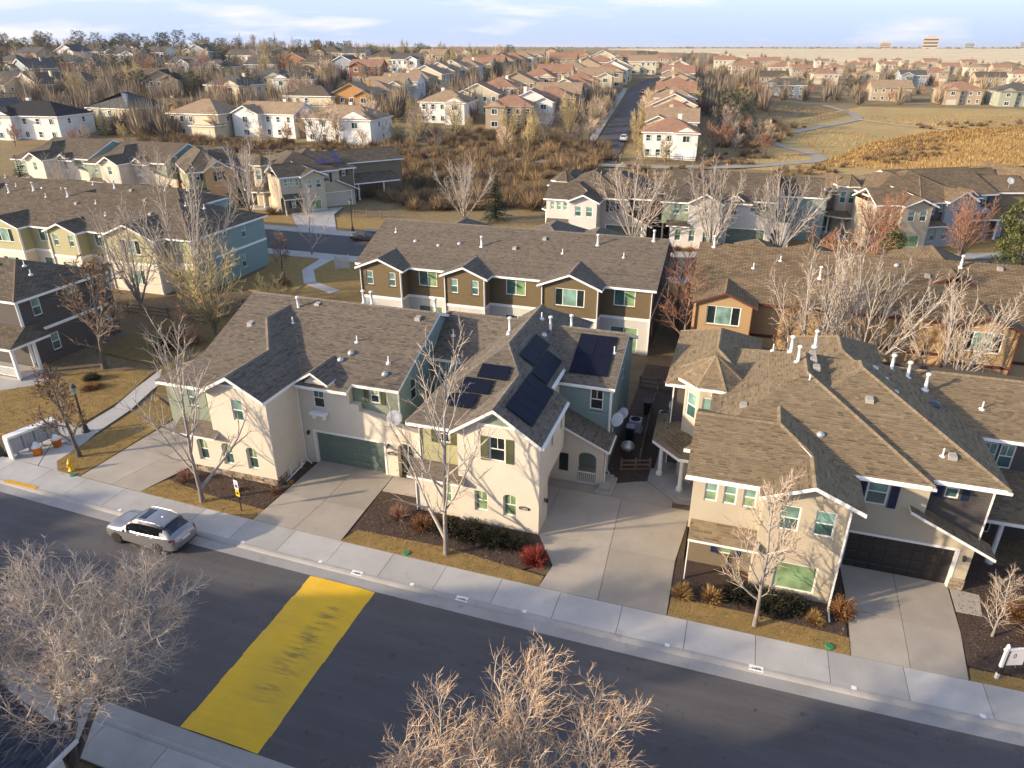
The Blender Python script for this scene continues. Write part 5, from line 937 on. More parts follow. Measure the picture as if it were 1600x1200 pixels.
plant_tree(K['vase2'], (-73.5, 93.5, .1),   .3, (1.2, 1.2, 1.5), 'big bare white tree between the ochre and taupe townhouses')
plant_tree(K['vase2'], (-92.5, 96, .1), 1.2, (1.0, 1.0, 1.15), 'bare white tree before the cream townhouse with teal gable')
plant_tree(K['vase'], (-108, 92, .1), 2.2, .95, 'bare white tree left of the two cream townhouses')
plant_tree(K['street'], (-51.7, 76.6, .12), .8, (1.0, 1.0, 1.05), 'slim bare tree on the near kerb of the second street')
plant_tree(K['leafy'], (-49.8, 67.5, .1), 1.0, (.85, .85, .8), 'small tree with russet leaves beside the curved footpath')
plant_tree(K['vase2'], (-39.5, 98.5, .12),   .2, (1.15, 1.15, 1.25), 'broad white-branched tree beside the lone spruce')
plant_tree(K['spruce'], (-36.3, 103.5, .12), 0, (1, 1, 1.0), 'lone dark spruce beside the broad white tree')
plant_tree(K['vase2'], (-13.6, 93.2, .12), 1.1, (1.2, 1.2, 1.4), 'bare white tree between the two grey townhouses')
plant_tree(K['vase'], (-3.4, 92.2, .12), 2.5, (.95, .95, 1.4), 'tall bare tree before the pale grey townhouse with arched windows')
plant_tree(K['vase2'], (4.8, 94.0, .12), 2.0, (1.15, 1.15, 1.35), 'bare white tree before the taupe townhouse with navy shutters')
plant_tree(K['vase'], (6.2, 54.0, .08), .1, (1.0, 1.0, 1.4), 'large white tree leaning left behind the turret roof')
plant_tree(K['vase2'], (9.6, 54.2, .08), 1.9, (1.05, 1.05, 1.45), 'largest white many-stemmed tree behind the turret roof')
plant_tree(K['redvase'], (9.8, 72.5, .1), .4, (1.2, 1.2, 1.3), 'red-tipped bare tree behind the golden row')
plant_tree(K['redvase'], (16.6, 97.5, .12), 1.4, (1.0, 1.0, 1.2), 'red-tipped tree at the driveway of the slate blue townhouse')
plant_tree(K['vase2'], (15.2, 52.2, .08), 2.9, (.95, .95, 1.25), 'white tree with long stems beside the golden gable window')
plant_tree(K['redvase'], (26.0, 98.5, .12), 2.4, (1.0, 1.0, 1.2), 'bare reddish tree on the verge below the apricot townhouse')
plant_tree(K['pine'], (30.5, 92, .1), 0, (1.05, 1.05, 1.15), 'bright olive pine at the right edge of the photo')
plant_tree(K['pine'], (15.8, 84, .1), 2, (.5, .5, .75), 'small pine behind the golden row roof')
plant_tree(K['oak'], (-3.4, 57.5, .08), .2, (1.05, 1.05, .98), 'dense russet tree between the brown and golden rows')
plant_tree(K['oak'], (-4.6, 64, .08), 1.7, (1.0, 1.0, .95), 'second russet tree behind the gap of the brown and golden rows')
plant_tree(K['leafy'], (4.2, 53.6, .08), 2.2, (.9, .9, 1.1), 'dark-stemmed bare tree at the golden corner window')
plant_tree(K['spruce'], (-117.5, 92, .1), 0, (1.1, 1.1, 1.0), 'dark spruce at the left end of the cream townhouses')
SH = {'gold': shrub_mesh(1, .75, .9), 'gold2': shrub_mesh(2, .7, .75), 'red': shrub_mesh(3, .95, 1.1, 700, 'leaf_red', .01), 'rust': shrub_mesh(4, .9, .9, 420, 'leaf_brown', .009, .035), 'dark': shrub_mesh(5, 1.0, .8, 520, 'leaf_dark', .012, .045), 'twig': shrub_mesh(6, 1.1, 1.3, 260, 'bark_red', .008)}
def shrub(kind, x, y, s, label, z=.12, group=None):
    o = link('shrub', SH[kind], None, (x, y, z), rnd.random() * 6, label=label, category='shrub'); o.scale = s if hasattr(s, '__len__') else (s, s, s)
    if group: o['group'] = group
shrub('red', -7.85, 27.9, 1.0, 'crimson shrub at the corner of the shaded driveway'); shrub('gold', -.4, 27.7, .95, 'straw-coloured dome shrub nearest the wide driveway'); shrub('gold2', .95, 27.9, 1.05, 'straw-coloured dome shrub beside the white porch post')
shrub('gold', 5.55, 27.9, .75, 'small straw shrub left of the turret house downpipe'); shrub('rust', 6.75, 28.7, (.8, .9, 1.3), 'tall rust shrub between downpipe and brown garage driveway')
for i, (x, y, s) in enumerate([(2.2, 28.5, 1.0), (3.6, 28.2, 1.1), (4.6, 28.5, .9)]): shrub('dark', x, y, s, ['dark juniper left of the slender pale tree', 'dark juniper behind the slender pale tree', 'dark juniper under the big green window'][i], group='junipers below the turret house')
for i, (x, y, s) in enumerate([(-13.2, 29.0, 1.0), (-11.8, 28.9, 1.15), (-10.4, 28.8, 1.1), (-9.2, 28.9, .9)]): shrub('dark', x, y, s, '%s dark juniper from the gate under the solar panel house wall' % ORD[i], group='junipers under the solar panel house wall')
shrub('rust', -14.6, 28.9, (1.1, 1.0, .8), 'rust red shrub at the foot of the downspout by the arched gate'); shrub('rust', -15.3, 30.6, .6, 'small rust shrub against the wall beside the arched gate'); shrub('twig', -16.2, 29.2, .8, 'bare twiggy shrub by the cream driveway')
shrub('rust', -24.2, 29.2, .45, 'low orange shrub at the garage house corner'); shrub('gold2', -23.9, 30.3, .4, 'small golden tuft beside the garage driveway'); shrub('twig', -30.2, 28.6, .8, 'grey twiggy shrub at the far end of the stone base'); shrub('rust', -26.5, 28.7, .4, 'small dry shrub below the middle arched window')
shrub('rust', 14.6, 31.2, (1.1, 1.0, 1.0), 'rust shrub beside the garage walkway at the right edge'); shrub('twig', 15.2, 29.8, (1.4, 1.2, 1.1), 'tangled bare shrub by the for-sale sign'); shrub('rust', -46.2, 37.0, (1.2, 1, .6), 'dry brown shrub on the lawn near the blue porch'); shrub('dark', -47.5, 38.3, .8, 'dark shrub near the blue porch')
shrub('rust', -47.8, 64.2, (2.2, 1.6, .9), 'spreading russet shrub beneath the russet tree'); shrub('twig', -70.8, 95.8, (2.0, 1.6, 1.2), 'brown ornamental grass beside the cream garage'); shrub('gold', -27.5, 91.2, (1.8, 1.6, 1.8), 'round straw shrub before the grey turret townhouse')
for i, (x, y) in enumerate([(-9, 93.2), (-7.6, 93.0), (-6, 93.1), (-4.6, 92.9)]): shrub('rust', x, y, .8, '%s russet shrub under the pale grey townhouse with arched windows' % ORD[i], group='shrubs under the pale grey townhouse')
for i, (x, y) in enumerate([(-46.5, 45.5), (-45, 47), (-40, 47.5), (-38.5, 49.5), (-47.8, 48)]): shrub('twig' if i % 2 else 'dark', x, y, 1.3, '%s dark shrub along the rail fence behind the garage house' % ORD[i], group='shrubs along the rail fence')
# grass blades on the near lawns and dry litter on the mulch
def inside(p, poly):
    r = False; j = len(poly) - 1
    for i in range(len(poly)):
        if (poly[i][1] > p[1]) != (poly[j][1] > p[1]) and p[0] < (poly[j][0] - poly[i][0]) * (p[1] - poly[i][1]) / (poly[j][1] - poly[i][1]) + poly[i][0]: r = not r
        j = i
    return r
MT['blade'] = tinted('dormant_grass', [(0, (.10, .085, .03)), (.35, (.21, .14, .05)), (.7, (.32, .21, .08)), (1, (.42, .30, .13))], .95, .3, .8)
gb = MB(); rg = random.Random(5)
for q in LAWNS[:6]:
    x0, x1, y0, y1 = min(p[0] for p in q), max(p[0] for p in q), min(p[1] for p in q), max(p[1] for p in q)
    for i in range(int((x1 - x0) * (y1 - y0) * 130)):
        x, y = rg.uniform(x0, x1), rg.uniform(y0, y1)
        if not inside((x + rg.gauss(0, .05), y + rg.gauss(0, .05)), q): continue
        a = rg.random() * 6.28; h = rg.uniform(.03, .085); w = .014; lx, ly = rg.gauss(0, .04), rg.gauss(0, .04); t = rg.random(); gb.poly([(x - w * cos(a), y - w * sin(a), .14), (x + w * cos(a), y + w * sin(a), .14), (x + lx, y + ly, .145 + h)], 0, t)
o = gb.build('grass', MT['blade'], None, kind='stuff'); o['label'] = 'short dormant tan grass on the verge lawns'; o['category'] = 'grass'
MT['chip'] = tinted('bark_chips', [(0, (.035, .024, .02)), (.5, (.10, .07, .052)), (.9, (.2, .14, .1)), (1, (.36, .27, .18))], .95, .2, 5)
ch = MB()
for q in ([(-30.9, 27.6), (-23.9, 27.6), (-23.8, 32.6), (-30.9, 29.8)], [(-18.0, 27.4), (-8.6, 27.1), (-7.4, 28.2), (-8.4, 30.1), (-15.6, 31.8), (-18.2, 31.0)], [(-.9, 27.6), (6.9, 27.4), (7, 32), (6.4, 32), (2, 29), (-.8, 29)], [(11.8, 27.3), (18, 27), (18, 34), (12.6, 34), (12, 30.5)]):
    x0, x1, y0, y1 = min(p[0] for p in q), max(p[0] for p in q), min(p[1] for p in q), max(p[1] for p in q)
    for i in range(int((x1 - x0) * (y1 - y0) * 70)):
        x, y = rg.uniform(x0, x1), rg.uniform(y0, y1)
        if inside((x, y), q):
            a = rg.random() * 6.28; s = rg.uniform(.02, .06); z = .135 + rg.random() * .02; t = rg.random() ** 1.3; ch.poly([(x + s * cos(a), y + s * sin(a), z), (x - s * .5 * sin(a), y + s * .5 * cos(a), z + .02), (x - s * cos(a), y - s * sin(a), z + .012), (x + s * .5 * sin(a), y - s * .5 * cos(a), z)], 0, t)
o = ch.build('bark_chips', MT['chip'], None, kind='stuff'); o['label'] = 'brown bark chips and fallen leaves on the beds'; o['category'] = 'mulch'
FAR = {'hillfront': [(-175.6,148.0,17,11,8,'hx','w','d',2),(-163.8,164.7,13,11,-4,'hy','c','k',2),(-137.2,164.5,13,11,2,'hx','c','a',2),(-119.6,169.4,15,9,-2,'gx','w','a',2),(-98.4,169.0,16,10,4,'hx','w','a',2)],'cul': [(-127.9,201.6,13,9,4,'hx','c','n',2),(-117.0,207.0,12,10,12,'gy','o','a',2),(-117.8,219.4,12,10,12,'hx','t','a',2),(-118.5,231.8,11,9,8,'gx','c','a',2),(-118.8,243.4,11,9,8,'gx','w','a',2),(-119.2,255.0,11,9,5,'hx','t','a',2),(-119.7,268.1,11,9,5,'gy','c','a',2),(-120.1,281.1,11,10,8,'gy','c','a',2),(-118.9,291.5,11,10,8,'gy','c','a',2),(-117.8,301.8,11,9,4,'hx','w','a',2),(-115.9,311.4,11,9,4,'gx','c','r',2),(-114.1,321.0,11,9,8,'gx','t','r',2),(-112.5,331.4,11,9,8,'gy','t','r',2),(-111.0,341.7,11,9,5,'hx','t','r',2),(-109.8,353.1,11,9,5,'hx','w','a',2),(-108.5,364.5,11,9,8,'gx','c','a',2)],'west': [(-85.6,203.9,12,10,6,'hx','w','a',2),(-82.4,222.4,11,10,10,'gy','c','r',2),(-81.8,239.4,11,10,6,'hx','w','r',2),(-81.1,257.1,11,10,10,'gy','t','r',2),(-78.4,273.6,11,10,8,'hx','c','r',2),(-76.5,290.4,11,10,8,'gx','t','r',2),(-74.0,306.3,11,10,8,'hx','c','a',2),(-71.8,322.5,11,10,8,'gy','t','r',2),(-70.2,341.5,11,10,8,'hx','c','r',2)],'roadleft': [(-65.5,201.5,11,9,10,'hx','t','r',2),(-62.5,211.8,11,9,10,'gy','w','r',2),(-59.5,222.0,12,10,8,'hx','t','r',2),(-60.0,232.7,12,10,8,'gx','t','a',2),(-60.5,243.3,11,10,8,'gy','c','a',2),(-60.5,253.8,11,10,8,'hx','t','r',2),(-60.6,264.3,11,10,8,'hx','t','r',2),(-59.1,282.8,11,10,8,'gx','c','a',2),(-58.4,301.1,11,10,8,'hx','t','r',2),(-58.6,311.8,11,10,8,'gy','w','a',2),(-58.8,322.5,11,10,8,'gy','c','a',2)],'roadright': [(-18.7,177.0,10.5,10,6,'hx','w','r',2),(-20.2,192.2,10.5,10,6,'gx','c','a',2),(-21.7,207.4,10.5,10,6,'hx','t','r',2),(-23.3,222.6,10.5,10,6,'gy','c','r',2),(-24.8,237.8,10.5,10,6,'hx','w','a',2),(-26.3,253.0,10.5,10,6,'gx','t','r',2),(-27.8,268.2,10.5,10,6,'hx','c','r',2),(-29.3,283.4,10.5,10,6,'gy','t','r',2),(-30.9,298.6,10.5,10,6,'hx','c','a',2),(-32.4,313.79999999999995,10.5,10,6,'gx','w','r',2),(-33.9,329.0,10.5,10,6,'hx','t','r',2),(-35.4,344.2,10.5,10,6,'gy','c','a',2)],'hill': [(-245.2,199.4,12,9,15,'gx','t','k',2),(-226.4,194.5,12,10,-10,'gy','c','n',2),(-269.5,230.0,12,10,-15,'gy','s','k',2),(-278.4,251.4,11,9,20,'gx','s','k',2),(-254.2,242.4,11,9,5,'hx','t','k',2),(-283.2,292.1,12,9,10,'gx','w','k',2),(-208.0,223.0,12,10,0,'gx','b','n',2),(-198.0,217.9,11,9,25,'gy','t','d',2),(-166.3,186.3,9,7,5,'gx','o','n',1),(-228.2,267.2,12,9,-5,'gx','s','k',2),(-208.9,260.8,12,9,5,'hx','c','k',2),(-166.9,215.3,13,10,0,'hx','c','k',2),(-196.6,275.7,12,9,8,'gx','s','k',2),(-168.4,239.7,12,9,5,'hx','g','k',2),(-191.6,292.9,12,9,3,'gy','b','r',2),(-181.5,292.0,11,9,8,'gx','t','n',2),(-156.5,236.9,12,9,10,'hx','w','k',2),(-168.2,292.1,11,9,5,'gy','s','k',2),(-154.4,285.1,11,9,12,'gx','b','r',2),(-167.7,325.9,11,9,5,'hx','t','n',2),(-152.8,319.9,11,9,5,'gx','w','k',2),(-189.5,339.4,11,9,5,'gx','w','k',2),(-204.1,340.0,11,9,8,'hx','t','n',2),(-231.0,307.9,11,9,5,'gx','w','k',2),(-262.2,317.6,11,9,5,'gy','s','k',2),(-298.7,298.5,11,9,5,'gx','s','k',2),(-314.9,291.4,11,9,5,'gy','w','k',2),(-298.6,246.0,11,9,5,'hx','t','k',2),(-237.3,186.8,12,9,10,'gx','c','n',2),(-224.7,207.3,11,9,10,'hx','t','n',2),(-188.3,146.4,11,10,0,'gy','s','k',2),(-323.5,277.8,11,9,0,'gx','t','k',2),(-275.9,304.8,11,9,0,'gx','w','k',2),(-224.9,327.3,11,9,0,'hx','t','k',2)],'crest': [(-152.2,347.6,11,9,5,'gx','t','a',2),(-147.5,371.1,11,9,5,'hx','c','a',2),(-90.5,357.1,11,9,8,'gx','t','r',2),(-93.0,401.0,11,9,8,'hx','t','r',2),(-79.8,398.6,11,9,8,'gy','c','r',2),(-73.1,423.4,11,9,8,'hx','t','r',2),(-54.2,363.7,11,9,8,'gx','c','a',2),(-57.6,457.7,11,9,8,'hx','t','r',2),(-114.4,421.7,11,9,8,'gy','t','a',2),(-75.6,524.8,11,9,8,'gx','t','n',2)],'meadow': [(9.0,353.5,15,9,3,'hx','s','k',2),(33.4,481.5,12,10,8,'hx','c','r',2),(53.6,374.0,14,10,5,'gx','t','a',2),(79.1,366.2,13,11,8,'hx','t','r',2),(98.8,363.0,13,11,5,'hx','g','k',2),(57.4,497.8,11,9,5,'gy','t','r',2),(47.9,611.8,11,9,5,'hx','t','r',2),(81.9,500.8,12,9,8,'gx','s','k',2),(102.6,551.3,12,9,8,'hx','t','r',2),(22.9,537.8,11,9,8,'gx','t','r',2),(8.5,506.1,11,9,8,'hx','c','r',2),(4.4,388.3,11,9,8,'gx','t','n',2),(118.6,488.0,13,9,5,'gx','t','n',2),(147.4,536.4,12,9,5,'hx','c','r',2),(70.8,707.7,11,9,5,'hx','t','r',2),(95.3,707.3,11,9,5,'gx','c','r',2),(121.5,720.9,11,9,5,'hx','t','r',2),(137.5,685.2,11,9,5,'gx','t','r',2),(148.1,652.4,11,9,5,'hx','c','a',2),(169.5,671.5,11,9,5,'gx','t','r',2),(5.5,700.4,11,9,5,'gx','t','r',2),(26.2,745.4,11,9,5,'hx','t','r',2),(52.2,816.5,11,9,5,'gx','c','r',2),(-11.0,446.1,11,9,5,'hx','t','r',2),(-25.9,533.7,11,9,5,'gx','c','r',2),(-6.3,598.7,11,9,5,'gx','t','r',2),(99.2,889.2,11,9,5,'gx','t','r',2),(131.4,902.0,11,9,5,'hx','c','r',2),(159.2,888.2,11,9,5,'gx','t','r',2),(181.8,830.7,11,9,5,'gx','t','r',2)]}
BARE = [(-179,234,0,0.83,0),(-251,403,3,0.77,0),(-185,271,1,1.21,0),(-206,205,0,0.95,0),(-139,216,0,0.77,0),(-267,291,1,0.97,0),(-241,290,3,1.17,0),(-214,246,0,1.04,0),(-142,218,3,1.09,0),(-222,189,3,1.2,0),(-220,193,3,0.88,0),(-276,232,1,1.24,0),(-301,310,3,0.96,0),(-308,318,3,1.06,0),(-202,193,3,1.0,0),(-187,310,0,0.8,0),(-175,194,0,0.9,0),(-230,211,3,0.92,0),(-312,310,3,0.94,0),(-229,243,1,1.18,0),(-270,341,3,1.0,0),(-208,214,2,1.22,0),(-275,288,3,1.02,0),(-302,236,3,0.91,0),(-231,229,2,0.78,0),(-216,260,1,1.21,0),(-247,294,0,0.76,0),(-255,204,3,0.88,0),(-221,232,3,0.84,0),(-231,200,3,1.05,0),(-272,257,3,1.16,0),(-151,243,2,0.91,0),(-308,256,3,1.09,0),(-235,378,1,1.08,0),(-185,276,2,1.14,0),(-224,175,3,1.15,0),(-215,198,1,0.79,0),(-202,240,0,0.9,0),(-222,306,3,1.07,0),(-243,228,0,1.21,0),(-380,330,3,1.19,0),(-173,284,1,0.86,0),(-205,253,3,1.02,0),(-146,217,3,1.04,0),(-214,198,0,0.77,0),(-188,261,2,1.2,0),(-169,255,0,0.99,0),(-362,332,3,0.96,0),(-161,251,3,0.81,0),(-164,264,3,1.14,0),(-187,207,2,0.87,0),(-207,190,2,1.16,0),(-268,207,3,0.95,0),(-210,251,0,0.99,0),(-291,398,0,1.14,0),(-383,310,0,1.24,0),(-248,362,3,0.99,0),(-360,313,0,1.07,0),(-236,276,2,1.24,0),(-304,317,0,1.11,0),(-323,326,2,0.77,0),(-205,230,0,1.06,0),(-255,266,0,1.13,0),(-197,186,0,0.98,0),(-253,230,1,1.04,0),(-228,318,2,1.19,0),(-150,225,3,0.81,0),(-160,200,1,1.08,0),(-151,224,1,0.8,0),(-245,234,3,1.04,0),(-251,421,2,0.77,1),(-305,535,2,0.84,1),(-181,304,0,0.76,1),(-195,347,3,1.04,1),(-423,1168,1,0.8,1),(-120,319,0,1.03,1),(-251,733,0,0.87,1),(-216,398,2,0.88,1),(-131,314,2,1.23,1),(-221,458,2,1.17,1),(-145,458,2,0.83,1),(-149,313,1,0.8,1),(-121,320,2,1.04,1),(-287,832,1,0.82,1),(-138,312,3,1.09,1),(-128,369,3,1.19,1),(-206,409,2,0.85,1),(-225,528,2,1.14,1),(-146,320,0,0.99,1),(-125,326,2,1.14,1),(-393,1160,1,1.2,1),(-134,332,0,1.23,1),(-214,617,1,1.14,1),(-184,330,0,1.2,1),(-162,310,3,0.84,1),(-178,311,0,0.8,1),(-107,256,2,0.5,2),(-75,227,3,0.54,2),(-98,226,0,0.7,2),(-108,244,2,0.53,2),(-90,268,3,0.65,2),(-149,278,1,0.69,2),(-90,324,2,0.77,2),(-99,325,1,0.78,2),(-126,260,1,0.71,2),(-152,295,3,0.61,2),(-124,275,1,0.51,2),(-108,301,2,0.76,2),(-86,344,3,0.75,2),(-145,283,0,0.7,2),(-78,231,0,0.56,2),(-129,268,3,0.74,2),(-72,266,1,0.76,2),(-69,273,1,0.67,2),(-138,289,2,0.51,2),(-89,261,3,0.79,2),(-88,300,3,0.51,2),(-140,301,3,0.56,2),(-82,316,3,0.53,2),(-110,246,1,0.54,2),(-145,270,1,0.65,2),(-122,338,2,0.6,2),(-75,230,0,0.72,2),(-99,233,0,0.76,2),(-46,430,1,0.69,3),(-31,659,0,0.81,3),(-59,513,0,0.76,3),(-50,458,1,0.61,3),(-47,453,1,0.65,3),(-15,552,1,0.85,3),(-61,579,1,0.67,3),(-106,573,1,0.64,3),(-70,680,0,0.61,3),(-45,554,3,0.61,3),(-102,618,1,0.66,3),(-25,679,1,0.72,3),(-55,888,1,0.61,3),(-39,406,0,0.67,3),(-25,370,1,0.75,3),(-29,389,0,0.82,3),(-19,243,2,0.82,3),(1,349,1,0.51,3),(-17,243,1,0.54,3),(-7,256,0,0.54,3),(-17,502,0,0.69,3),(-18,253,2,0.64,3),(-19,337,0,0.65,3),(-6,304,2,0.54,3),(-20,257,0,0.7,3),(-14,308,2,0.57,3),(-6,288,1,0.87,3),(-22,317,3,0.68,3),(-10,356,3,0.7,3),(-5,266,2,0.88,3),(-5,277,0,0.8,3),(-9,265,0,0.68,3),(-1,298,1,0.9,3),(-40,337,0,0.64,3),(-24,309,3,0.6,3),(-39,351,3,0.73,3),(1,511,1,0.58,4),(93,557,3,0.78,4),(112,715,1,0.72,4),(5,343,0,0.8,4),(11,335,3,0.53,4),(93,675,0,0.72,4),(91,404,3,0.64,4),(84,425,3,0.79,4),(74,411,1,0.54,4),(0,470,0,0.62,4),(24,396,3,0.65,4),(92,480,1,0.59,4),(213,890,1,0.65,4),(13,563,1,0.76,4),(39,638,3,0.83,4),(88,556,1,0.82,4),(149,547,3,0.66,4),(154,906,0,0.56,4),(12,377,3,0.68,4),(8,430,1,0.76,4),(43,519,3,0.66,4),(24,389,1,0.54,4),(48,532,0,0.57,4),(61,408,3,0.84,4),(117,411,3,0.83,4),(53,363,1,0.63,4),(161,658,3,0.63,4),(44,392,1,0.83,4),(141,932,1,0.69,4),(38,798,1,0.84,4),(140,608,3,0.84,4),(5,559,0,0.6,4),(111,419,0,0.66,4),(35,427,3,0.65,4),(65,858,3,0.51,4),(218,775,1,0.83,4),(91,411,3,0.68,4),(123,511,3,0.51,4),(6,419,0,0.81,4),(144,553,3,0.63,4),(118,637,0,0.74,4),(148,521,3,0.77,4),(83,630,3,0.66,4),(213,782,3,0.55,4),(5,416,1,0.79,4),(132,492,0,0.61,4),(138,796,1,0.6,4),(83,392,0,0.65,4),(15,752,3,0.81,4),(133,482,1,0.61,4),(-159,151,2,0.63,0),(-154,139,3,0.63,0),(-170,167,1,0.67,0),(-146,144,2,0.59,0),(-195,171,0,0.8,0),(-123,164,0,0.88,0),(-111,166,2,0.61,0),(-156,138,1,0.56,0),(-131,159,2,0.77,0),(-155,181,0,0.57,0),(-150,173,1,0.85,0),(-170,134,1,0.65,0),(-188,155,0,0.61,0),(-198,166,1,0.65,0),(-136,197,3,0.9,0),(-124,186,3,0.72,0),(-136,191,3,0.69,0),(-128,173,2,0.69,0),(-152,165,2,0.83,0),(-110,158,1,0.62,0),(-113,153,3,0.61,0),(-196,172,0,0.66,0),(-137,189,0,0.56,0),(-186,155,3,0.71,0),(-147,187,2,0.63,0),(-157,176,2,0.7,0),(-83,180,0,0.95,5),(-49,176,0,1.03,5),(-48,193,0,0.73,5),(-56,189,2,0.74,5),(-72,175,2,1.09,5),(-70,180,2,0.63,5),(-72,163,0,0.63,5),(-46,190,2,0.78,5),(-91,168,2,0.82,5),(-42,179,0,0.61,5),(-83,179,3,0.79,5),(-56,168,3,0.67,5),(-94,174,2,0.67,5),(-106,172,0,0.7,5),(-101,158,0,0.87,5),(-50,172,2,0.82,5),(-62,196,3,0.71,5),(-102,174,2,0.66,5),(-89,157,3,0.61,5),(-91,192,2,0.84,5),(-104,178,3,0.89,5),(-85,167,2,0.63,5),(-41,178,0,0.63,5),(-108,165,3,0.92,5),(-98,162,3,1.04,5),(-95,176,3,1.08,5),(-104,165,2,0.89,5),(-107,176,3,1.01,5),(-41,191,0,1.09,5),(-59,180,2,0.89,5),(-81,170,0,0.91,5),(-78,164,2,0.82,5),(-51,170,2,0.85,5),(-48,198,2,1.07,5),(-9,181,1,0.84,6),(-6,191,1,0.7,6),(-4,187,3,0.52,6),(-5,215,0,0.61,6),(-8,239,1,0.79,6),(-10,218,0,0.73,6),(-7,194,0,0.82,6),(-7,225,3,0.8,6),(-5,205,3,0.57,6),(-7,215,0,0.81,6),(4,217,3,0.57,6),(-3,215,1,0.59,6),(3,184,1,0.66,6),(0,195,0,0.79,6),(-23,164,2,0.53,5),(-18,164,2,0.69,5),(-24,177,2,0.75,5),(-12,172,2,0.68,5),(-39,182,3,0.74,5),(-40,193,2,0.84,5),(-41,205,3,0.87,5),(-42,216,2,0.79,5),(-43,228,3,0.7,5),(-44,241,3,0.75,5),(-27,179,2,0.65,5),(-29,193,2,0.75,5),(-30,208,2,0.8,5),(-31,219,3,0.74,5),(-33,233,3,0.87,5),(-35,251,2,0.61,5)]
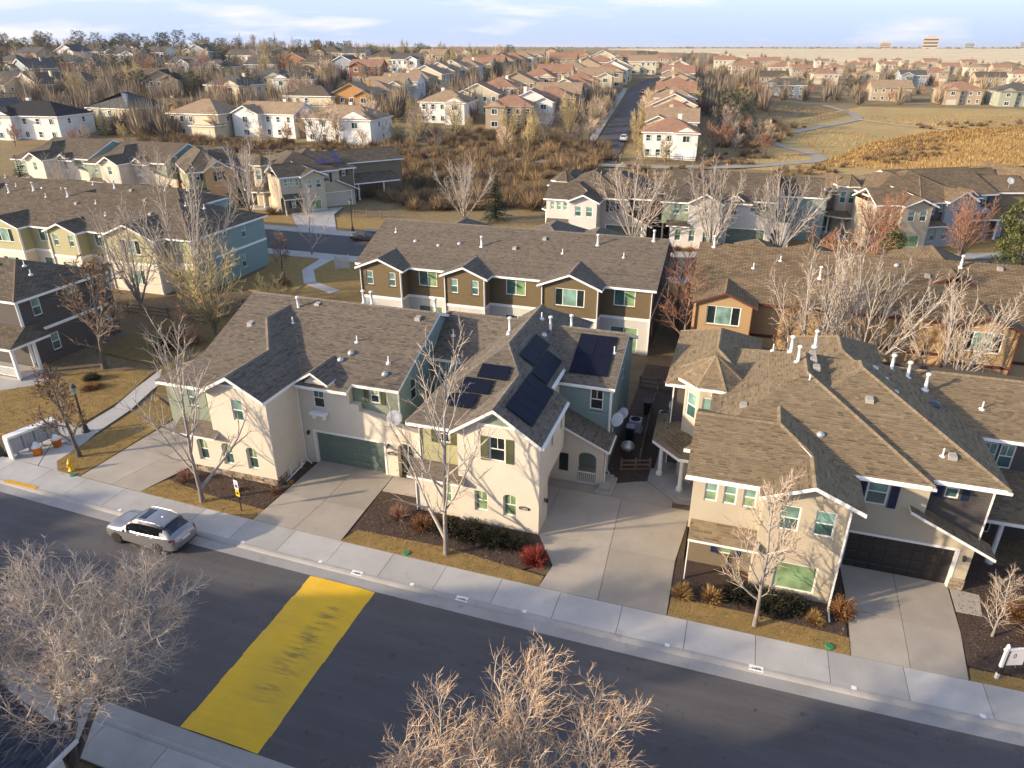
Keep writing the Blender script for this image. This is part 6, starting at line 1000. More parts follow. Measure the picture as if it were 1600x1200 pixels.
EVER = [(-340,350,1,1.23,0),(-318,321,2,1.19,0),(-354,319,0,0.97,0),(-322,372,1,1.42,0),(-310,348,0,1.19,0),(-296,378,1,0.97,0),(-246,391,1,0.99,0),(-319,323,1,1.24,0),(-322,361,0,1.05,0),(-353,332,1,1.44,0),(-359,303,0,1.04,0),(-294,315,1,1.4,0),(-389,339,1,1.06,0),(-312,349,1,1.35,0),(-298,332,1,1.49,0),(-329,347,1,1.25,0),(-351,360,0,1.16,0),(-370,293,0,1.2,0),(-224,358,2,1.29,0),(-339,317,2,1.35,0),(-308,479,0,1.03,0),(-427,686,1,1.34,0),(-360,314,2,1.39,0),(-288,382,0,1.27,0),(-332,500,0,1.32,0),(-287,350,2,1.17,0),(-231,383,1,1.01,0),(-352,504,2,1.32,0),(-385,341,2,1.34,0),(-267,385,0,1.38,0),(-311,318,1,1.46,0),(-268,352,1,1.17,0),(-273,383,0,0.99,0),(-330,339,2,0.97,0),(-297,374,0,0.91,0),(-390,315,0,1.17,0),(-300,335,2,1.13,0),(-294,449,2,1.16,0),(-361,351,1,1.2,0),(-349,294,2,1.46,0),(-361,315,1,1.5,0),(-366,324,1,0.97,0),(-309,342,0,1.34,0),(-359,492,0,1.18,0),(-373,297,1,1.44,0),(-369,301,1,1.39,0),(-296,326,0,1.09,0),(-302,351,2,0.93,0),(-333,538,0,1.0,0),(-313,321,2,1.21,0),(-316,387,2,1.08,0),(-255,374,1,0.94,0),(-263,332,1,1.3,0),(-321,316,1,1.18,0),(-324,389,1,1.19,0),(-274,336,2,1.05,0),(-323,323,2,1.19,0),(-309,323,2,1.1,0),(-390,322,2,0.93,0),(-329,340,1,0.96,0),(-271,238,1,1.04,0),(-233,241,1,1.04,0),(-261,208,1,1.0,0),(-228,298,0,0.88,0),(-179,258,1,1.06,0),(-246,248,1,1.14,0),(-295,320,2,1.19,0),(-210,323,2,1.24,0),(-245,209,0,0.87,0),(-182,212,1,1.1,0),(-287,245,0,0.89,0),(-196,248,1,0.97,0),(-199,208,1,1.1,0),(-237,280,2,1.01,0),(-192,312,0,0.91,0),(-211,212,1,0.93,0),(-197,299,1,1.23,0),(-220,316,2,1.02,0),(-255,282,0,1.31,0),(-173,231,0,1.24,0),(-277,274,1,1.33,0),(-151,228,2,1.23,0),(-268,286,2,1.3,0),(-288,269,2,0.91,0),(-196,304,2,0.85,0),(-180,232,2,0.93,0),(-191,253,0,0.81,0),(-200,295,0,0.92,0),(-255,204,2,1.1,0),(-263,271,1,0.81,0),(-218,228,0,1.07,0),(-190,275,1,1.27,0),(-273,244,1,1.0,0),(-320,322,2,0.98,0),(-220,253,0,1.06,0),(-240,313,2,0.86,0),(-219,305,0,1.0,0),(-334,264,1,1.28,0),(-220,360,1,0.89,0),(-297,234,1,1.28,0),(-280,321,0,1.17,0),(-327,294,0,1.16,0),(-333,267,2,1.04,0),(-236,198,2,0.92,0),(-184,236,2,0.97,0),(-210,201,0,1.19,0),(-276,341,2,1.04,0),(-222,285,2,1.09,0),(-253,318,2,1.3,0),(-242,230,0,0.93,0),(-182,341,1,1.1,1),(-174,344,2,0.86,1),(-171,365,0,0.85,1),(-162,494,1,1.18,1),(-141,536,0,1.0,1),(-160,348,2,1.02,1),(-174,346,2,0.96,1),(-185,352,1,0.74,1),(-134,393,1,0.9,1),(-184,344,2,0.77,1),(-174,451,0,1.2,1),(-139,542,0,0.93,1),(-274,711,2,0.8,1),(-433,1078,1,0.92,1),(-519,1260,2,0.86,1),(-184,380,2,0.98,1),(-164,342,1,0.87,1),(-211,368,1,1.14,1),(-195,342,0,0.72,1),(-422,787,1,0.99,1),(-184,364,2,0.97,1),(-217,365,2,1.2,1),(-257,473,0,0.87,1),(-227,736,1,0.77,1),(-167,383,0,0.93,1),(-574,1294,2,1.05,1),(-133,362,1,0.91,1),(-611,1335,0,0.9,1),(-205,352,1,1.08,1),(-132,386,0,1.17,1),(-281,1097,2,0.87,1),(-576,1311,0,1.05,1),(-192,417,2,1.18,1),(-171,380,1,1.01,1),(-176,345,0,0.82,1),(-271,505,0,0.99,1),(-67,462,2,0.95,3),(-91,447,2,1.0,3),(-67,721,1,0.75,3),(-92,428,2,0.93,3),(-110,654,2,0.86,3),(-77,858,2,0.81,3),(-78,431,2,0.89,3),(-96,485,2,0.86,3),(32,491,2,0.59,4),(185,744,0,0.76,4),(104,471,0,0.71,4),(257,954,2,0.67,4),(144,603,1,0.62,4),(17,422,0,0.82,4),(73,512,1,0.6,4),(37,507,2,0.81,4),(190,871,1,0.5,4),(102,610,0,0.72,4),(103,808,1,0.63,4),(161,688,2,0.66,4),(11,586,2,0.55,4),(80,491,2,0.72,4),(44,523,0,0.73,4),(126,691,1,0.52,4),(10,469,0,0.58,4),(33,474,0,0.64,4),(132,846,1,0.89,4),(65,474,1,0.58,4),(55,846,2,0.53,4),(117,553,0,0.57,4),(-161,153,0,0.87,0),(-164,176,0,0.67,0),(-157,167,0,0.87,0),(-171,167,1,0.86,0),(-158,178,0,0.73,0),(-86,217,0,0.77,2),(-48,205,0,0.88,2),(-74,208,0,0.67,2),(-64,193,0,0.67,2),(-45,195,0,0.63,2),(-61,193,0,0.61,2),(-7,218,1,1.2,6),(-5,232,1,1.25,6),(-9,235,1,1.1,6),(-2,228,0,1.0,6),(-7,253,0,1.0,6),(39,389,1,1.1,6),(69,467,0,0.9,6),(-59,193,0,0.9,6)]
THICK = [(-52,107,1.4),(-53,185,1.5),(-47,152,1.8),(-63,170,2.4),(-46,114,1.7),(-83,157,2.6),(-71,129,1.7),(-49,161,2.2),(-49,133,2.5),(-59,177,1.3),(-54,108,2.0),(-33,119,1.6),(-49,115,1.4),(-49,185,2.2),(-33,115,2.4),(-62,170,1.4),(-52,146,1.3),(-32,153,2.2),(-77,160,1.2),(-69,161,1.8),(-49,118,2.4),(-74,148,1.4),(-34,113,1.5),(-44,166,1.2),(-43,163,1.4),(-65,165,1.8),(-59,151,2.0),(-79,176,1.3),(-74,138,1.7),(-37,151,2.2),(-57,138,2.2),(-47,109,1.2),(-42,175,2.4),(-58,173,2.6),(-70,180,2.0),(-54,148,1.4),(-70,133,1.8),(-75,144,2.2),(-43,152,1.8),(-69,164,1.5),(-69,177,2.2),(-40,140,1.2),(-63,149,1.3),(-47,129,1.5),(-67,140,2.2),(-60,193,2.1),(-75,156,2.0),(-31,164,2.5),(-35,151,2.1),(-52,116,1.5),(-46,110,2.4),(-70,158,2.1),(-35,143,1.7),(-58,146,1.9),(-40,170,1.3),(-46,168,1.8),(-61,114,1.6),(-54,118,1.9),(-52,113,1.8),(-46,109,2.3),(-46,170,2.3),(-40,121,1.7),(-54,132,2.3),(-47,181,2.1),(-54,185,1.8),(-38,119,2.1),(-80,182,2.5),(-50,118,2.3),(-39,142,1.6),(-68,153,1.7),(-64,178,2.2),(-73,170,1.6),(-61,149,2.3),(-75,168,2.2),(-44,127,2.4),(-55,160,2.4),(-42,152,2.0),(-65,150,1.4),(-50,189,2.4),(-46,138,1.8),(-33,112,1.9),(-49,117,1.9),(-57,128,1.9),(-60,114,1.9),(-34,170,1.5),(-44,125,2.4),(-55,180,1.8),(-33,165,2.2),(-57,177,2.2),(-60,178,2.6),(-53,134,2.6),(-73,131,2.1),(-30,165,2.5),(-46,151,1.4),(-72,151,1.7),(-50,120,1.7),(-60,188,1.4),(-34,119,1.6),(-65,153,2.0),(-59,131,2.3),(-33,130,2.0),(-54,115,1.6),(-36,156,2.1),(-49,133,1.7),(-43,128,1.7),(-49,151,1.9),(-58,141,2.2),(-84,168,2.4),(-63,116,2.3),(-63,130,1.6),(-39,178,1.4),(-68,121,1.5),(-48,108,2.2),(-39,144,2.1),(-51,116,1.8),(-53,148,2.6),(-32,113,2.5),(-68,173,1.4),(-33,115,2.1),(-58,136,2.1),(-59,126,1.5),(-48,129,1.5),(-53,129,1.6),(-49,138,1.8),(-61,126,2.2),(-58,117,2.1),(-47,128,1.6),(-56,184,1.7),(-42,116,2.2),(-48,151,1.5),(-36,142,1.4),(-77,162,2.2),(-56,172,2.2),(-56,165,1.8),(-64,134,2.4),(-33,161,2.3),(-77,147,2.4),(-46,153,2.0),(-53,142,2.4),(-34,179,2.3),(-57,155,1.9),(-46,138,1.4),(-59,171,2.1),(-65,157,1.9),(-72,141,2.3),(-36,113,2.5),(-56,148,2.3),(-33,150,2.1),(-43,149,1.9),(-60,148,1.9),(-45,179,1.4),(-34,117,2.2),(-38,113,2.1),(-66,170,1.4),(-60,142,2.1),(-53,165,2.5),(-45,129,2.2),(-50,128,1.5),(-47,134,2.1),(-75,167,1.3),(-85,163,1.9),(-44,130,1.8),(-74,174,1.9),(-48,141,1.8),(-65,156,1.3),(-70,142,2.0),(-61,113,1.2),(-75,144,1.7),(-47,131,2.0),(-39,153,2.1),(-70,175,1.3),(-72,145,1.6),(-46,133,2.5),(-30,164,2.3),(-51,141,2.4),(-34,169,1.5),(-38,176,2.4),(-50,111,1.7),(-63,160,1.3),(-57,145,1.7),(-45,164,2.6),(-72,135,2.1),(-47,154,2.2),(-72,128,2.1),(-39,113,1.3),(-69,120,1.3),(-60,116,1.7),(-48,159,1.3),(-60,132,1.8),(-69,173,1.6),(-33,152,2.3),(-66,131,2.6),(-51,163,1.2),(-54,117,1.9),(-39,124,1.6),(-58,111,2.0),(-70,122,2.2),(-48,181,1.6),(-38,135,1.7),(-32,169,2.4),(-74,143,2.6),(-37,128,2.4),(-46,145,2.4),(-40,112,2.3),(-33,112,2.5),(-42,132,1.9),(-68,130,1.3),(-67,155,2.5),(-72,150,2.0),(-71,145,1.6),(-35,126,2.0),(-35,153,2.2),(-79,147,1.7),(-33,153,1.7),(-34,114,2.4),(-34,137,2.3),(-53,155,1.6),(-71,153,1.9),(-40,173,1.7),(-67,143,1.3),(-38,119,2.5),(-72,170,2.2),(-47,176,1.3),(-47,158,1.9),(-40,117,1.4),(-54,185,2.4),(-48,147,1.6),(-40,121,2.1),(-56,124,1.4),(-40,118,2.1),(-75,147,1.2),(-43,109,1.8),(-48,159,2.1),(-49,112,1.8),(-68,147,1.3),(-54,124,1.8),(-64,165,2.4),(-35,160,1.2),(-46,116,2.1),(-82,173,2.4),(-71,130,2.0),(-72,145,2.4),(-36,155,1.5),(-52,116,1.8),(-57,165,1.8),(-47,164,1.8),(-45,161,1.9),(-55,147,1.3),(-63,153,1.8),(-66,146,2.2),(-50,141,2.3),(-55,170,1.9),(-79,176,2.0),(-64,144,2.4),(-46,118,1.6),(-73,147,1.6),(-51,182,2.2),(-71,148,1.5),(-32,156,2.4),(-67,134,2.2),(-60,133,2.5),(-74,185,2.1),(-40,155,2.4),(-63,147,1.8),(-37,118,1.5),(-35,166,1.8),(-39,117,2.1),(-66,127,1.4),(-47,125,1.7),(-68,156,1.6),(-69,120,1.7),(-76,154,1.3),(-53,139,2.1),(-42,109,1.4),(-67,136,1.8),(-56,125,1.9),(-45,131,1.8),(-40,110,1.4),(-52,136,2.3),(-60,129,1.5),(-64,125,2.5),(-39,145,1.8),(-58,161,1.8),(-32,163,1.6),(-44,112,1.3),(-42,109,1.9),(-68,155,2.2),(-34,117,1.4),(-55,144,2.1),(-83,164,1.4),(-71,171,2.2),(-74,174,1.7),(-36,148,1.3),(-49,148,1.9),(-49,180,2.2),(-68,165,2.2),(-53,161,2.5),(-66,128,2.4),(-43,127,1.8),(-50,172,2.2),(-85,165,1.4),(-33,117,2.4),(-70,134,1.2),(-74,147,1.6),(-57,152,2.6),(-79,179,2.0),(-59,156,2.5),(-37,159,1.4),(-33,161,1.5),(-52,145,2.2),(-57,162,2.0),(-63,114,2.0),(-43,122,1.5),(-40,111,1.7),(-46,159,1.7),(-40,112,1.3),(-74,182,1.8),(-64,116,2.2),(-58,134,1.4),(-70,177,2.6),(-51,168,2.0),(-47,114,2.1),(-40,139,1.4),(-40,119,1.7),(-67,178,2.4),(-68,146,1.4),(-50,141,2.2),(-78,154,2.3),(-65,189,1.6),(-46,127,1.7),(-61,159,1.9),(-61,154,2.5),(-43,134,2.4),(-46,169,2.3),(-47,146,2.2),(-40,168,1.6),(-63,180,2.3),(-75,154,2.3),(-37,172,1.4),(-42,140,1.8),(-60,112,1.5),(-69,148,1.4),(-47,176,1.6),(-52,119,1.3),(-46,167,2.1),(-34,180,1.2),(-57,126,1.5),(-47,108,2.4),(-34,177,2.2),(-56,126,2.4),(-45,149,2.1),(-52,177,2.2),(-59,113,1.7),(-60,185,1.8),(-69,123,2.4),(-44,144,2.6),(-50,113,2.0),(-75,157,1.3),(-46,173,2.0),(-44,170,2.1),(-46,154,2.3),(-68,173,1.3),(-63,122,1.9),(-43,115,2.0),(-41,174,1.9),(-41,160,2.2),(-62,156,1.6),(-33,112,1.3),(-71,140,2.0),(-53,181,2.4),(-59,119,1.8),(-43,119,2.5),(-65,184,1.6),(-35,123,2.4),(-62,180,1.6),(-69,174,1.7),(-56,125,1.8),(-55,162,2.2),(-63,182,2.5),(-83,157,1.3),(-48,124,2.3),(-43,140,1.2),(-51,106,1.9),(-35,176,2.3),(-48,107,1.7),(-65,162,1.8),(-61,121,1.3),(-52,160,1.7),(-62,191,2.3),(-48,126,2.4),(-71,153,2.0),(-66,147,1.9),(-49,186,1.7),(-70,147,1.7),(-52,110,1.2),(-68,120,1.5),(-81,163,1.2),(-47,165,1.4),(-74,139,2.6),(-49,169,1.4),(-48,109,1.8),(-59,155,1.3),(-53,125,1.7),(-69,155,1.3),(-38,120,2.0),(-47,117,1.5),(-83,159,1.7),(-41,149,1.8),(-34,159,1.5),(-48,145,2.5),(-55,158,2.1),(-67,141,1.5),(-71,150,2.2),(-44,119,1.3),(-62,130,1.6),(-42,142,1.6),(-46,166,1.3),(-67,183,2.0),(-69,142,2.5),(-43,145,2.3),(-55,139,2.5),(-40,127,2.4),(-64,178,1.8),(-66,142,1.4),(-46,122,2.1),(-56,136,2.5),(-65,125,2.5),(-69,123,1.9),(-33,175,1.4),(-72,134,2.1),(-44,117,2.6),(-71,138,1.8),(-53,152,1.6),(-68,123,2.4),(-58,112,1.8),(-52,190,1.3),(-55,164,2.5),(-59,163,1.9),(-70,188,2.4),(-42,130,2.4),(-40,138,2.1),(-39,118,1.3),(-50,121,1.7),(-44,129,1.3),(-64,140,1.2),(-45,147,1.4),(-46,153,1.3),(-79,165,1.9),(-55,153,2.4),(-66,171,1.6),(-51,106,2.0),(-71,158,2.5),(-54,115,1.7),(-34,149,1.2),(-58,166,1.8),(-40,178,2.2),(-78,148,1.4),(-42,156,1.9),(-65,135,1.2),(-52,117,1.6),(-70,143,1.2),(-57,134,2.0),(-35,156,2.0),(-71,137,2.4),(-60,186,1.8),(-40,126,1.9),(-46,150,2.2),(-76,154,1.6),(-40,118,1.9),(-41,115,1.4),(-60,129,2.3),(-59,165,2.3),(-68,187,1.4),(-41,167,1.4),(-55,120,1.4),(-49,118,1.8),(-69,176,1.4),(-73,159,1.6),(-82,157,2.1),(-32,164,1.9),(-73,148,1.5),(-72,171,2.5),(-44,179,1.2),(-61,156,2.5),(-55,112,2.4),(-42,117,2.3),(-57,111,2.5),(-47,120,1.3),(-39,138,1.8),(-58,152,1.4),(-59,138,2.3),(-42,115,1.6),(-52,152,1.8),(-61,144,2.4),(-65,166,2.5),(-48,140,1.8),(-73,145,1.7),(-67,152,1.5),(-56,173,2.6),(-40,182,1.5),(-58,156,2.2),(-56,151,1.6),(-77,186,1.3),(-47,149,1.4),(-48,142,1.5),(-64,152,1.5),(-62,137,1.4),(-37,163,1.5),(-52,180,2.1),(-83,166,1.9),(-47,154,1.7),(-46,122,2.0),(-57,115,1.4),(-58,169,1.6),(-44,117,1.4),(-48,127,2.0),(-80,158,2.2),(-46,167,2.0),(-78,160,2.5),(-61,162,2.2),(-48,122,1.8),(-48,152,2.1),(-59,145,1.4),(-40,111,1.4),(-61,121,2.4),(-68,158,1.4),(-48,123,2.5),(-47,118,1.5),(-67,143,2.2),(-39,164,2.2),(-38,180,1.4),(-59,123,2.5),(-33,118,1.9),(-50,146,1.8),(-56,191,1.4),(-72,158,1.4),(-80,148,2.3),(-47,177,1.6),(-80,179,2.5),(-42,154,1.5),(-76,188,1.3),(-65,169,1.7),(-33,126,2.3),(-35,169,2.0),(-78,143,1.9),(-45,186,1.4),(-63,160,1.2),(-53,188,2.4),(-50,181,2.3),(-52,149,1.7),(-62,158,1.7),(-58,127,1.3),(-44,167,2.4),(-71,143,2.2),(-64,153,1.6),(-64,159,1.8),(-39,158,1.5),(-52,147,2.6),(-48,112,1.3),(-80,165,2.4),(-65,148,2.0),(-45,162,1.5),(-51,156,1.8),(-44,134,1.4),(-33,178,1.8),(-47,107,1.8),(-35,168,1.6),(-48,121,1.9),(-65,135,2.6),(-59,154,2.4),(-65,183,2.0),(-76,157,1.5),(-48,142,1.4),(-69,134,2.1),(-70,132,1.3),(-71,153,1.3),(-33,114,2.1),(-39,110,1.7),(-63,127,1.5),(-32,161,1.4),(-45,141,2.1),(-72,150,2.2),(-34,148,2.0),(-57,168,1.5),(-59,113,2.1),(-51,162,1.4),(-63,181,2.4),(-43,181,1.7),(-44,124,1.8),(-37,180,2.0),(-80,155,1.7),(-55,192,2.5),(-64,127,1.4),(-43,111,1.4),(-35,158,2.6),(-76,140,2.4),(-66,153,1.5),(-74,157,1.4),(-34,116,1.5),(-63,146,1.9),(-38,116,2.3),(-33,126,1.7),(-63,144,1.5),(-58,191,2.5),(-47,175,2.4),(-41,120,2.6),(-54,110,1.4),(-83,160,1.7),(-48,132,1.5),(-43,139,1.8),(-59,154,2.2),(-50,173,1.4),(-78,154,1.6),(-40,152,1.3),(-38,172,2.6),(-39,142,1.5),(-72,144,2.4),(-46,131,2.2),(-36,126,2.6),(-42,144,1.7),(-138,146,1.4),(-134,153,1.4),(-113,149,1.1),(-92,154,1.4),(-126,154,1.8),(-119,151,1.5),(-115,153,1.5),(-87,156,1.7),(-97,159,1.6),(-128,156,1.8),(-148,136,1.0),(-109,145,1.9),(-136,144,1.7),(-89,156,1.3),(-128,151,1.5),(-138,155,1.0),(-109,154,1.9),(-143,130,1.9),(-127,151,1.5),(-139,150,1.2),(-134,150,1.8),(-116,151,1.7),(-97,154,1.2),(-121,155,1.0),(-129,148,1.6),(-141,131,1.9),(-140,148,1.7),(-133,139,1.2),(-132,139,1.2),(-115,151,1.2),(-113,150,1.3),(-127,151,1.8),(-114,148,1.2),(-121,149,1.9),(-111,149,1.4),(-135,137,1.2),(-135,154,2.0),(-121,146,1.2),(-129,145,1.9),(-129,149,1.1),(-109,152,1.7),(-132,140,1.4),(-127,146,1.3),(-99,154,2.0),(-142,141,1.6),(-142,138,1.6),(-114,156,1.8),(-92,152,1.2),(-120,144,1.5),(-140,149,1.4),(-95,149,1.5),(-115,158,1.4),(-123,156,1.2),(-125,143,1.4),(-86,155,1.4),(-97,159,1.9),(-89,153,1.5),(-137,145,1.9),(-131,146,2.0),(-92,154,1.8),(-118,150,1.8),(-137,151,2.0),(-139,140,1.9),(-125,155,1.6),(-148,138,1.3),(-115,151,1.9),(-119,154,1.9),(-124,148,1.9),(-136,152,1.4),(-135,137,1.8),(-99,149,1.7),(-136,134,1.4),(-145,138,1.1),(-128,142,1.3),(-110,157,2.0),(-145,137,1.9),(-116,154,1.0),(-98,154,1.8),(-113,146,1.5),(-121,148,1.5),(-96,150,1.6),(-148,133,1.8),(-146,127,1.5),(-142,144,1.5),(-98,159,1.8),(-143,152,1.1),(-147,140,1.2),(-145,131,1.2),(-136,134,1.3),(-117,145,1.7),(-119,144,1.5),(-95,160,1.6),(-121,155,1.1),(-109,151,1.3),(-137,134,1.9),(-126,153,1.2),(-139,146,2.0),(-88,154,1.9),(-111,150,1.8),(-126,145,1.8),(-135,136,1.9),(-141,152,1.4),(-108,157,1.1),(-108,153,1.2),(-88,161,1.9),(-115,149,1.0),(-101,157,1.7),(-131,140,1.9),(-106,153,1.4),(-96,158,1.8),(-119,150,1.5),(-87,160,1.3),(-134,146,1.8),(-120,148,1.1),(-147,127,1.2),(-134,155,1.7),(-88,153,1.7),(-139,152,1.3),(-107,150,1.6),(-109,149,1.3),(-128,150,1.6),(-86,158,1.0),(-144,135,1.7),(-104,151,1.5),(-120,145,1.6),(-111,152,1.2),(-143,148,1.5),(-144,130,1.1),(-100,155,2.0),(-122,155,1.1),(-120,157,1.2),(-87,160,2.0),(-125,151,1.2),(-132,155,1.5),(-98,153,1.3),(-126,146,1.6),(-141,132,1.4),(-145,148,1.9),(-145,128,1.2),(-144,140,1.2),(-116,147,1.7),(-133,140,1.1),(-125,154,1.5),(-122,147,1.4),(-147,140,2.0),(-109,158,1.4),(-147,137,1.6),(-106,148,1.0),(-114,149,1.2),(-132,153,1.9),(-128,156,1.5),(-108,156,1.8),(-125,147,1.8),(-140,140,1.7),(-135,142,2.0),(-109,156,2.0),(-93,157,1.9),(-96,156,1.6),(-143,131,1.6),(-110,157,1.2),(-100,159,2.0),(-144,148,1.4),(-88,159,1.8),(-111,154,1.2),(-95,153,1.3),(-135,142,1.7),(-138,148,1.7),(-100,160,1.0),(-138,155,1.6),(-133,143,1.1),(-131,150,1.6),(-86,152,2.0),(-119,152,1.0),(-101,153,1.1),(-135,150,1.8),(-144,137,1.7),(-115,151,1.8),(-113,149,1.7),(-132,152,1.2),(-113,148,1.5),(-109,149,1.6),(-117,147,1.6),(-145,136,1.8),(-108,152,2.0),(-117,148,1.4),(-113,156,1.6),(-141,131,1.1),(-97,158,1.3),(-116,145,1.8),(-99,148,1.8),(-147,132,1.7),(-143,143,2.0),(-142,147,1.9),(-138,134,1.6),(-91,156,1.5),(-106,154,1.2),(-148,129,1.4),(-100,148,1.9),(-126,151,1.4),(-136,141,1.9),(-141,140,1.9),(-145,132,1.6),(-120,156,1.3),(-122,153,1.1),(-110,150,1.8),(-93,155,1.4),(-143,145,1.7),(-87,153,1.6),(-136,137,1.3),(-120,145,2.0),(-126,155,1.3),(-139,141,1.1),(-104,149,1.4),(-121,144,1.3),(-146,135,1.7),(-108,157,1.8),(-146,136,1.7),(-145,132,1.4),(-94,158,1.7),(-121,143,1.3),(-144,135,1.3),(-118,146,1.3),(-130,148,1.7),(-117,152,1.5),(-145,136,1.7),(-116,153,1.8),(-136,144,1.7),(-113,145,1.5),(-112,149,1.9),(-109,151,1.0),(-22,150,0.8),(-2,170,1.5),(-14,161,1.4),(0,171,1.4),(-10,163,0.9),(-9,165,1.4),(0,184,0.9),(-8,169,1.1),(-21,150,1.4),(-2,184,1.1),(-10,161,1.0),(-4,172,1.2),(-22,155,1.0),(-2,181,1.5),(-16,160,0.9),(-9,175,1.1),(-4,172,0.9),(-7,177,0.9),(-14,161,1.0),(-2,175,0.9),(-19,150,1.3),(-7,174,1.0),(0,179,1.5),(-8,173,1.0),(-25,159,1.4),(-7,175,1.5),(3,181,1.1),(-9,167,1.3),(-5,170,0.9),(-6,181,0.8),(1,187,1.3),(-15,158,1.0),(-9,168,1.0),(-9,176,0.9),(-8,166,1.0),(-2,180,1.3),(-1,184,1.5),(-21,156,1.6),(-22,154,1.1),(-23,159,1.3),(-3,192,1.2),(6,208,1.5),(-6,191,1.1),(-3,198,1.2),(-6,194,1.5),(-1,229,1.9),(-4,213,1.1),(8,234,1.6),(3,204,1.8),(-3,218,1.2),(-3,201,1.6),(5,248,1.7),(9,223,1.1),(4,204,1.8),(14,247,1.1),(-1,209,1.1),(-7,198,1.8),(2,225,2.2),(5,235,1.1),(-3,208,1.2),(3,214,2.0),(5,215,1.3),(-3,203,1.2),(-3,195,2.1),(-5,195,1.5),(0,217,2.1),(0,205,1.9),(9,231,1.6),(-8,193,1.1),(-2,218,1.2),(2,211,1.0),(8,237,2.2),(5,213,2.2),(-3,194,2.1),(11,243,1.9),(-7,198,1.0),(7,242,1.7),(-8,192,1.2),(0,219,2.1),(2,222,1.0),(5,235,1.8),(9,224,1.9),(7,213,2.1),(-1,197,2.2),(0,193,2.0),(0,207,1.1),(-2,207,1.9),(1,236,1.7),(6,229,1.9),(7,217,2.1),(3,228,1.9),(-7,197,1.4),(1,197,1.6),(-3,220,1.8),(3,230,1.9),(1,210,1.7),(-1,209,1.4),(2,219,1.6),(-1,207,1.1),(-8,191,1.9),(47,220,0.8),(31,195,1.4),(33,210,1.4),(38,197,0.9),(25,187,1.2),(41,224,1.0),(45,231,0.8),(29,186,1.3),(40,208,1.3),(41,199,1.2),(44,230,1.1),(48,216,1.4),(48,209,0.8),(41,199,1.4),(39,208,0.9),(39,223,1.3),(34,200,1.6),(40,218,1.1),(33,195,1.3),(33,190,1.0),(47,227,1.4),(29,184,1.0),(48,232,1.6),(46,218,1.3),(44,210,1.1),(35,201,1.5),(29,195,1.4),(35,189,1.0),(43,226,1.0),(35,213,1.6),(43,202,1.0),(43,210,1.4),(39,197,1.0),(29,191,1.0),(37,197,1.2),(42,224,1.2),(36,219,1.3),(26,188,0.9),(36,195,0.9),(39,200,1.0),(36,192,1.1),(39,207,0.8),(31,184,1.2),(33,191,1.2),(43,224,1.5),(29,191,1.2),(38,200,1.2),(36,196,1.3),(41,216,1.3),(34,198,1.6),(39,201,1.0),(31,189,1.0),(32,196,1.6),(38,212,1.2),(27,187,1.5),(44,227,1.7),(30,199,0.9),(31,197,1.1),(38,208,1.3),(43,203,0.9),(51,259,0.9),(61,274,1.3),(70,276,0.8),(73,285,1.3),(59,276,1.5),(56,272,1.3),(58,268,1.2),(81,283,1.5),(49,261,1.3),(57,277,0.9),(77,272,1.1),(62,266,0.9),(68,272,1.1),(61,275,0.8),(51,264,0.9),(67,272,1.2),(58,274,0.8),(59,263,1.5),(76,274,0.9),(61,266,1.1),(75,277,1.1),(79,279,0.9),(49,269,0.9),(83,290,1.1),(65,279,1.3),(69,279,1.2),(58,267,0.8),(50,271,1.0),(70,276,0.8),(65,272,1.4),(7,165,1.1),(10,166,1.2),(7,158,1.2),(7,162,1.3),(15,170,1.2),(8,158,1.3),(3,158,1.1),(11,158,0.8),(12,165,0.8),(12,164,1.0),(0,152,0.7),(7,161,0.8),(1,150,1.2),(19,175,0.9),(13,171,0.9),(6,160,1.0),(20,178,1.2),(11,164,1.0),(14,162,1.1),(6,155,0.9),(2,156,1.3),(5,159,1.2),(16,167,1.2),(6,165,0.9),(1,152,0.9),(5,164,1.0),(6,154,1.1),(3,150,1.2),(4,152,1.3),(7,161,1.0),(8,157,0.9),(17,168,1.0),(1,151,0.9),(10,171,1.2),(12,168,0.8),(14,170,1.1),(14,174,1.2),(0,155,1.0),(5,151,1.0),(7,167,1.2)]
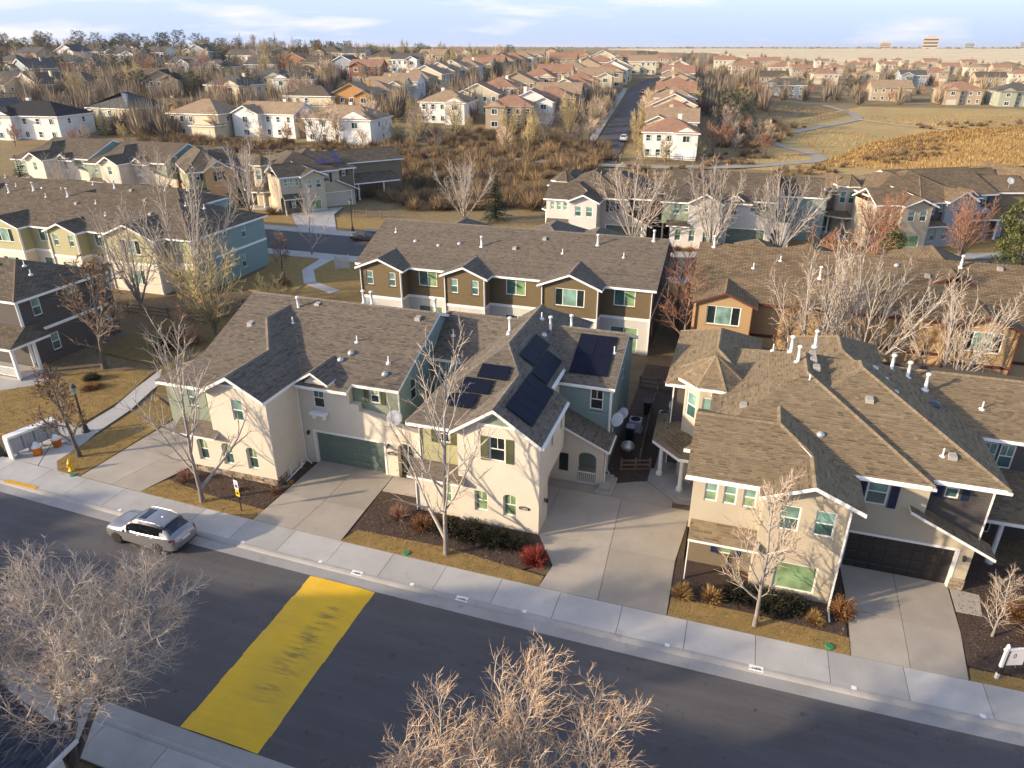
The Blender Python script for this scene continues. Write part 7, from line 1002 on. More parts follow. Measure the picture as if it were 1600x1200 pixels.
WOODS = [(-265,327,0.79),(-270,280,0.64),(-201,319,0.94),(-169,254,0.99),(-315,319,0.95),(-273,210,0.66),(-278,348,0.67),(-181,243,0.91),(-275,354,0.87),(-192,319,0.81),(-246,241,0.82),(-266,305,0.73),(-252,271,0.77),(-180,243,0.67),(-312,362,0.55),(-257,274,0.52),(-324,338,0.86),(-317,342,0.56),(-212,212,0.57),(-294,382,0.51),(-200,302,1.0),(-376,294,0.81),(-167,247,0.66),(-294,284,0.74),(-191,221,0.99),(-292,352,0.55),(-176,283,0.88),(-353,278,0.66),(-353,294,0.91),(-180,252,0.98),(-196,256,0.59),(-220,257,0.62),(-321,265,0.99),(-252,275,0.6),(-217,307,0.86),(-309,337,0.78),(-257,383,0.58),(-272,243,0.76),(-385,320,0.86),(-259,276,0.64),(-345,318,0.9),(-186,235,0.61),(-329,354,0.86),(-194,326,0.72),(-253,230,0.85),(-214,240,0.98),(-314,280,0.72),(-284,401,0.96),(-148,244,0.7),(-199,261,0.55),(-170,272,0.9),(-180,256,0.81),(-260,255,0.84),(-195,226,0.69),(-212,301,0.55),(-222,279,0.69),(-242,361,0.85),(-251,352,0.71),(-161,267,0.51),(-237,234,0.96),(-149,246,0.55),(-278,221,0.55),(-255,207,0.59),(-225,236,0.69),(-217,321,0.66),(-288,257,0.65),(-247,265,0.75),(-329,319,0.57),(-398,328,0.83),(-264,368,0.91),(-343,285,0.74),(-311,310,0.79),(-211,313,0.85),(-364,308,0.58),(-183,234,0.73),(-256,219,0.96),(-285,239,0.83),(-354,287,0.53),(-198,233,0.52),(-238,279,0.51),(-204,255,0.51),(-264,325,0.76),(-175,260,0.55),(-253,334,0.51),(-359,286,1.0),(-302,236,0.6),(-266,259,0.6),(-176,227,0.97),(-284,231,0.56),(-281,365,0.62),(-253,200,0.97),(-212,301,0.77),(-209,248,0.61),(-181,241,0.92),(-215,278,0.63),(-203,306,0.53),(-184,236,0.89),(-199,286,0.92),(-219,212,0.94),(-192,283,0.6),(-305,314,0.51),(-220,223,0.97),(-223,353,0.82),(-206,326,0.6),(-241,225,0.98),(-301,273,0.97),(-229,229,0.69),(-287,357,0.59),(-238,356,0.66),(-279,231,0.83),(-307,242,0.78),(-275,244,0.87),(-325,252,0.76),(-215,295,0.88),(-263,279,0.98),(-288,309,0.88),(-267,273,0.92),(-231,281,0.61),(-183,226,0.63),(-163,279,0.79),(-372,617,0.73),(-251,353,0.89),(-290,261,0.64),(-242,250,0.8),(-198,249,0.81),(-293,255,0.95),(-228,217,0.85),(-221,249,0.88),(-171,273,0.5),(-325,317,0.92),(-355,338,0.64),(-278,320,0.95),(-346,324,0.68),(-241,233,0.62),(-360,321,0.63),(-339,289,0.64),(-364,303,0.87),(-277,213,0.68),(-217,216,0.94),(-265,274,0.51),(-193,223,0.77),(-244,332,0.63),(-302,287,0.6),(-248,327,0.93),(-261,349,0.8),(-238,268,0.56),(-264,215,0.93),(-244,231,0.51),(-256,326,0.8),(-326,315,0.92),(-368,315,0.56),(-194,233,0.81),(-249,213,0.59),(-312,244,0.91),(-325,320,0.52),(-226,315,0.58),(-369,291,0.66),(-290,330,0.91),(-328,296,0.8),(-265,383,0.93),(-289,245,0.95),(-315,306,0.87),(-288,223,0.93),(-235,205,0.71),(-211,309,0.97),(-385,310,0.7),(-245,339,0.69),(-284,368,0.67),(-208,319,0.53),(-354,355,0.84),(-186,245,0.64),(-314,280,0.89),(-232,382,0.74),(-301,274,0.92),(-199,228,0.66),(-223,243,0.52),(-178,268,0.81),(-217,266,0.67),(-263,410,0.69),(-295,361,0.78),(-221,233,0.56),(-344,271,0.64),(-248,228,0.82),(-282,336,0.8),(-257,362,0.89),(-376,312,0.83),(-256,250,0.54),(-305,321,0.9),(-232,381,0.57),(-286,258,0.58),(-396,318,0.82),(-294,288,0.8),(-172,280,0.53),(-206,247,0.84),(-307,311,0.93),(-229,297,0.97),(-303,364,0.93),(-350,301,0.93),(-273,391,0.62),(-271,213,0.75),(-148,238,0.87),(-288,347,0.74),(-325,321,0.6),(-264,303,0.96),(-264,259,0.51),(-265,308,0.63),(-253,213,0.88),(-178,255,0.61),(-309,376,0.97),(-326,316,0.7),(-239,276,0.71),(-368,328,0.56),(-188,302,0.7),(-181,236,0.91),(-246,225,0.68),(-178,271,0.6),(-196,285,0.84),(-293,329,0.93),(-246,399,0.5),(-155,253,0.77),(-265,359,0.8),(-220,289,0.73),(-255,207,0.98),(-296,334,0.75),(-334,309,0.66),(-242,220,0.53),(-233,321,0.91),(-364,316,0.69),(-270,217,0.9),(-172,261,0.65),(-243,337,0.96),(-275,234,0.96),(-338,264,0.83),(-320,487,0.55),(-241,375,0.71),(-179,300,0.86),(-273,394,0.59),(-221,218,0.71),(-196,261,0.55),(-181,253,0.6),(-281,221,0.79),(-185,242,0.56),(-218,225,0.56),(-186,283,0.54),(-237,325,0.64),(-259,350,0.9),(-281,259,0.85),(-316,282,0.55),(-267,298,0.81),(-204,300,0.75),(-396,332,0.65),(-332,275,0.91),(-234,242,0.53),(-183,240,0.67),(-240,292,0.7),(-331,320,0.99),(-252,289,0.6),(-188,258,0.92),(-169,253,0.53),(-204,296,0.76),(-192,245,0.53),(-249,415,0.88),(-229,235,0.72),(-355,321,0.58),(-213,282,0.78),(-211,316,0.97),(-249,213,0.52),(-343,277,0.98),(-175,231,0.68),(-233,243,0.99),(-176,286,0.89),(-261,357,0.51),(-179,273,0.94),(-261,219,0.8),(-221,224,0.77),(-235,302,0.68),(-394,328,0.53),(-234,372,0.74),(-313,389,0.65),(-243,284,0.5),(-145,237,0.66),(-325,310,0.87),(-172,233,0.9),(-226,236,0.97),(-242,254,0.56),(-317,485,0.75),(-309,319,0.76),(-333,267,0.84),(-269,244,0.78),(-273,272,0.91),(-207,235,0.93),(-185,276,0.85),(-242,254,0.76),(-281,233,0.85),(-349,296,0.58),(-324,296,0.55),(-216,308,0.6),(-286,261,0.5),(-222,240,0.56),(-361,312,0.98),(-266,207,0.82),(-234,210,0.57),(-254,228,0.86),(-359,291,0.61),(-258,207,0.84),(-271,214,0.96),(-207,231,0.65),(-335,323,0.79),(-296,390,0.94),(-223,222,0.99),(-347,307,0.51),(-301,353,0.64),(-264,304,0.83),(-189,222,0.69),(-303,308,0.67),(-309,240,0.85),(-162,247,0.96),(-358,342,0.57),(-304,362,0.76),(-213,238,0.99),(-212,239,0.71),(-160,266,0.86),(-362,295,0.68),(-216,323,0.89),(-307,254,0.57),(-247,217,0.88),(-255,196,0.86),(-336,286,0.59),(-342,332,0.85),(-328,305,0.56),(-213,253,0.82),(-207,355,0.85),(-364,596,0.72),(-287,235,0.66),(-178,269,0.74),(-258,364,0.82),(-227,285,0.55),(-218,288,0.99),(-369,344,0.78),(-370,323,0.52),(-259,360,0.59),(-194,313,0.79),(-286,312,0.94),(-154,251,0.57),(-269,213,0.52),(-183,304,0.74),(-164,251,0.83),(-388,302,0.67),(-264,224,0.78),(-391,324,0.72),(-317,305,0.82),(-373,303,0.91),(-236,222,0.73),(-200,306,0.99),(-345,299,0.84),(-292,319,0.53),(-273,281,0.72),(-313,248,0.89),(-288,324,0.66),(-261,281,0.69),(-164,264,0.98),(-199,319,0.64),(-367,331,0.74),(-348,336,0.69),(-231,282,0.86),(-360,334,0.55),(-385,311,0.97),(-203,311,0.81),(-246,222,0.57),(-308,369,0.8),(-237,218,0.79),(-216,213,0.67),(-280,345,0.9),(-292,440,0.64),(-153,255,1.0),(-278,213,0.64),(-231,357,0.61),(-363,348,0.75),(-356,297,0.68),(-206,230,0.59),(-218,209,0.99),(-278,214,0.94),(-176,228,0.87),(-220,312,0.63),(-277,216,0.55),(-237,218,0.56),(-230,249,0.83),(-180,272,0.92),(-355,306,0.66),(-333,279,0.53),(-322,266,0.54),(-250,226,0.79),(-323,347,0.53),(-237,315,0.81),(-202,231,0.93),(-199,307,0.68),(-325,311,0.58),(-156,247,0.61),(-245,335,0.89),(-178,272,0.69),(-265,249,0.55),(-358,353,0.79),(-210,272,0.86),(-258,338,0.99),(-253,231,0.63),(-321,249,0.8),(-326,261,0.82),(-220,251,0.87),(-173,255,0.94),(-305,253,0.91),(-342,317,0.92),(-202,229,0.78),(-226,361,0.88),(-261,350,0.88),(-238,264,0.81),(-215,301,0.99),(-175,264,0.8),(-140,239,0.55),(-282,398,0.71),(-166,275,0.95),(-278,376,0.72),(-253,205,0.78),(-225,228,0.92),(-294,267,0.94),(-167,253,0.6),(-255,198,0.75),(-310,275,0.82),(-221,224,0.75),(-262,301,0.94),(-174,281,0.8),(-230,222,0.97),(-295,269,0.96),(-178,263,0.75),(-202,247,0.57),(-212,324,0.5),(-360,310,0.83),(-353,311,1.0),(-294,324,0.59),(-405,328,0.83),(-210,311,0.65),(-295,314,0.63),(-214,296,0.51),(-205,253,0.79),(-239,339,0.79),(-354,292,0.71),(-370,298,0.8),(-253,338,0.66),(-182,246,0.94),(-168,271,0.8),(-213,213,0.71),(-250,286,0.56),(-156,252,0.52),(-239,255,0.79),(-215,267,0.81),(-191,240,0.71),(-266,243,0.6),(-352,347,0.67),(-200,238,0.63),(-319,285,0.52),(-175,230,0.94),(-211,336,0.62),(-382,315,0.6),(-333,266,0.8),(-163,249,0.58),(-245,232,0.97),(-336,308,0.85),(-317,266,0.51),(-169,250,0.79),(-304,293,0.69),(-253,347,0.8),(-205,282,0.71),(-216,306,0.54),(-271,257,0.7),(-314,349,0.61),(-233,352,0.63),(-276,274,0.79),(-235,301,0.56),(-384,319,0.51),(-332,363,0.82),(-344,287,0.61),(-341,263,0.61),(-231,340,0.51),(-243,252,0.51),(-269,312,0.66),(-292,224,0.88),(-266,210,0.74),(-287,315,0.75),(-268,280,0.92),(-173,261,0.6),(-327,356,0.6),(-183,255,0.84),(-183,231,0.96),(-312,254,0.67),(-338,340,0.57),(-336,264,0.65),(-198,333,0.58),(-219,361,0.56),(-333,305,0.89),(-334,350,0.95),(-212,216,0.57),(-273,348,0.89),(-240,350,0.85),(-286,307,0.88),(-296,402,0.82),(-164,258,0.55),(-264,219,0.67),(-236,227,0.74),(-389,309,0.67),(-279,341,0.98),(-203,249,0.7),(-270,240,0.61),(-231,248,0.73),(-335,287,0.93),(-245,266,0.91),(-311,339,0.59),(-269,237,0.92),(-251,268,0.91),(-266,266,0.9),(-208,239,0.56),(-262,213,0.96),(-199,244,0.77),(-158,252,0.59),(-342,323,0.97),(-172,232,0.5),(-187,267,0.69),(-181,253,0.8),(-225,236,0.95),(-167,248,0.58),(-297,323,0.69),(-243,233,0.65),(-218,221,0.79),(-239,206,0.96),(-296,315,0.84),(-186,274,0.95),(-350,317,0.63),(-254,302,0.85),(-242,218,0.9),(-174,273,0.54),(-149,236,0.92),(-299,260,0.79),(-193,332,0.72),(-261,298,0.51),(-403,319,0.54),(-296,275,0.79),(-280,244,0.96),(-226,226,0.88),(-282,300,0.78),(-399,319,0.54),(-251,234,0.8),(-390,324,0.58),(-222,301,0.87),(-217,355,1.0),(-255,307,0.97),(-252,200,0.94),(-175,264,0.92),(-239,261,0.68),(-247,284,0.89),(-268,262,0.79),(-246,228,0.76),(-210,294,0.85),(-104,397,0.85),(-222,669,0.82),(-269,956,0.77),(-117,347,0.67),(-206,363,0.54),(-177,326,0.53),(-135,329,0.57),(-232,713,0.55),(-195,378,0.99),(-93,383,0.61),(-173,352,0.6),(-133,391,0.51),(-412,823,0.6),(-189,389,0.51),(-180,347,0.7),(-185,321,0.69),(-98,348,0.86),(-298,524,0.98),(-169,508,0.98),(-255,655,0.56),(-174,385,0.94),(-148,593,0.96),(-260,461,0.61),(-277,831,0.97),(-177,587,0.65),(-262,638,0.98),(-139,339,0.64),(-133,400,1.0),(-285,696,0.59),(-266,870,0.82),(-342,726,0.79),(-374,1207,0.97),(-194,374,0.87),(-370,965,0.75),(-205,449,0.64),(-115,380,0.69),(-184,359,0.87),(-380,682,0.74),(-161,468,0.92),(-175,351,0.83),(-479,965,0.73),(-132,372,0.54),(-148,456,0.88),(-217,402,0.81),(-162,383,0.52),(-322,703,0.62),(-96,350,0.99),(-257,657,0.68),(-221,514,0.66),(-268,562,0.7),(-170,509,0.66),(-153,385,0.74),(-129,353,0.83),(-89,367,0.7),(-347,1036,0.52),(-269,492,0.84),(-132,393,0.76),(-104,371,0.77),(-147,527,0.9),(-168,480,0.84),(-277,616,0.77),(-221,416,0.86),(-245,528,0.76),(-135,349,0.94),(-435,1118,0.68),(-152,413,0.71),(-170,430,0.57),(-175,345,0.56),(-160,330,0.69),(-390,1499,0.91),(-501,1329,0.73),(-157,430,0.97),(-249,503,0.56),(-133,390,0.98),(-368,746,0.83),(-191,489,0.72),(-372,935,0.62),(-183,326,0.69),(-170,383,0.73),(-258,1064,0.51),(-142,353,0.54),(-252,476,0.86),(-178,313,0.75),(-271,474,0.71),(-147,393,0.78),(-282,963,0.59),(-148,326,0.78),(-166,394,0.51),(-194,648,0.73),(-169,420,0.65),(-318,975,0.72),(-196,673,0.72),(-201,377,0.54),(-174,356,0.68),(-162,610,0.83),(-331,1238,0.65),(-178,379,0.71),(-327,711,0.87),(-225,854,0.6),(-339,801,0.95),(-139,359,0.61),(-256,547,0.56),(-185,321,0.99),(-186,599,0.81),(-338,731,0.78),(-181,395,0.99),(-163,406,0.81),(-160,615,0.96),(-190,361,0.86),(-102,361,0.8),(-130,536,0.59),(-155,415,0.8),(-362,897,0.73),(-160,324,0.61),(-170,338,0.67),(-159,475,0.79),(-164,368,0.53),(-467,1154,0.87),(-184,572,0.78),(-156,374,0.55),(-179,379,0.91),(-424,982,0.97),(-398,1392,0.52),(-150,530,0.78),(-212,559,0.89),(-88,367,0.63),(-303,928,0.72),(-137,370,0.54),(-230,437,0.54),(-175,361,0.8),(-142,357,0.92),(-166,413,0.69),(-522,1073,0.82),(-228,544,0.54),(-130,416,0.64),(-152,361,0.72),(-162,343,0.84),(-210,400,0.8),(-270,566,0.56),(-203,486,0.54),(-164,356,0.62),(-171,349,0.93),(-121,350,0.63),(-184,326,0.66),(-508,1222,0.66),(-131,504,0.99),(-186,497,0.95),(-369,901,0.79),(-127,349,0.7),(-156,381,0.84),(-179,329,0.8),(-105,372,0.62),(-124,340,0.86),(-230,428,0.77),(-140,328,0.58),(-109,402,0.72),(-138,335,0.51),(-201,369,0.74),(-169,335,0.65),(-140,327,0.63),(-192,399,0.81),(-264,645,0.77),(-322,765,0.86),(-137,356,0.54),(-230,557,0.86),(-249,956,0.6),(-215,500,0.96),(-145,357,0.78),(-225,647,0.67),(-133,447,0.8),(-45,1062,0.66),(-133,862,0.6),(-42,648,0.75),(-17,504,0.83),(-69,473,0.91),(-50,1194,0.53),(-98,1167,0.53),(-26,662,0.91),(-120,522,0.95),(-45,875,0.97),(-71,717,0.91),(-95,588,0.68),(-26,799,0.55),(-58,589,0.55),(-83,390,0.61),(-111,575,0.68),(-101,1126,0.51),(-31,786,0.76),(-76,379,0.93),(-126,751,0.97),(-59,603,0.9),(-106,500,0.82),(-161,729,0.61),(-146,706,0.82),(-63,1324,0.96),(-11,743,0.67),(-67,472,0.56),(-115,517,0.8),(-6,1155,0.86),(-47,868,0.77),(-26,797,0.58),(-128,662,0.68),(-1,1127,0.71),(-81,484,0.83),(-32,664,0.97),(-63,728,0.84),(-82,376,0.92),(-140,746,0.88),(-132,935,0.67),(-87,621,0.56),(-25,1149,0.55),(-168,936,0.75),(-118,524,0.7),(-48,722,0.93),(-104,443,0.74),(-104,1177,1.0),(-49,624,0.81),(-48,741,0.65),(-79,363,0.52),(-47,407,0.69),(27,585,0.63),(13,538,0.83),(207,957,0.89),(128,603,0.83),(91,577,0.85),(94,637,0.53),(204,937,0.54),(111,940,0.7),(100,574,0.71),(16,663,0.51),(185,882,0.63),(65,698,0.86),(154,602,0.95),(38,552,0.99),(188,989,0.9),(147,1110,0.67),(107,582,0.51),(103,595,0.53),(114,696,0.54),(25,640,0.87),(171,599,0.53),(60,810,0.73),(76,958,0.56),(12,517,0.93),(131,988,0.52),(141,1096,0.52),(116,606,0.51),(85,606,0.51),(118,914,0.94),(188,694,0.75),(73,607,0.6),(140,635,0.58),(110,760,0.55),(98,848,0.98),(128,1016,0.51),(142,604,0.86),(41,907,0.84),(64,701,0.82),(191,776,0.99),(25,619,0.67),(139,985,0.92),(5,452,0.54),(31,602,0.63),(26,528,0.81),(24,966,0.94),(123,632,0.88),(95,602,0.59),(175,772,0.61),(143,844,0.89),(51,639,0.6),(37,903,0.74),(23,838,0.64),(62,1036,0.57),(127,745,0.56),(64,600,0.52),(99,674,0.97),(66,1002,0.56),(158,680,0.72),(115,694,0.97),(67,657,0.65),(249,1067,0.57),(294,1046,0.61),(111,580,0.81),(179,847,0.99),(213,859,0.64),(205,1128,0.68),(21,767,0.69),(84,569,0.93),(227,1025,0.91),(192,845,0.5),(10,893,0.76),(114,629,0.62),(63,659,0.7),(11,645,0.82),(115,682,0.58),(92,639,0.72),(319,1148,0.63),(197,809,0.67),(149,680,0.97),(170,682,0.73),(162,771,0.95),(231,838,0.56),(111,658,0.91),(120,1084,0.57),(139,611,0.52),(101,818,0.58),(189,1013,0.81),(89,600,0.61),(30,676,0.71),(5,573,0.9),(77,1017,0.72),(118,619,0.75),(184,647,0.68),(90,677,0.69),(66,1090,0.87),(132,855,0.62),(76,630,0.62),(61,942,0.83),(128,880,0.74),(12,716,0.89),(12,623,0.56),(109,697,0.82),(153,721,0.69),(140,636,0.59),(121,640,0.77),(25,926,0.59),(231,893,0.71),(148,601,0.67),(72,746,0.73),(89,980,0.66),(-171,225,0.7),(-189,154,0.81),(-217,234,0.61),(-202,239,0.56),(-112,169,0.58),(-253,219,0.72),(-200,161,0.51),(-142,156,0.64),(-189,191,1.0),(-148,194,0.64),(-191,245,0.7),(-141,172,0.81),(-149,171,0.51),(-153,192,0.85),(-142,156,0.76),(-244,224,0.79),(-219,194,0.88),(-144,200,0.56),(-223,227,0.99),(-178,222,0.97),(-151,200,0.6),(-180,228,0.73),(-187,159,0.69),(-170,173,0.91),(-159,197,0.85),(-239,207,0.58),(-182,151,0.57),(-220,198,0.81),(-135,196,0.61),(-141,172,0.66),(-148,161,0.91),(-217,186,0.75),(-180,177,0.74),(-211,174,0.91),(-255,221,0.63),(-195,149,0.52),(-208,192,0.87),(-213,214,0.81),(-190,176,0.89),(-148,154,0.56),(-215,198,0.88),(-185,153,0.96),(-149,184,0.96),(-205,163,0.88),(-218,199,0.67),(-245,192,0.79),(-199,236,0.92),(-230,220,0.61),(-218,225,0.64),(-175,156,0.54),(-173,188,0.99),(-257,200,0.69),(-152,159,0.99),(-150,153,0.79),(-193,195,0.69),(-218,182,0.77),(-196,188,0.81),(-132,175,0.6),(-176,245,0.85),(-212,164,0.96),(-154,177,0.74),(-174,162,0.51),(-196,166,0.52),(-175,230,0.85),(-149,210,0.97),(-132,186,0.56),(-132,189,0.51),(-196,206,0.58),(-158,154,0.76),(-240,227,0.87),(-216,175,0.66),(-197,177,0.71),(-199,193,1.0),(-191,188,0.92),(-137,180,0.69),(-187,173,0.66),(-178,202,0.58),(-182,183,0.91),(-177,236,0.88),(-148,194,0.79),(-247,225,0.5),(-223,174,0.98),(-194,160,0.65),(-201,166,0.69),(-148,156,0.63),(-186,181,0.58),(-156,177,0.67),(-196,165,0.52),(-217,189,0.77),(-134,176,0.91),(-158,157,0.67),(-179,230,0.95),(-238,209,0.54),(-270,216,0.75),(-172,193,0.74),(-155,204,0.91),(-145,191,0.61),(-183,166,0.84),(-147,182,0.94),(-174,210,0.59),(-149,183,0.88),(-246,214,0.53),(-164,194,0.7),(-129,179,0.7),(-216,178,0.84),(-146,165,0.53),(-151,196,0.83),(-163,199,0.77),(-149,224,0.9),(-182,244,0.61),(-215,195,0.68),(-174,158,0.54),(-173,159,0.57),(-198,166,0.57),(-211,217,0.69),(-152,216,0.51),(-252,205,0.99),(-142,203,0.89),(-152,213,0.89),(-197,179,0.99),(-216,236,0.55),(-257,206,0.97),(-151,163,0.81),(-175,155,0.96),(-194,150,0.52),(-146,223,0.67),(-150,174,0.84),(-214,178,0.94),(-233,181,0.55),(-131,191,0.86),(-182,186,0.92),(-139,202,0.98),(-192,176,0.58),(-177,198,0.79),(-199,206,0.82),(-202,161,0.66),(-121,184,0.59),(-144,155,0.81),(-147,157,0.97),(-168,206,0.94),(-153,187,0.79),(-209,216,0.96),(-216,227,0.75),(-190,154,0.99),(-245,211,0.59),(-169,206,0.76),(-137,183,0.67),(-195,199,0.71),(-247,191,0.65),(-191,230,0.52),(-233,228,0.93),(-158,187,0.6),(-186,165,0.66),(-140,212,0.53),(-190,184,0.56),(-176,188,0.89),(-170,160,0.71),(-243,211,0.95),(-235,211,0.58),(-147,168,0.51),(-195,157,0.62),(-134,185,0.75),(-256,197,0.69),(-130,167,0.95),(-171,255,0.53),(-178,174,0.65),(-154,156,0.89),(-240,211,0.5),(-143,190,0.92),(-145,196,0.92),(-221,187,0.7),(-194,168,0.9),(-217,165,0.98),(-184,158,0.88),(-230,180,0.7),(-158,202,0.6),(-190,221,0.87),(-185,229,0.53),(-178,175,0.84),(-216,165,0.6),(-152,181,0.93),(-157,158,0.89),(-178,173,0.9),(-145,168,0.9),(-156,162,0.82),(-135,204,0.81),(-220,188,0.86),(-212,164,0.91),(-214,184,0.53),(-175,190,0.73),(-91,227,0.92),(-90,224,0.63),(-98,256,0.74),(-107,260,0.54),(-46,240,0.89),(-102,198,0.51),(-72,229,0.86),(-92,315,0.62),(-131,269,0.63),(-74,221,0.73),(-133,300,0.94),(-120,325,0.61),(-128,261,0.85),(-89,279,0.99),(-89,291,0.64),(-92,215,0.77),(-93,321,0.95),(-70,221,0.85),(-146,283,0.83),(-66,294,0.84),(-91,223,0.73),(-51,242,0.95),(-83,296,0.74),(-106,240,0.55),(-92,230,0.9),(-46,218,0.54),(-52,214,0.7),(-70,228,0.75),(-108,284,0.88),(-126,265,0.99),(-79,342,0.9),(-49,235,0.86),(-100,267,0.75),(-125,237,0.67),(-104,273,0.52),(-52,253,0.96),(-71,226,0.91),(-98,219,0.57),(-66,352,0.84),(-84,305,0.7),(-48,208,0.85),(-139,284,0.73),(-65,271,0.61),(-145,275,0.71),(-137,318,0.93),(-90,238,0.72),(-110,285,0.78),(-107,189,0.68),(-105,258,0.92),(-104,192,0.98),(-52,226,0.79),(-78,203,0.56),(-135,316,0.79),(-75,226,0.67),(-94,245,0.92),(-46,237,0.64),(-79,230,0.99),(-97,275,0.77),(-97,252,0.91),(-93,228,0.79),(-51,216,0.53),(-69,284,0.94),(-106,201,0.77),(-92,279,0.96),(-125,237,0.6),(-108,313,0.94),(-91,237,0.95),(-134,272,0.67),(-46,223,0.91),(-83,215,0.99),(-49,257,0.66),(-101,199,0.96),(-95,202,0.76),(-96,297,0.97),(-144,262,0.99),(-90,278,0.96),(-91,238,0.69),(-115,274,0.71),(-54,239,0.63),(-92,261,0.51),(-104,208,0.94),(-107,282,0.9),(-89,268,0.93),(-110,225,0.9),(-133,242,0.77),(-142,267,0.93),(-49,235,0.59),(-81,198,0.77),(-91,209,0.62),(-99,239,0.75),(-122,320,0.88),(-53,227,0.53),(-97,261,0.75),(-89,238,0.57),(-85,316,0.59),(-95,308,0.94),(-80,209,0.64),(-48,245,0.78),(-105,329,0.59),(-83,305,0.68),(-67,261,0.89),(-93,286,0.65),(-108,246,0.6),(-98,257,0.71),(-136,251,0.76),(-103,210,0.91),(-124,320,0.62),(-44,220,0.73),(-108,302,0.55),(-103,204,0.99),(-6,286,0.68),(-15,254,0.79),(-19,380,0.67),(-24,395,0.51),(1,314,0.78),(-10,242,0.87),(-7,395,0.84),(-5,428,0.89),(-18,287,0.87),(-14,252,0.6),(-7,419,0.52),(-4,347,0.92),(-25,291,0.64),(-10,239,0.65),(-18,303,0.66),(-4,266,0.91),(2,276,0.93),(-3,511,0.6),(-26,245,0.54),(-31,388,0.95),(-13,244,0.52),(-19,290,0.8),(-20,377,0.64),(2,283,0.87),(-22,282,0.73),(-11,259,0.53),(-23,329,0.76),(0,440,0.97),(-3,387,0.85),(-22,348,0.84),(-13,281,0.83),(-18,257,0.95),(-18,331,0.54),(-9,269,0.64),(-40,366,0.68),(-7,329,0.53),(-12,377,0.84),(-4,328,0.83),(-13,281,0.6),(-25,275,0.68),(-24,275,0.52),(-22,458,0.6),(-35,395,0.66),(-6,247,0.58),(-27,320,0.91),(0,301,0.98),(-14,260,0.76),(-9,331,0.5),(1,278,0.73),(-15,300,0.54),(-3,445,0.59),(-18,289,0.66),(-16,256,0.67),(-3,562,0.72),(-40,374,0.84),(-27,345,0.55),(-15,304,0.91),(-10,341,0.85),(-22,424,0.61),(-19,249,0.59),(1,305,0.52),(-8,331,0.89),(2,312,0.78),(-11,300,0.87),(-20,259,0.77),(-12,305,0.93),(-19,425,0.59),(-1,292,0.81),(-22,351,0.77),(-15,244,0.78),(53,488,0.86),(96,465,0.53),(155,535,0.65),(113,447,0.98),(60,443,0.79),(163,558,0.93),(132,541,0.94),(71,359,0.94),(133,557,0.71),(94,371,0.83),(33,430,0.93),(55,349,0.73),(33,464,0.54),(93,372,0.73),(54,399,0.94),(111,383,0.97),(64,410,0.6),(132,531,0.54),(49,415,0.78),(119,432,0.82),(9,325,0.86),(78,384,0.73),(142,486,0.82),(131,542,0.51),(43,376,0.63),(101,376,0.58),(65,416,0.84),(110,456,0.76),(57,363,0.94),(111,438,0.69),(14,376,0.88),(115,479,0.79),(52,419,0.9),(40,370,0.88),(93,502,0.8),(60,444,0.61),(74,421,0.54),(39,340,0.74),(116,538,0.54),(84,552,0.73),(46,450,0.77),(8,427,0.91),(49,504,0.64),(17,415,0.87),(18,345,0.85),(30,384,0.69),(106,424,0.57),(112,565,0.58),(10,337,0.85),(26,343,0.8),(58,475,0.57),(31,367,0.88),(24,443,0.9),(75,541,0.97),(111,486,0.74),(67,538,0.57),(92,372,0.7),(64,536,0.65),(130,453,0.95),(32,355,0.82)]
MEADOW = [(13.0,173.3),(57.6,180),(83.5,277.1),(67.3,266),(50.7,251.2),(30,219.0)]
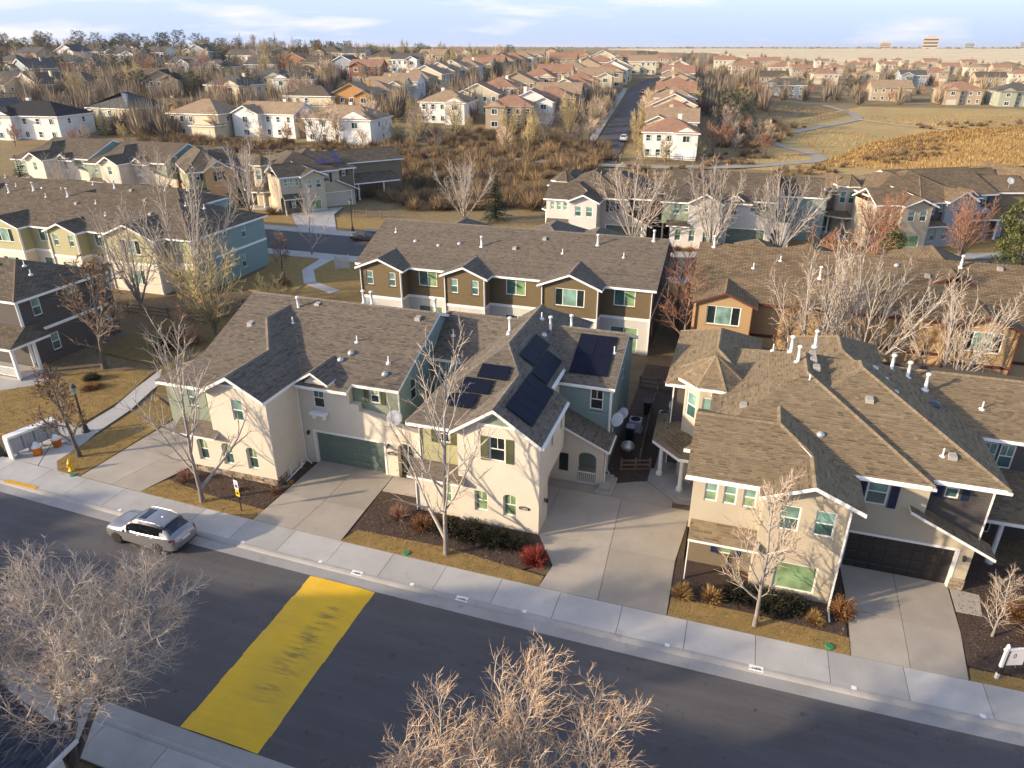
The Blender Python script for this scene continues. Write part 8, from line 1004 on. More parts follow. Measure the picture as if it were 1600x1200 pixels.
# ------------------------------------------------------------------ far neighbourhoods
WALLC = {'c': ('cream', 'far_cream', (.56, .49, .35)), 'w': ('white', 'far_white', (.68, .66, .62)), 't': ('tan', 'far_tan', (.38, .30, .21)), 'o': ('orange', 'far_orange', (.46, .24, .09)), 'g': ('grey-green', 'far_green', (.30, .31, .24)), 'b': ('brick-red', 'far_brick', (.30, .12, .07)), 's': ('slate grey', 'far_slate', (.27, .30, .33))}
for _, n_, c_ in WALLC.values(): MT[n_] = plain(n_ + '_wall', c_, .85, .08, .5)
ROOFC = {'r': ('terracotta', 'roof_red'), 'a': ('sand-coloured', 'roof_tan'), 'k': ('grey', 'roof_grey'), 'd': ('black', 'roof_black'), 'n': ('brown', 'roof_base')}
def far_house(label, group, X, Y, w, d, yaw, rf, wc, rc, st, seed):
    rr = random.Random(seed); z = min(T(X + a, Y + b) for a in (-w / 2, w / 2) for b in (-d / 2, d / 2)); h = thing('house', label, 'house', (X, Y, z - .1), radians(yaw), group); H = 2.9 * st; k = .45; w *= 1.15; d *= 1.15
    m = MT[WALLC[wc][1]]; R_ = ROOFC[rc][1]; near = hypot(X, Y) < 260
    b = MB(); x0, x1, y0, y1 = -w / 2, w / 2, -d / 2, d / 2; bw = w * rr.uniform(.36, .46); bx = rr.choice((x0, x1 - bw)); by = y0 - rr.uniform(1.2, 2.2)
    gx, gy = rf == 'gx', rf == 'gy'; hr = (d if rf[1] == 'x' else w) / 2 * k
    wall(b, (x0, y0), (x1, y0), -1.5, H, top=[(w / 2, H + hr)] if gy else None); wall(b, (x1, y0), (x1, y1), -1.5, H, top=[(d / 2, H + hr)] if gx else None); wall(b, (x1, y1), (x0, y1), -1.5, H, top=[(w / 2, H + hr)] if gy else None); wall(b, (x0, y1), (x0, y0), -1.5, H, top=[(d / 2, H + hr)] if gx else None)
    bh = H if rr.random() < .6 else H * .55; wall(b, (bx, by), (bx + bw, by), -1.5, bh, top=[(bw / 2, bh + bw / 2 * k)]); wall(b, (bx + bw, by), (bx + bw, y0), -1.5, bh); wall(b, (bx, y0), (bx, by), -1.5, bh)
    b.build('wall', m, h); o = .5
    pl, rd = hip(x0 - o, x1 + o, y0 - o, y1 + o, H, k, rf[1], 'hh' if rf[0] == 'h' else 'gg'); ro = roof(h, pl, None, R_, rd[:1], .22, trim='white' if wc in 'wcs' else 'far_tan')
    pl, rd = hip(bx - o, bx + bw + o, by - o, y0 + 2.6, bh, k, 'y', 'hg' if rf[0] == 'h' else 'gg'); roof(h, pl, None, R_, rd[:1], .2, trim='white' if wc in 'wcs' else 'far_tan')
    if rr.random() < .5:
        c = MB(); cx, cy = rr.uniform(x0 * .5, x1 * .5), y1 * .3; c.box(cx - .45, cx + .45, cy - .35, cy + .35, H - 1, H + hr + .6); c.box(cx - .52, cx + .52, cy - .42, cy + .42, H + hr + .6, H + hr + .75); c.build('chimney', m, ro)
    pn = ('glass_dark', 'glass_teal'); ins = -.035
    fz = [(H - 2.0, H - .6)] + ([(.7, 2.1)] if st > 1 else [])
    for q, (a0, a1) in enumerate(fz):
        n = 2 if w < 12 else 3; fr0, fr1 = (x0, bx) if bx > x0 else (bx + bw, x1); L = fr1 - fr0
        for i in range(n): s = L * (i + .5) / n; window(h, (fr0, y0), (fr1, y0), s - .55, s + .55, a0, a1, rr.choice(('dh', 's2')), ins, pn, .08, sub=near)
    if bh > 4: window(h, (bx, by), (bx + bw, by), bw / 2 - .8, bw / 2 + .8, H - 2.0, H - .6, 's2', ins, pn, .08, sub=near)
    if rr.random() < .55:
        g = MB(); g.box(bx + bw / 2 - 1.9, bx + bw / 2 + 1.9, by - .06, by, -.2, 2.1); g.build('garage_door', MT['garage_cream' if wc != 'w' else 'white'], h)
    else: window(h, (bx, by), (bx + bw, by), bw / 2 - .9, bw / 2 + .9, .6, 2.0, 's2', ins, pn, .08, sub=near)
    for p0, p1, L in (((x1, y0), (x1, y1), d), ((x0, y1), (x0, y0), d)):
        for s, a0, a1 in ((L * .3, H - 2.0, H - .7), (L * .7, H - 2.0, H - .7), (L * .5, .7, 2.0)): window(h, p0, p1, s - .5, s + .5, a0, a1, 'dh', ins, pn, .08, sub=False)
    return h
PHR = {'hillfront': 'from the left beyond the creek', 'cul': 'up the leftmost diagonal row', 'west': 'up the middle diagonal row', 'roadleft': 'left of the far road', 'roadright': 'right of the far road', 'hill': 'from the left on the wooded hillside', 'crest': 'from the left along the far crest', 'meadow': 'from the left beyond the meadow'}
sd_ = 100; HOMES = []
for rn, hs in FAR.items():
    if rn in ('hill', 'crest', 'meadow', 'hillfront'): hs = sorted(hs, key=lambda q: (q[0] * CY + q[1] * SY) / (-q[0] * SY + q[1] * CY))
    for i, q in enumerate(hs):
        sd_ += 1; kind = 'hip' if q[5][0] == 'h' else 'gable'
        HOMES.append((q[0], q[1], '%s house %s' % (ORD[i], PHR[rn])))
        far_house('%s house with %s %s roof, %s %s' % (WALLC[q[6]][0], ROOFC[q[7]][0], kind, ORD[i], PHR[rn]), 'houses ' + PHR[rn], *q[:9], sd_)
BK = [('far1', 'bare grey tree'), ('far2', 'bare russet tree'), ('far3', 'bare golden tree'), ('far4', 'bare tan tree')]; EK = [('spruce_far', 'dark spruce'), ('pine_far', 'dark rounded pine'), ('pine_far2', 'olive rounded pine')]
used_ = {}
for lst, kk in ((BARE, BK), (EVER, EK)):
    for x, y, k_, s, zn in lst:
        kn, lb = kk[k_]; hx, hy, hl = min(HOMES, key=lambda q: (q[0] - x) ** 2 + (q[1] - y) ** 2); dr = (x - hx) * CY + (y - hy) * SY; df = -(x - hx) * SY + (y - hy) * CY
        rel = ('right of' if dr > 0 else 'left of') if abs(dr) > abs(df) else ('behind' if df > 0 else 'before'); sz = 'small ' if s < .75 else 'tall ' if s > 1.1 else ''
        lab = sz + lb + ' ' + rel + ' the ' + hl; plant_tree(K[kn], (x, y, T(x, y) - .1), rnd.random() * 6, (s * rnd.uniform(.85, 1.15), s * rnd.uniform(.85, 1.15), s), lab, lab.replace(sz + lb, lb + 's', 1))
def stuff(name, mb, mat, label, cat):
    o = mb.build(name, MT[mat], None, kind='stuff'); o['label'] = label; o['category'] = cat
def brush(mb, rr, x, y, R_, H, n, wd, t0, t1):
    z = T(x, y)
    for i in range(n):
        a = rr.random() * 6.283; e = math.asin(rr.random() ** .7); L = rr.uniform(.7, 1.05); dx, dy, dz = cos(a) * cos(e) * R_ * L, sin(a) * cos(e) * R_ * L, sin(e) * H * L; s = wd * rr.uniform(.7, 1.4); b = rr.random() * 6.283; t = rr.uniform(t0, t1); f = rr.uniform(.1, .55)
        mb.poly([(x + dx * f - s * cos(b), y + dy * f - s * sin(b), z + dz * f * .7), (x + dx * f + s * cos(b), y + dy * f + s * sin(b), z + dz * f * .7), (x + dx, y + dy, z + dz)], 0, t)
rq = random.Random(77); tb = MB()
for x, y, r in THICK: t = rq.random() * .6; brush(tb, rq, x, y, r * 1.25, r * rq.uniform(.9, 1.5), 150, .055, t, t + .4)
stuff('thicket', tb, 'thicket', 'brown leafless willow thicket along the creek and meadow', 'thicket')
wb = MB()
for x, y, s in WOODS: t = rq.random() * .65; brush(wb, rq, x, y, 4.4 * s, 10.5 * s, 130, .15, t, t + .35)
MT['woods'] = tinted('winter_woods', [(0, (.14, .115, .09)), (.35, (.24, .19, .14)), (.7, (.32, .245, .165)), (1, (.40, .32, .19))], .95, .2, .1)
stuff('woods', wb, 'woods', 'brown winter woods filling the gaps between far houses', 'woods')
# meadow of tall gold grass and the pale plain beyond the last houses
def sheet(name, poly, mat, lift, n=14):
    """Ground cover following the terrain inside a convex outline."""
    mb = MB(); cx = sum(p[0] for p in poly) / len(poly); cy = sum(p[1] for p in poly) / len(poly); ring = []
    for i in range(len(poly)):
        a, b = Vector(poly[i]), Vector(poly[(i + 1) % len(poly)])
        for k in range(6): ring.append(a.lerp(b, k / 6))
    for j in range(n):
        f0, f1 = j / n, (j + 1) / n
        for i in range(len(ring)):
            p, q = ring[i], ring[(i + 1) % len(ring)]; V = [Vector((cx, cy)).lerp(v, f) for v, f in ((p, f0), (q, f0), (q, f1), (p, f1))]; l = lift if f1 < 1 else 0; pts = [(v.x, v.y, T(v.x, v.y) + (lift if ff < 1 else -.05)) for v, ff in zip(V, (f0, f0, f1, f1))]; mb.poly(pts if j else pts[1:])
    structure(name, mb, MT[mat], True)
MT['meadow'] = earth_mat('gold_meadow', [(.58, .36, .11), (.48, .29, .09), (.38, .21, .085)], (.05, .2, 1.2), 1.0, 2.5, .45); MT['plain'] = earth_mat('pale_plain', [(.72, .58, .36), (.66, .53, .33), (.56, .42, .24)], (.004, .02, .2), .2, .5, .2)
sheet('field', [(-4, 166), (55, 168), (150, 190), (160, 300), (95, 345), (40, 335), (8, 262)], 'field', .07, 26); sheet('meadow', MEADOW, 'meadow', .16)
tm = MB()
for i in range(9000):
    a, b, c = rq.random(), rq.random(), rq.randrange(len(MEADOW)); p = Vector(MEADOW[c]).lerp(Vector(MEADOW[(c + 1) % len(MEADOW)]), a); ctr = Vector((sum(q[0] for q in MEADOW) / len(MEADOW), sum(q[1] for q in MEADOW) / len(MEADOW))); p = ctr.lerp(p, math.sqrt(b)); z = T(p.x, p.y) + .1; s = .12; g_ = rq.random() * 6.28; h_ = rq.uniform(.4, .95)
    tm.poly([(p.x - s * cos(g_), p.y - s * sin(g_), z), (p.x + s * cos(g_), p.y + s * sin(g_), z), (p.x + rq.gauss(0, .15), p.y + rq.gauss(0, .15), z + h_)], 0, rq.random())
for i in range(16000):
    x, y = rq.uniform(-5, 125), rq.uniform(168, 310); m_ = sin(x * .11 + 1.5 * sin(y * .05)) + sin(y * .083 + x * .03 + 2 * sin(x * .041))
    if m_ < -.1 or min((x - q.x) ** 2 + (y - q.y) ** 2 for q in TRAIL[::2]) < 9: continue
    z = T(x, y); s = .13; g_ = rq.random() * 6.28; h_ = rq.uniform(.2, .6); tm.poly([(x - s * cos(g_), y - s * sin(g_), z), (x + s * cos(g_), y + s * sin(g_), z), (x + rq.gauss(0, .15), y + rq.gauss(0, .15), z + h_)], 0, min(1, max(0, .35 + .25 * m_ + rq.gauss(0, .2))))
stuff('tall_grass', tm, 'leaf_gold', 'tall golden grass of the meadow', 'grass')
pp = MB(); NRR, NAA = 9, 60
def plain_pt(i, j_):
    a = radians(108 - 7 - j_ * .85); r0 = 980 + 130 * sin(j_ * .9) + 70 * sin(j_ * 2.3 + 1) + 900 * smooth(14, 0, j_); r = r0 + (3200 - r0) * (i / NRR) ** 1.3; x, y = r * cos(a), r * sin(a); return (x, y, T(x, y) + (1.3 if i else -.3))
for i in range(NRR):
    for j_ in range(NAA): pp.poly([plain_pt(i + 1, j_), plain_pt(i, j_), plain_pt(i, j_ + 1), plain_pt(i + 1, j_ + 1)][::-1])
structure('grass_plain', pp, MT['plain'], True)
tl_ = MB()
for i in range(520):
    a = radians(108 - 42 + 84 * rq.random()); r = rq.uniform(2700, 4200); brush(tl_, rq, r * cos(a), r * sin(a), rq.uniform(8, 22), rq.uniform(5, 11), 16, 2.2, 0, .5)
stuff('treeline', tl_, 'woods', 'thin dark treeline along the far horizon', 'treeline')
for i, (az, w, hgt, dist) in enumerate([(-25.4, 34, 20, 2900), (-28.0, 46, 36, 2950), (-30.2, 30, 20, 3100), (-33.2, 40, 24, 3300), (-34.6, 40, 24, 3300), (-38.6, 34, 22, 3200)]):
    a = radians(108 + az); x, y = dist * cos(a), dist * sin(a); o = thing('office_block', '%s office block from the left on the far skyline' % ORD[i], 'building', (x, y, T(x, y) - 1), a - pi / 2, 'office blocks on the skyline'); b = MB(); b.box(-w / 2, w / 2, -12, 12, 0, hgt); b.box(-w / 4, w / 4, -6, 6, hgt, hgt + 4); b.build('wall', MT['far_tan' if i < 2 else 'far_slate'], o)
    for f in range(3): c = MB(); zz = hgt * (.2 + .27 * f); c.box(-w / 2 + 2, w / 2 - 2, -12.3, -12, zz, zz + hgt * .12); c.build('window_band', MT['glass_dark'], o)
# ------------------------------------------------------------------ houses on the camera's side of the street
for i, (x, y) in enumerate([(-80, -1), (-55.3, -2.0), (-30.4, -2.8), (-5.3, -.2), (19.6, 1), (44.5, 1)]):  # unseen row; third storey and closed gaps shaped to shade the road
    far_house('unseen near-side house raised to three storeys to shade the street, %s from the left' % ORD[i], 'houses on the near side of the street', x, y, 21.5, 11, 180, 'hx', 't', 'n', 3, 900 + i)
ch_ = thing('garage_wing', 'blue-grey shingled roof corner with white gutter at the bottom left', 'house', (0, 0, 0), base=(-23, 9, 0)); wl_ = MB()
wall(wl_, (-19.4, 6.5), (-19.4, 10.7), 0, 2.9); wall(wl_, (-19.4, 10.7), (-27, 10.7), 0, 2.9, top=[(3.8, 5.1)]); wall(wl_, (-27, 10.7), (-27, 6.5), 0, 2.9); wl_.build('wall', MT['far_white'], ch_)
pl, rd = hip(-27.4, -19.03, 5.9, 11.08, 3.0, .6, 'y'); MT['shingle_slate'] = tinted('slate_blue_shingle', [(0, (.035, .04, .055)), (.5, (.075, .086, .115)), (1, (.12, .135, .17))], .95, .12, 9, .3); roof(ch_, pl, 'shingle_slate', 'roof_black', rd); g_ = MB(); g_.bar((-19.0, 5.9, 2.92), (-19.0, 11.1, 2.92), .13, .13); g_.build('gutter', MT['white'], ch_)
# ------------------------------------------------------------------ vehicles
def paint(name, c, metal=.5, rough=.32):
    m, nt, b = new_mat(name); b.inputs['Base Color'].default_value = rgb(c); b.inputs['Metallic'].default_value = metal; b.inputs['Roughness'].default_value = rough; b.inputs['Coat Weight'].default_value = .6; b.inputs['Coat Roughness'].default_value = .06; return m
MT['silver'] = paint('silver_paint', (.33, .33, .34), .65); MT['navy'] = paint('dark_blue_paint', (.02, .025, .04), .3); MT['car_glass'] = glass('tinted_car_glass', (.006, .007, .009), .04); MT['tyre'] = plain('tyre_rubber', (.018, .018, .018), .85, .2, 9); MT['rim'] = plain('alloy', (.6, .6, .61), .3, .05, 3, metal=.9); MT['lamp_red'] = paint('red_lamp_lens', (.32, .02, .02), 0, .15); MT['lamp_clear'] = paint('clear_lamp_lens', (.6, .62, .64), .2, .1); MT['black_trim'] = plain('black_trim', (.02, .02, .02), .5)
def cat(a, b, c, d, t): return .5 * (2 * b + (c - a) * t + (2 * a - 5 * b + 4 * c - d) * t * t + (3 * b - a - 3 * c + d) * t ** 3)
def car(label, loc, rz, body, L=4.77, W=1.885, H=1.68, suv=True, detail=True):
    """Body lofted through cross-sections; the glass areas are separate panes on the same surface."""
    #      x     hw   sill  low-z  belt  top   topw    (top = hood or roof height, topw = half width of that top)
    S = [(.00, .50, .42, .52, .62, .66, .40), (.07, .74, .34, .50, .72, .78, .58), (.30, .86, .27, .52, .84, .92, .68), (.75, .91, .24, .55, .92, 1.00, .72), (1.22, .92, .23, .56, .97, 1.06, .74), (1.42, .925, .23, .56, 1.0, 1.16, .72), (1.75, .93, .23, .56, 1.02, 1.42, .66), (2.05, .93, .23, .56, 1.03, 1.58, .62), (2.5, .935, .23, .56, 1.04, 1.66, .61), (3.1, .935, .23, .56, 1.06, 1.675, .60), (3.7, .93, .24, .57, 1.09, 1.63, .58), (4.02, .92, .26, .58, 1.11, 1.57, .56), (4.25, .905, .28, .60, 1.12, 1.36, .60), (4.45, .885, .30, .62, 1.10, 1.15, .68), (4.62, .84, .34, .62, 1.0, 1.06, .66), (4.73, .76, .38, .60, .85, .92, .60), (4.77, .64, .45, .58, .72, .78, .5)]
    kx, kw, kh = L / 4.77, W / 1.87, H / 1.675; sub = 5; G = []; XP = []
    for i in range(len(S) - 1):
        a, b, c, d = S[max(i - 1, 0)], S[i], S[i + 1], S[min(i + 2, len(S) - 1)]
        for k in range(sub if i < len(S) - 2 else sub + 1): t = k / sub; G.append([cat(a[j], b[j], c[j], d[j], t) for j in range(7)])
    rows = []
    for x, hw, sl, lo, be, tp, tw in G:
        prof = [(hw * .90, sl), (hw * .985, sl + .08), (hw, lo), (hw * .995, lo + (be - lo) * .5), (hw * .965, be - .05), (hw * .925, be), (hw * .925 + (tw - hw * .925) * .33, be + (tp - be) * .40), (hw * .925 + (tw - hw * .925) * .66, be + (tp - be) * .74), (tw, tp - .035), (tw * .72, tp - .006), (tw * .36, tp + .01), (0, tp + .014)]
        rows.append([(x * kx, y * kw, z * kh) for y, z in prof])
    o = thing('suv' if suv else 'sedan', label, 'car', loc, rz); bd, side, wind, back, roofg = MB(), MB(), MB(), MB(), MB(); n = len(rows); m = 12
    grid = [[Vector(p) for p in r] + [Vector((p[0], -p[1], p[2])) for p in r[-2::-1]] for r in rows]; mm = len(grid[0])
    for i in range(n - 1):
        x = (G[i][0] + G[i + 1][0]) / 2
        for j in range(mm - 1):
            q = [grid[i][j], grid[i][j + 1], grid[i + 1][j + 1], grid[i + 1][j]]; jj = j if j < m - 1 else mm - 2 - j; tgt = bd
            if jj in (5, 6, 7) and 1.62 < x < 4.12: tgt = side if not (jj == 7 and x < 1.85) and not (jj <= 5 and x > 3.85) and not (jj == 6 and x > 4.0) else bd
            elif jj >= 8 and 1.42 < x < 2.0: tgt = wind
            elif jj >= 8 and 4.04 < x < 4.43: tgt = back
            elif jj >= 9 and 2.2 < x < 2.75 and suv: tgt = roofg
            if x > 0.02 and jj <= 2 and (abs(x - .92) < .40 or abs(x - 3.66) < .40) and min(abs(x - .92), abs(x - 3.66)) < .36 and jj <= 1: continue
            tgt.poly(q)
    bd.poly([grid[0][j] for j in range(mm)]); bd.poly([grid[-1][j] for j in range(mm - 1, -1, -1)])
    for g in (bd, side, wind, back, roofg): g.v = [(x - L / 2, y, z) for x, y, z in g.v]
    B = bd.build('body', body, o, True); side.build('side_window', MT['car_glass'], o, True, kind='stuff'); wind.build('windscreen', MT['car_glass'], o, True); back.build('rear_window', MT['car_glass'], o, True)
    if suv: roofg.build('sunroof', MT['car_glass'], o, True)
    ub = MB(); ub.box(-L / 2 + .35, L / 2 - .3, -W * .43, W * .43, .2, .62); ub.build('underbody', MT['black_trim'], o)
    r = .365 * (1 if suv else .9); ty = MB(); ty.lathe([(r * .62, -.12), (r * .93, -.12), (r, -.08), (r, .08), (r * .93, .12), (r * .62, .12)], sides=28, axis='y'); tyd = ty.data('tyre', [MT['tyre']], True)
    rm = MB(); rm.lathe([(r * .63, -.11), (r * .63, .10), (r * .56, .07), (r * .55, -.02), (0, -.02)], sides=28, axis='y'); hub = rm.data('rim', [MT['rim']], True); spk = MB()
    for k in range(5): a = 2 * pi * k / 5; spk.bar((0, .07, 0), (r * .58 * cos(a), .085, r * .58 * sin(a)), .085, .05, up=(0, 1, 0))
    spk.lathe([(.07, .03), (.07, .1), (0, .105)], sides=12, axis='y'); spd = spk.data('spokes', [MT['rim']]); dk = MB(); dk.lathe([(r * 1.16, -.02), (r * 1.16, .0), (0, .0)], sides=28, axis='y'); dkd = dk.data('wheel_arch', [MT['black_trim']])
    for wx in (.92, 3.66):
        for s in (1, -1):
            w = link('wheel', tyd, o, (wx * kx - L / 2, s * (W / 2 - .12), r), 0 if s > 0 else pi); q = link('rim', hub, w); link('spokes', spd, w)
            link('wheel_arch', dkd, o, (wx * kx - L / 2, s * (W / 2 - .045), r + .02), 0 if s > 0 else pi)
    for s in (1, -1):
        h = MB(); h.mesh([(-L / 2 + .10, s * W * .38, .66 * kh), (-L / 2 + .55, s * W * .468, .80 * kh), (-L / 2 + .55, s * W * .462, .90 * kh), (-L / 2 + .18, s * W * .37, .82 * kh)], [(0, 1, 2, 3), (3, 2, 1, 0)]); h.v = [(x - .025, y + s * .02, z) for x, y, z in h.v]; h.build('headlight', MT['lamp_clear'], o)
        t = MB(); t.mesh([(L / 2 - .03, s * W * .37, .86 * kh), (L / 2 - .33, s * W * .478, .92 * kh), (L / 2 - .30, s * W * .465, 1.07 * kh), (L / 2 - .12, s * W * .36, 1.03 * kh)], [(0, 1, 2, 3), (3, 2, 1, 0)]); t.v = [(x + .03, y + s * .015, z) for x, y, z in t.v]; t.build('tail_light', MT['lamp_red'], o)
        mr = MB(); mr.lathe([(0, -.1), (.06, -.09), (.085, 0), (.06, .09), (0, .1)], (1.62 * kx - L / 2, s * (W / 2 + .08), 1.06 * kh), 10, axis='y'); mr.build('wing_mirror', body, o, True)
        hd = [(2.35, .86), (3.25, .88)]
        for x, z in hd: q = MB(); q.box(x * kx - L / 2, x * kx - L / 2 + .2, s * W * .49 - .02, s * W * .49 + .03, z * kh, z * kh + .035); q.build('door_handle', MT['rim'], o)
        if suv: q = MB(); q.tube([(2.05 * kx - L / 2, s * .64, 1.56), (2.3 * kx - L / 2, s * .635, 1.66), (3.5 * kx - L / 2, s * .61, 1.69), (3.85 * kx - L / 2, s * .6, 1.61)], .02, 6); q.build('roof_rail', MT['rim'], o)
    pb = MB(); pb.box(L / 2 - .02, L / 2 + .01, -.26, .26, .74 * kh, .86 * kh); pb.build('number_plate', MT['white'], o); bp = MB(); bp.box(L / 2 - .16, L / 2 - .005, -W * .36, W * .36, .36, .50); bp.build('bumper', MT['black_trim'], o); gr = MB(); gr.box(-L / 2 - .01, -L / 2 + .05, -.36, .36, .46, .62); gr.build('grille', MT['black_trim'], o)
    if suv: a_ = MB(); a_.mesh([(3.35 - L / 2, .03, 1.68), (3.5 - L / 2, .03, 1.68), (3.5 - L / 2, -.03, 1.68), (3.35 - L / 2, -.03, 1.68), (3.47 - L / 2, 0, 1.76)], [(0, 1, 4), (1, 2, 4), (2, 3, 4), (3, 0, 4)]); a_.build('antenna', MT['white'], o)
    return o
car('silver SUV with dark sunroof parked at the kerb', (-27.95, 23.5, .05), radians(-1.5), MT['silver'])
car('dark blue sedan parked on the second street', (-48.7, 85.6, .05), radians(2), MT['navy'], 4.6, 1.8, 1.45, False)
car('white car parked near the start of the far road', (-31.2, 187, T(-31.2, 187) + .2), radians(-85), paint('white_car_paint', (.6, .6, .6), .1), 4.7, 1.85, 1.6, False); car('dark red car far up the far road', (-40.5, 278, T(-40.5, 278) + .2), radians(-85), paint('maroon_car_paint', (.12, .03, .04), .2), 4.7, 1.85, 1.6, False)
# ------------------------------------------------------------------ street furniture
def lamp_post(label, x, y, h=5.0):
    o = thing('street_lamp', label, 'street lamp', (x, y, .1)); p = MB(); p.lathe([(.26, 0), (.26, .12), (.2, .2), (.18, .5), (.10, .62), (.075, 1.0), (.06, h - .6), (.1, h - .55), (.05, h - .45)], sides=14); p.build('post', MT['dark_metal'], o, True); l = MB(); l.lathe([(.09, h - .45), (.2, h - .1), (.18, h)], sides=8); l.build('lantern', MT['glass_pale'], o); c = MB(); c.lathe([(.22, h), (.12, h + .16), (.03, h + .26), (0, h + .3)], sides=8); c.build('cap', MT['dark_metal'], o)
lamp_post('black lamp post beside the mailboxes at the left edge', -43.6, 27.4, 4.6); lamp_post('black lamp post at the far kerb of the second street', -53.3, 89.8, 4.2); lamp_post('black lamp post with pale lantern behind the mailbox tree', -41.0, 31.5, 3.4)
mbx = thing('mailbox_bank', 'bank of grey cluster mailboxes with white frame on the footpath', 'mailboxes', (-42.25, 28.75, .13), radians(76)); mbx.scale = (.66, 1.0, .92); MT['box_grey'] = plain('grey_box_paint', (.36, .38, .40), .45, .08); ff = MB(); ff.box(-2.3, 2.3, -.3, .3, 1.55, 1.72); ff.box(-2.36, -2.2, -.28, .28, 0, 1.55); ff.box(2.2, 2.36, -.28, .28, 0, 1.55); ff.build('frame', MT['white'], mbx)
for i in range(4):
    x = -1.68 + i * 1.12; b = MB(); b.cbox(x - .53, x + .53, -.24, .24, .42, 1.54, .02); [b.box(x - .48 + c_ * .325, x - .175 + c_ * .325, -.262, -.238, .48 + r_ * .26, .72 + r_ * .26) for r_ in range(4) for c_ in range(3)]; u = b.build('mailbox_unit', MT['box_grey'], mbx); ft = MB(); ft.lathe([(.2, 0), (.2, .06), (.1, .1), (.1, .42)], (x, 0, 0), 10); ft.build('pedestal', MT['box_grey'], mbx)
MT['orange'] = plain('orange_plastic', (.75, .22, .02), .5, .08)
for i, (x, y, lb) in enumerate([(-41.45, 28.2, 'nearer orange and white bucket standing before the mailboxes'), (-41.15, 29.4, 'farther orange and white bucket standing before the mailboxes')]):
    o = thing('bucket', lb, 'bucket', (x, y, .13)); b = MB(); b.lathe([(.24, 0), (.30, .5), (.32, .5), (.32, .55), (.28, .55)], sides=16); b.build('body', MT['orange'], o, True); l = MB(); l.lathe([(.30, .555), (.29, .62), (.2, .66), (.12, .9), (0, .92)], sides=16); l.build('lid', MT['white'], o, True)
hy = thing('fire_hydrant', 'yellow fire hydrant on the lawn point by the yellow kerb', 'hydrant', (-37.75, 27.35, .14)); MT['hyd'] = plain('yellow_hydrant_paint', (.72, .42, .02), .45, .1); b = MB(); b.lathe([(.2, 0), (.2, .06), (.13, .08), (.12, .5), (.16, .52), (.16, .57), (.13, .6), (.11, .7), (.05, .78), (.03, .84), (0, .85)], sides=16); b.build('barrel', MT['hyd'], hy, True)
for ax, ln in (('x', .2), ('x', -.2), ('y', -.22)): b = MB(); b.lathe([(.065, 0), (.065, ln), (.05, ln * 1.1), (0, ln * 1.1)], (0, 0, .42), 10, axis=ax); b.build('nozzle', MT['hyd'], hy)
def tri_text(o, rows, x, y, mat): [lettering(t, s, o, (x, y, z), mat) for t, s, z in rows]
ns = thing('parking_sign', 'narrow sign post with blue and white plate over a yellow plate', 'sign', (-24.95, 27.0, .13), radians(-12)); b = MB(); b.bar((0, 0, 0), (0, 0, 2.1), .05, .05); b.build('post', MT['dark_metal'], ns); MT['sign_yellow'] = plain('yellow_sign', (.75, .5, .03), .5); MT['sign_blue'] = plain('blue_sign', (.03, .10, .32), .5)
b = MB(); b.box(-.16, .16, -.045, -.03, 1.5, 2.1); p_ = b.build('upper_plate', MT['white'], ns); b = MB(); b.box(-.11, .11, -.05, -.045, 1.62, 1.84); b.mesh([(-.1, -.05, 1.92), (.06, -.05, 1.98), (.1, -.05, 2.04), (-.06, -.05, 1.98)], [(0, 1, 2, 3)]); b.build('symbol', MT['sign_blue'], p_); b = MB(); b.box(-.15, .15, -.045, -.03, 1.04, 1.46); p_ = b.build('lower_plate', MT['sign_yellow'], ns); b = MB(); b.lathe([(.05, -.052), (.09, -.052), (.09, -.046), (.05, -.046)], (0, 0, 1.25), 12, axis='y'); b.build('symbol', MT['black_trim'], p_)
rs = thing('for_sale_post', 'white realty sign post with diamond panel and red logo', 'sign', (12.6, 26.75, .13), radians(20)); b = MB(); b.bar((0, 0, 0), (0, 0, 1.75), .11, .11); b.bar((-.12, 0, 1.62), (.95, 0, 1.62), .09, .09); b.lathe([(.08, 1.75), (.1, 1.8), (0, 1.92)], sides=4); b.build('post', MT['white'], rs)
b = MB(); b.box(-.10, .10, -.11, .11, .38, .68); b.build('flyer_box', MT['black_trim'], rs); b = MB(); b.box(.2, .88, -.015, .015, .75, 1.5); pn_ = b.build('panel', MT['white'], rs); MT['red_logo'] = plain('red_print', (.5, .03, .05), .5); b = MB(); lg = [(.40, 1.13), (.34, 1.28), (.42, 1.42), (.50, 1.28), (.48, 1.17)]; b.mesh([(x, -.018, z) for x, z in lg] + [(.42 + (x - .42) * .5, -.018, 1.26 + (z - 1.26) * .5) for x, z in lg], [(i, (i + 1) % 5, 5 + (i + 1) % 5, 5 + i) for i in range(5)]); b.build('logo', MT['red_logo'], pn_)
def kerb_number(text, x, label):
    o = link('kerb_number', None, None); bpy.data.objects.remove(o); b = MB(); b.mesh([(-.3, 0, 0), (.3, 0, 0), (.3, .16, .045), (-.3, .16, .045), (.3, .27, .05), (-.3, .27, .05)], [(0, 1, 2, 3), (3, 2, 4, 5)]); b.v = [(x_, y_, z_ + .012) for x_, y_, z_ in b.v]; o = b.build('kerb_number', MT['white'], None); o.location = (x, 24.06 + cv(x), .1); tag(o, label, 'house number'); lettering(text, .15, o, (0, .05, .036), 'black_trim', True).rotation_euler = (.27, 0, 0)
kerb_number('11874', -16.1, 'white painted house number on the kerb below the cream driveway'); kerb_number('11872', -10.4, 'white painted house number on the kerb below the red shrub house'); kerb_number('11870', 3.05, 'white painted house number on the kerb below the turret house')
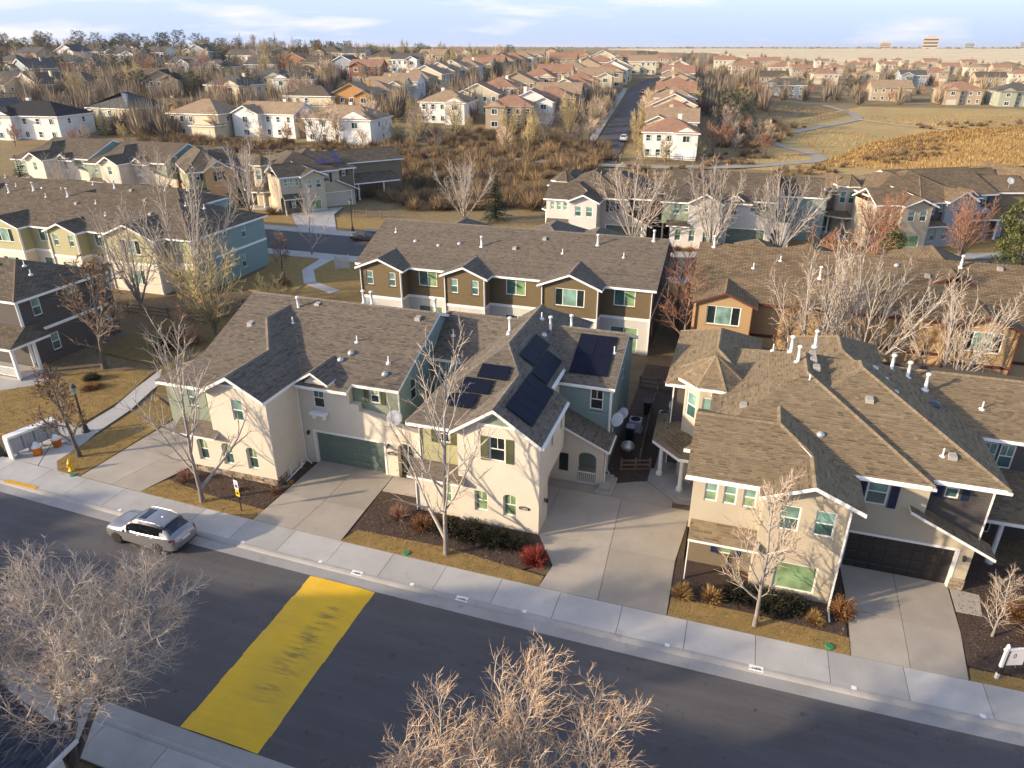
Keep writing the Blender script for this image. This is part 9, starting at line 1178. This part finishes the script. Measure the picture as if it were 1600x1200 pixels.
for i, x in enumerate([-31.6, -23.1, -18.3, -13.1, -7.3, -.7, 6.9, 11.6]): b = MB(); b.box(-.1, .1, -.09, .09, 0, .012); o = b.build('kerb_marker', MT['white'], None); o.location = (x, 24.33 + cv(x), .152); tag(o, 'small white square marker on the kerb, %s from the left' % ORD[i], 'marker', 'white markers along the kerb')
MT['lid_green'] = plain('green_plastic', (.04, .22, .10), .5)
for x, y, lb in ((-14.4, 26.5, 'green valve lid in the lawn before the red shrub house'), (6.1, 26.45, 'green valve lid in the lawn below the turret house'), (-37.2, 26.95, 'green valve lid beside the fire hydrant')): b = MB(); b.lathe([(.2, 0), (.2, .05), (.16, .07), (0, .07)], sides=10); o = b.build('valve_lid', MT['lid_green'], None); o.location = (x, y, .14); tag(o, lb, 'valve lid')
yk = MB(); yk.box(-40.6, -38.1, 0, .28, 0, .02); o = yk.build('kerb_paint', plain('yellow_kerb_paint', (.6, .33, .02), .7, .2, 6), None); o.location = (0, 25.05, .146); o.rotation_euler = (0, 0, 0); tag(o, 'yellow painted strip on the kerb ramp by the mailboxes', 'kerb paint')
# ------------------------------------------------------------------ dishes, yard things, fences
MT['dish'] = plain('dish_grey', (.5, .51, .52), .5, .06)
def dish(label, x, y, z, rz, arm=(0, .35, -.35), s=1.0):
    o = thing('satellite_dish', label, 'satellite dish', (x, y, z), rz); o.scale = (s, s, s); b = MB(); b.lathe([(0, .09), (.2, .075), (.34, .03), (.4, -.02), (.39, -.03), (.2, .05), (0, .065)], sides=24, axis='y'); d = b.build('reflector', MT['dish'], o, True); d.rotation_euler = (radians(-35), 0, 0); b = MB(); b.tube([(0, .08, 0), (arm[0], arm[1] * .6, -.02), arm], .025, 8); b.build('mast', MT['metal'], o); b = MB(); b.tube([(0, .05, -.3), (0, -.42, .02)], .015, 6); b.box(-.06, .06, -.5, -.4, -.03, .07); b.build('feed_arm', MT['metal'], o)
dish('pale satellite dish on the parapet above the arched gate', -17.9, 32.8, 4.35, radians(20), (0, .25, -.7), 1.15); dish('blue-grey satellite dish on the teal corner above the porch roof', -5.55, 37.4, 3.95, radians(-35), (-.4, .1, -.35), 1.1); dish('satellite dish beside the other dish on the teal wall', -5.35, 38.2, 4.0, radians(-35), (-.6, .1, -.3), .9); dish('satellite dish on the porch roof of the turret house', -2.4, 40.5, 3.85, radians(15), (0, .05, -.75), 1.2); dish('round satellite dish on the roof of the apricot townhouse', 33, 112, 8.0, radians(20), (0, .1, -.8), 1.2)
def ac(label, x, y):
    o = thing('air_conditioner', label, 'air conditioner', (x, y, .12)); b = MB(); b.cbox(-.42, .42, -.42, .42, .06, .82, .03); b.build('casing', MT['dish'], o); b = MB(); b.lathe([(.34, .822), (.34, .84), (.3, .84), (.3, .822)], sides=20); b.lathe([(.06, .825), (.06, .85), (0, .85)], sides=10); [b.bar((0, 0, .835), (.32 * cos(a), .32 * sin(a), .835), .02, .01) for a in [k * pi / 4 for k in range(8)]]; b.build('fan_grille', MT['black_trim'], o); b = MB(); b.box(-.5, .5, -.5, .5, 0, .06); b.build('pad', MT['concrete_porch'], o)
ac('air conditioner nearer the turret porch', -3.3, 43.2); ac('air conditioner farther behind the turret porch', -3.4, 45.0); ac('air conditioner by the teal wall under the dishes', -5.2, 43.5)
def bin_(label, x, y, mat, rz=0):
    o = thing('wheeled_bin', label, 'bin', (x, y, .12), rz); b = MB(); b.mesh([(-.24, -.27, .05), (.24, -.27, .05), (.24, .25, .05), (-.24, .25, .05), (-.3, -.34, 1.0), (.3, -.34, 1.0), (.3, .34, 1.0), (-.3, .34, 1.0)], [(0, 1, 5, 4), (1, 2, 6, 5), (2, 3, 7, 6), (3, 0, 4, 7), (3, 2, 1, 0)]); b.build('body', MT[mat], o); b = MB(); b.cbox(-.32, .32, -.37, .36, 1.0, 1.09, .03); b.build('lid', MT[mat], o)
    for s in (-.26, .26): b = MB(); b.lathe([(.1, -.03), (.1, .03)], (s, .28, .1), 12, axis='x'); b.build('wheel', MT['tyre'], o)
bin_('black wheeled bin in the narrow yard by the rail fence', -4.7, 46.0, 'black_trim'); bin_('dark wheeled bin with white lid by the teal wall', -5.3, 41.9, 'navy')
gl = thing('grill', 'grey covered kettle grill beside the porch step', 'grill', (-5.1, 39.6, .12)); b = MB(); b.lathe([(.0, .55), (.25, .58), (.42, .75), (.45, .88), (.38, 1.05), (.2, 1.16), (0, 1.2)], sides=20); b.build('kettle', MT['metal'], gl, True)
for k in range(3): a = k * 2.09; b = MB(); b.tube([(.2 * cos(a), .2 * sin(a), .66), (.38 * cos(a), .38 * sin(a), 0)], .02, 6); b.build('leg', MT['dark_metal'], gl)
MT['wood'] = plain('weathered_rail', (.17, .12, .085), .9, .25, 4, bumpy=.3)
def fence(label, pts, h=1.1, rails=3, step=2.4, terrain=False):
    """Split-rail fence: each post and each rail a part."""
    P = [Vector(p) for p in pts]; o = thing('rail_fence', label, 'fence', (P[0].x, P[0].y, 0), base=(0, 0, 0)); o.location = (0, 0, 0); z = (lambda x, y: T(x, y) + .05) if terrain else (lambda x, y: .1); prev = None; pm = MB(); pm.box(-.06, .06, -.06, .06, -.3, h); pm = pm.data('post', [MT['wood']])
    for a, b in zip(P, P[1:]):
        n = max(1, round((b - a).length / step))
        for i in range(n + (1 if b == P[-1] else 0)):
            q = a.lerp(b, i / n); zz = z(q.x, q.y); link('post', pm, o, (q.x, q.y, zz))
            if prev is not None:
                for r_ in range(rails): m_ = MB(); hz_ = h * (r_ + .75) / rails - .12; m_.bar((prev[0].x, prev[0].y, prev[1] + hz_), (q.x, q.y, zz + hz_), .05, .11); m_.build('rail', MT['wood'], o)
            prev = (q, zz)
fence('rail fence across the shaded yard beyond the porch', [(-5.9, 50.2), (-3.2, 50.2)], 1.1, 3, 1.4); fence('rail fence running down the narrow yard between porches', [(-4.45, 50.2), (-4.4, 44), (-4.2, 39.2)], 1.1, 2, 2.2); fence('low rail fence at the foot of the turret porch', [(-5.2, 38.0), (-3.5, 38.6)], .9, 3, 1.0)
fence('long rail fence on the lawn before the olive row', [(-59.5, 51.8), (-47, 51.8), (-46.5, 58.5), (-48.5, 66)], 1.1, 3, 2.5); fence('rail fence along the creek trail', [(-85.4, 151.5), (-75.0, 156.6), (-63.4, 159.5), (-51.0, 161), (-34, 163)], 1.3, 3, 3.2, True); fence('rail fence below the first house of the far road row', [(-26, 166), (-9, 169)], 1.3, 3, 3.0, True); fence('rail fence beside the meadow path', [(13.5, 254), (21.5, 273), (31, 299)], 1.4, 3, 3.5, True)
fence('short rail fence at the driveway of the taupe townhouse', [(-58, 98.5), (-51.5, 99.5)], 1.1, 2, 2.2)
kp = thing('kiosk', 'small grey slatted kiosk beside the curved footpath', 'kiosk', (-44.3, 71.5, .15), radians(20)); b = MB(); [b.bar((x, 0, 0), (x, 0, 1.9), .08, .08) for x in (-.8, .8)]; b.build('frame', MT['dish'], kp)
for i in range(8): b = MB(); b.box(-.75 + i * .19, -.6 + i * .19, -.03, .03, .2, 1.7); b.build('slat', MT['dish'], kp)
# porch of the dark end townhouse
ph = thing('porch', 'pale blue timber porch with railing at the dark end townhouse', 'porch', base=(-54, 37.4, 0)); b = MB(); b.box(-58, -52.6, 36.3, 38.5, 0, .3); b.build('deck', MT['concrete_porch'], ph); roof(ph, [[(-58, 36.0, 2.95), (-52.3, 36.0, 2.95), (-53.4, 38.5, 3.8), (-58, 38.5, 3.8)], [(-52.3, 36.0, 2.95), (-52.3, 39.6, 2.95), (-53.4, 39.6, 3.8), (-53.4, 38.5, 3.8)]], None, 'roof_base')
for x, y in ((-52.75, 36.4), (-55.2, 36.4), (-52.75, 38.3)): b = MB(); b.cbox(x - .12, x + .12, y - .12, y + .12, .3, 2.8, .03); b.build('post', MT['white'], ph)
b = MB(); b.bar((-55.1, 36.4, 1.15), (-52.9, 36.4, 1.15), .07, .07); b.bar((-55.1, 36.4, .45), (-52.9, 36.4, .45), .05, .05); [b.bar((-55 + i * .14, 36.4, .45), (-55 + i * .14, 36.4, 1.15), .04, .04) for i in range(15)]; b.build('railing', MT['white'], ph)
# ------------------------------------------------------------------ thin winter haze
hb = MB(); hb.box(-32000, 32000, -32000, 32000, -30, 75); hm = bpy.data.materials.new('haze_air'); hm.use_nodes = True; hn = hm.node_tree.nodes; hn.clear()
ho = hn.new('ShaderNodeOutputMaterial'); hv = hn.new('ShaderNodeVolumePrincipled'); hv.inputs['Color'].default_value = (.86, .90, .97, 1); hv.inputs['Density'].default_value = .00006; hv.inputs['Anisotropy'].default_value = .2; hm.node_tree.links.new(hv.outputs[0], ho.inputs['Volume'])
hb.build('haze', hm, None, kind='stuff')
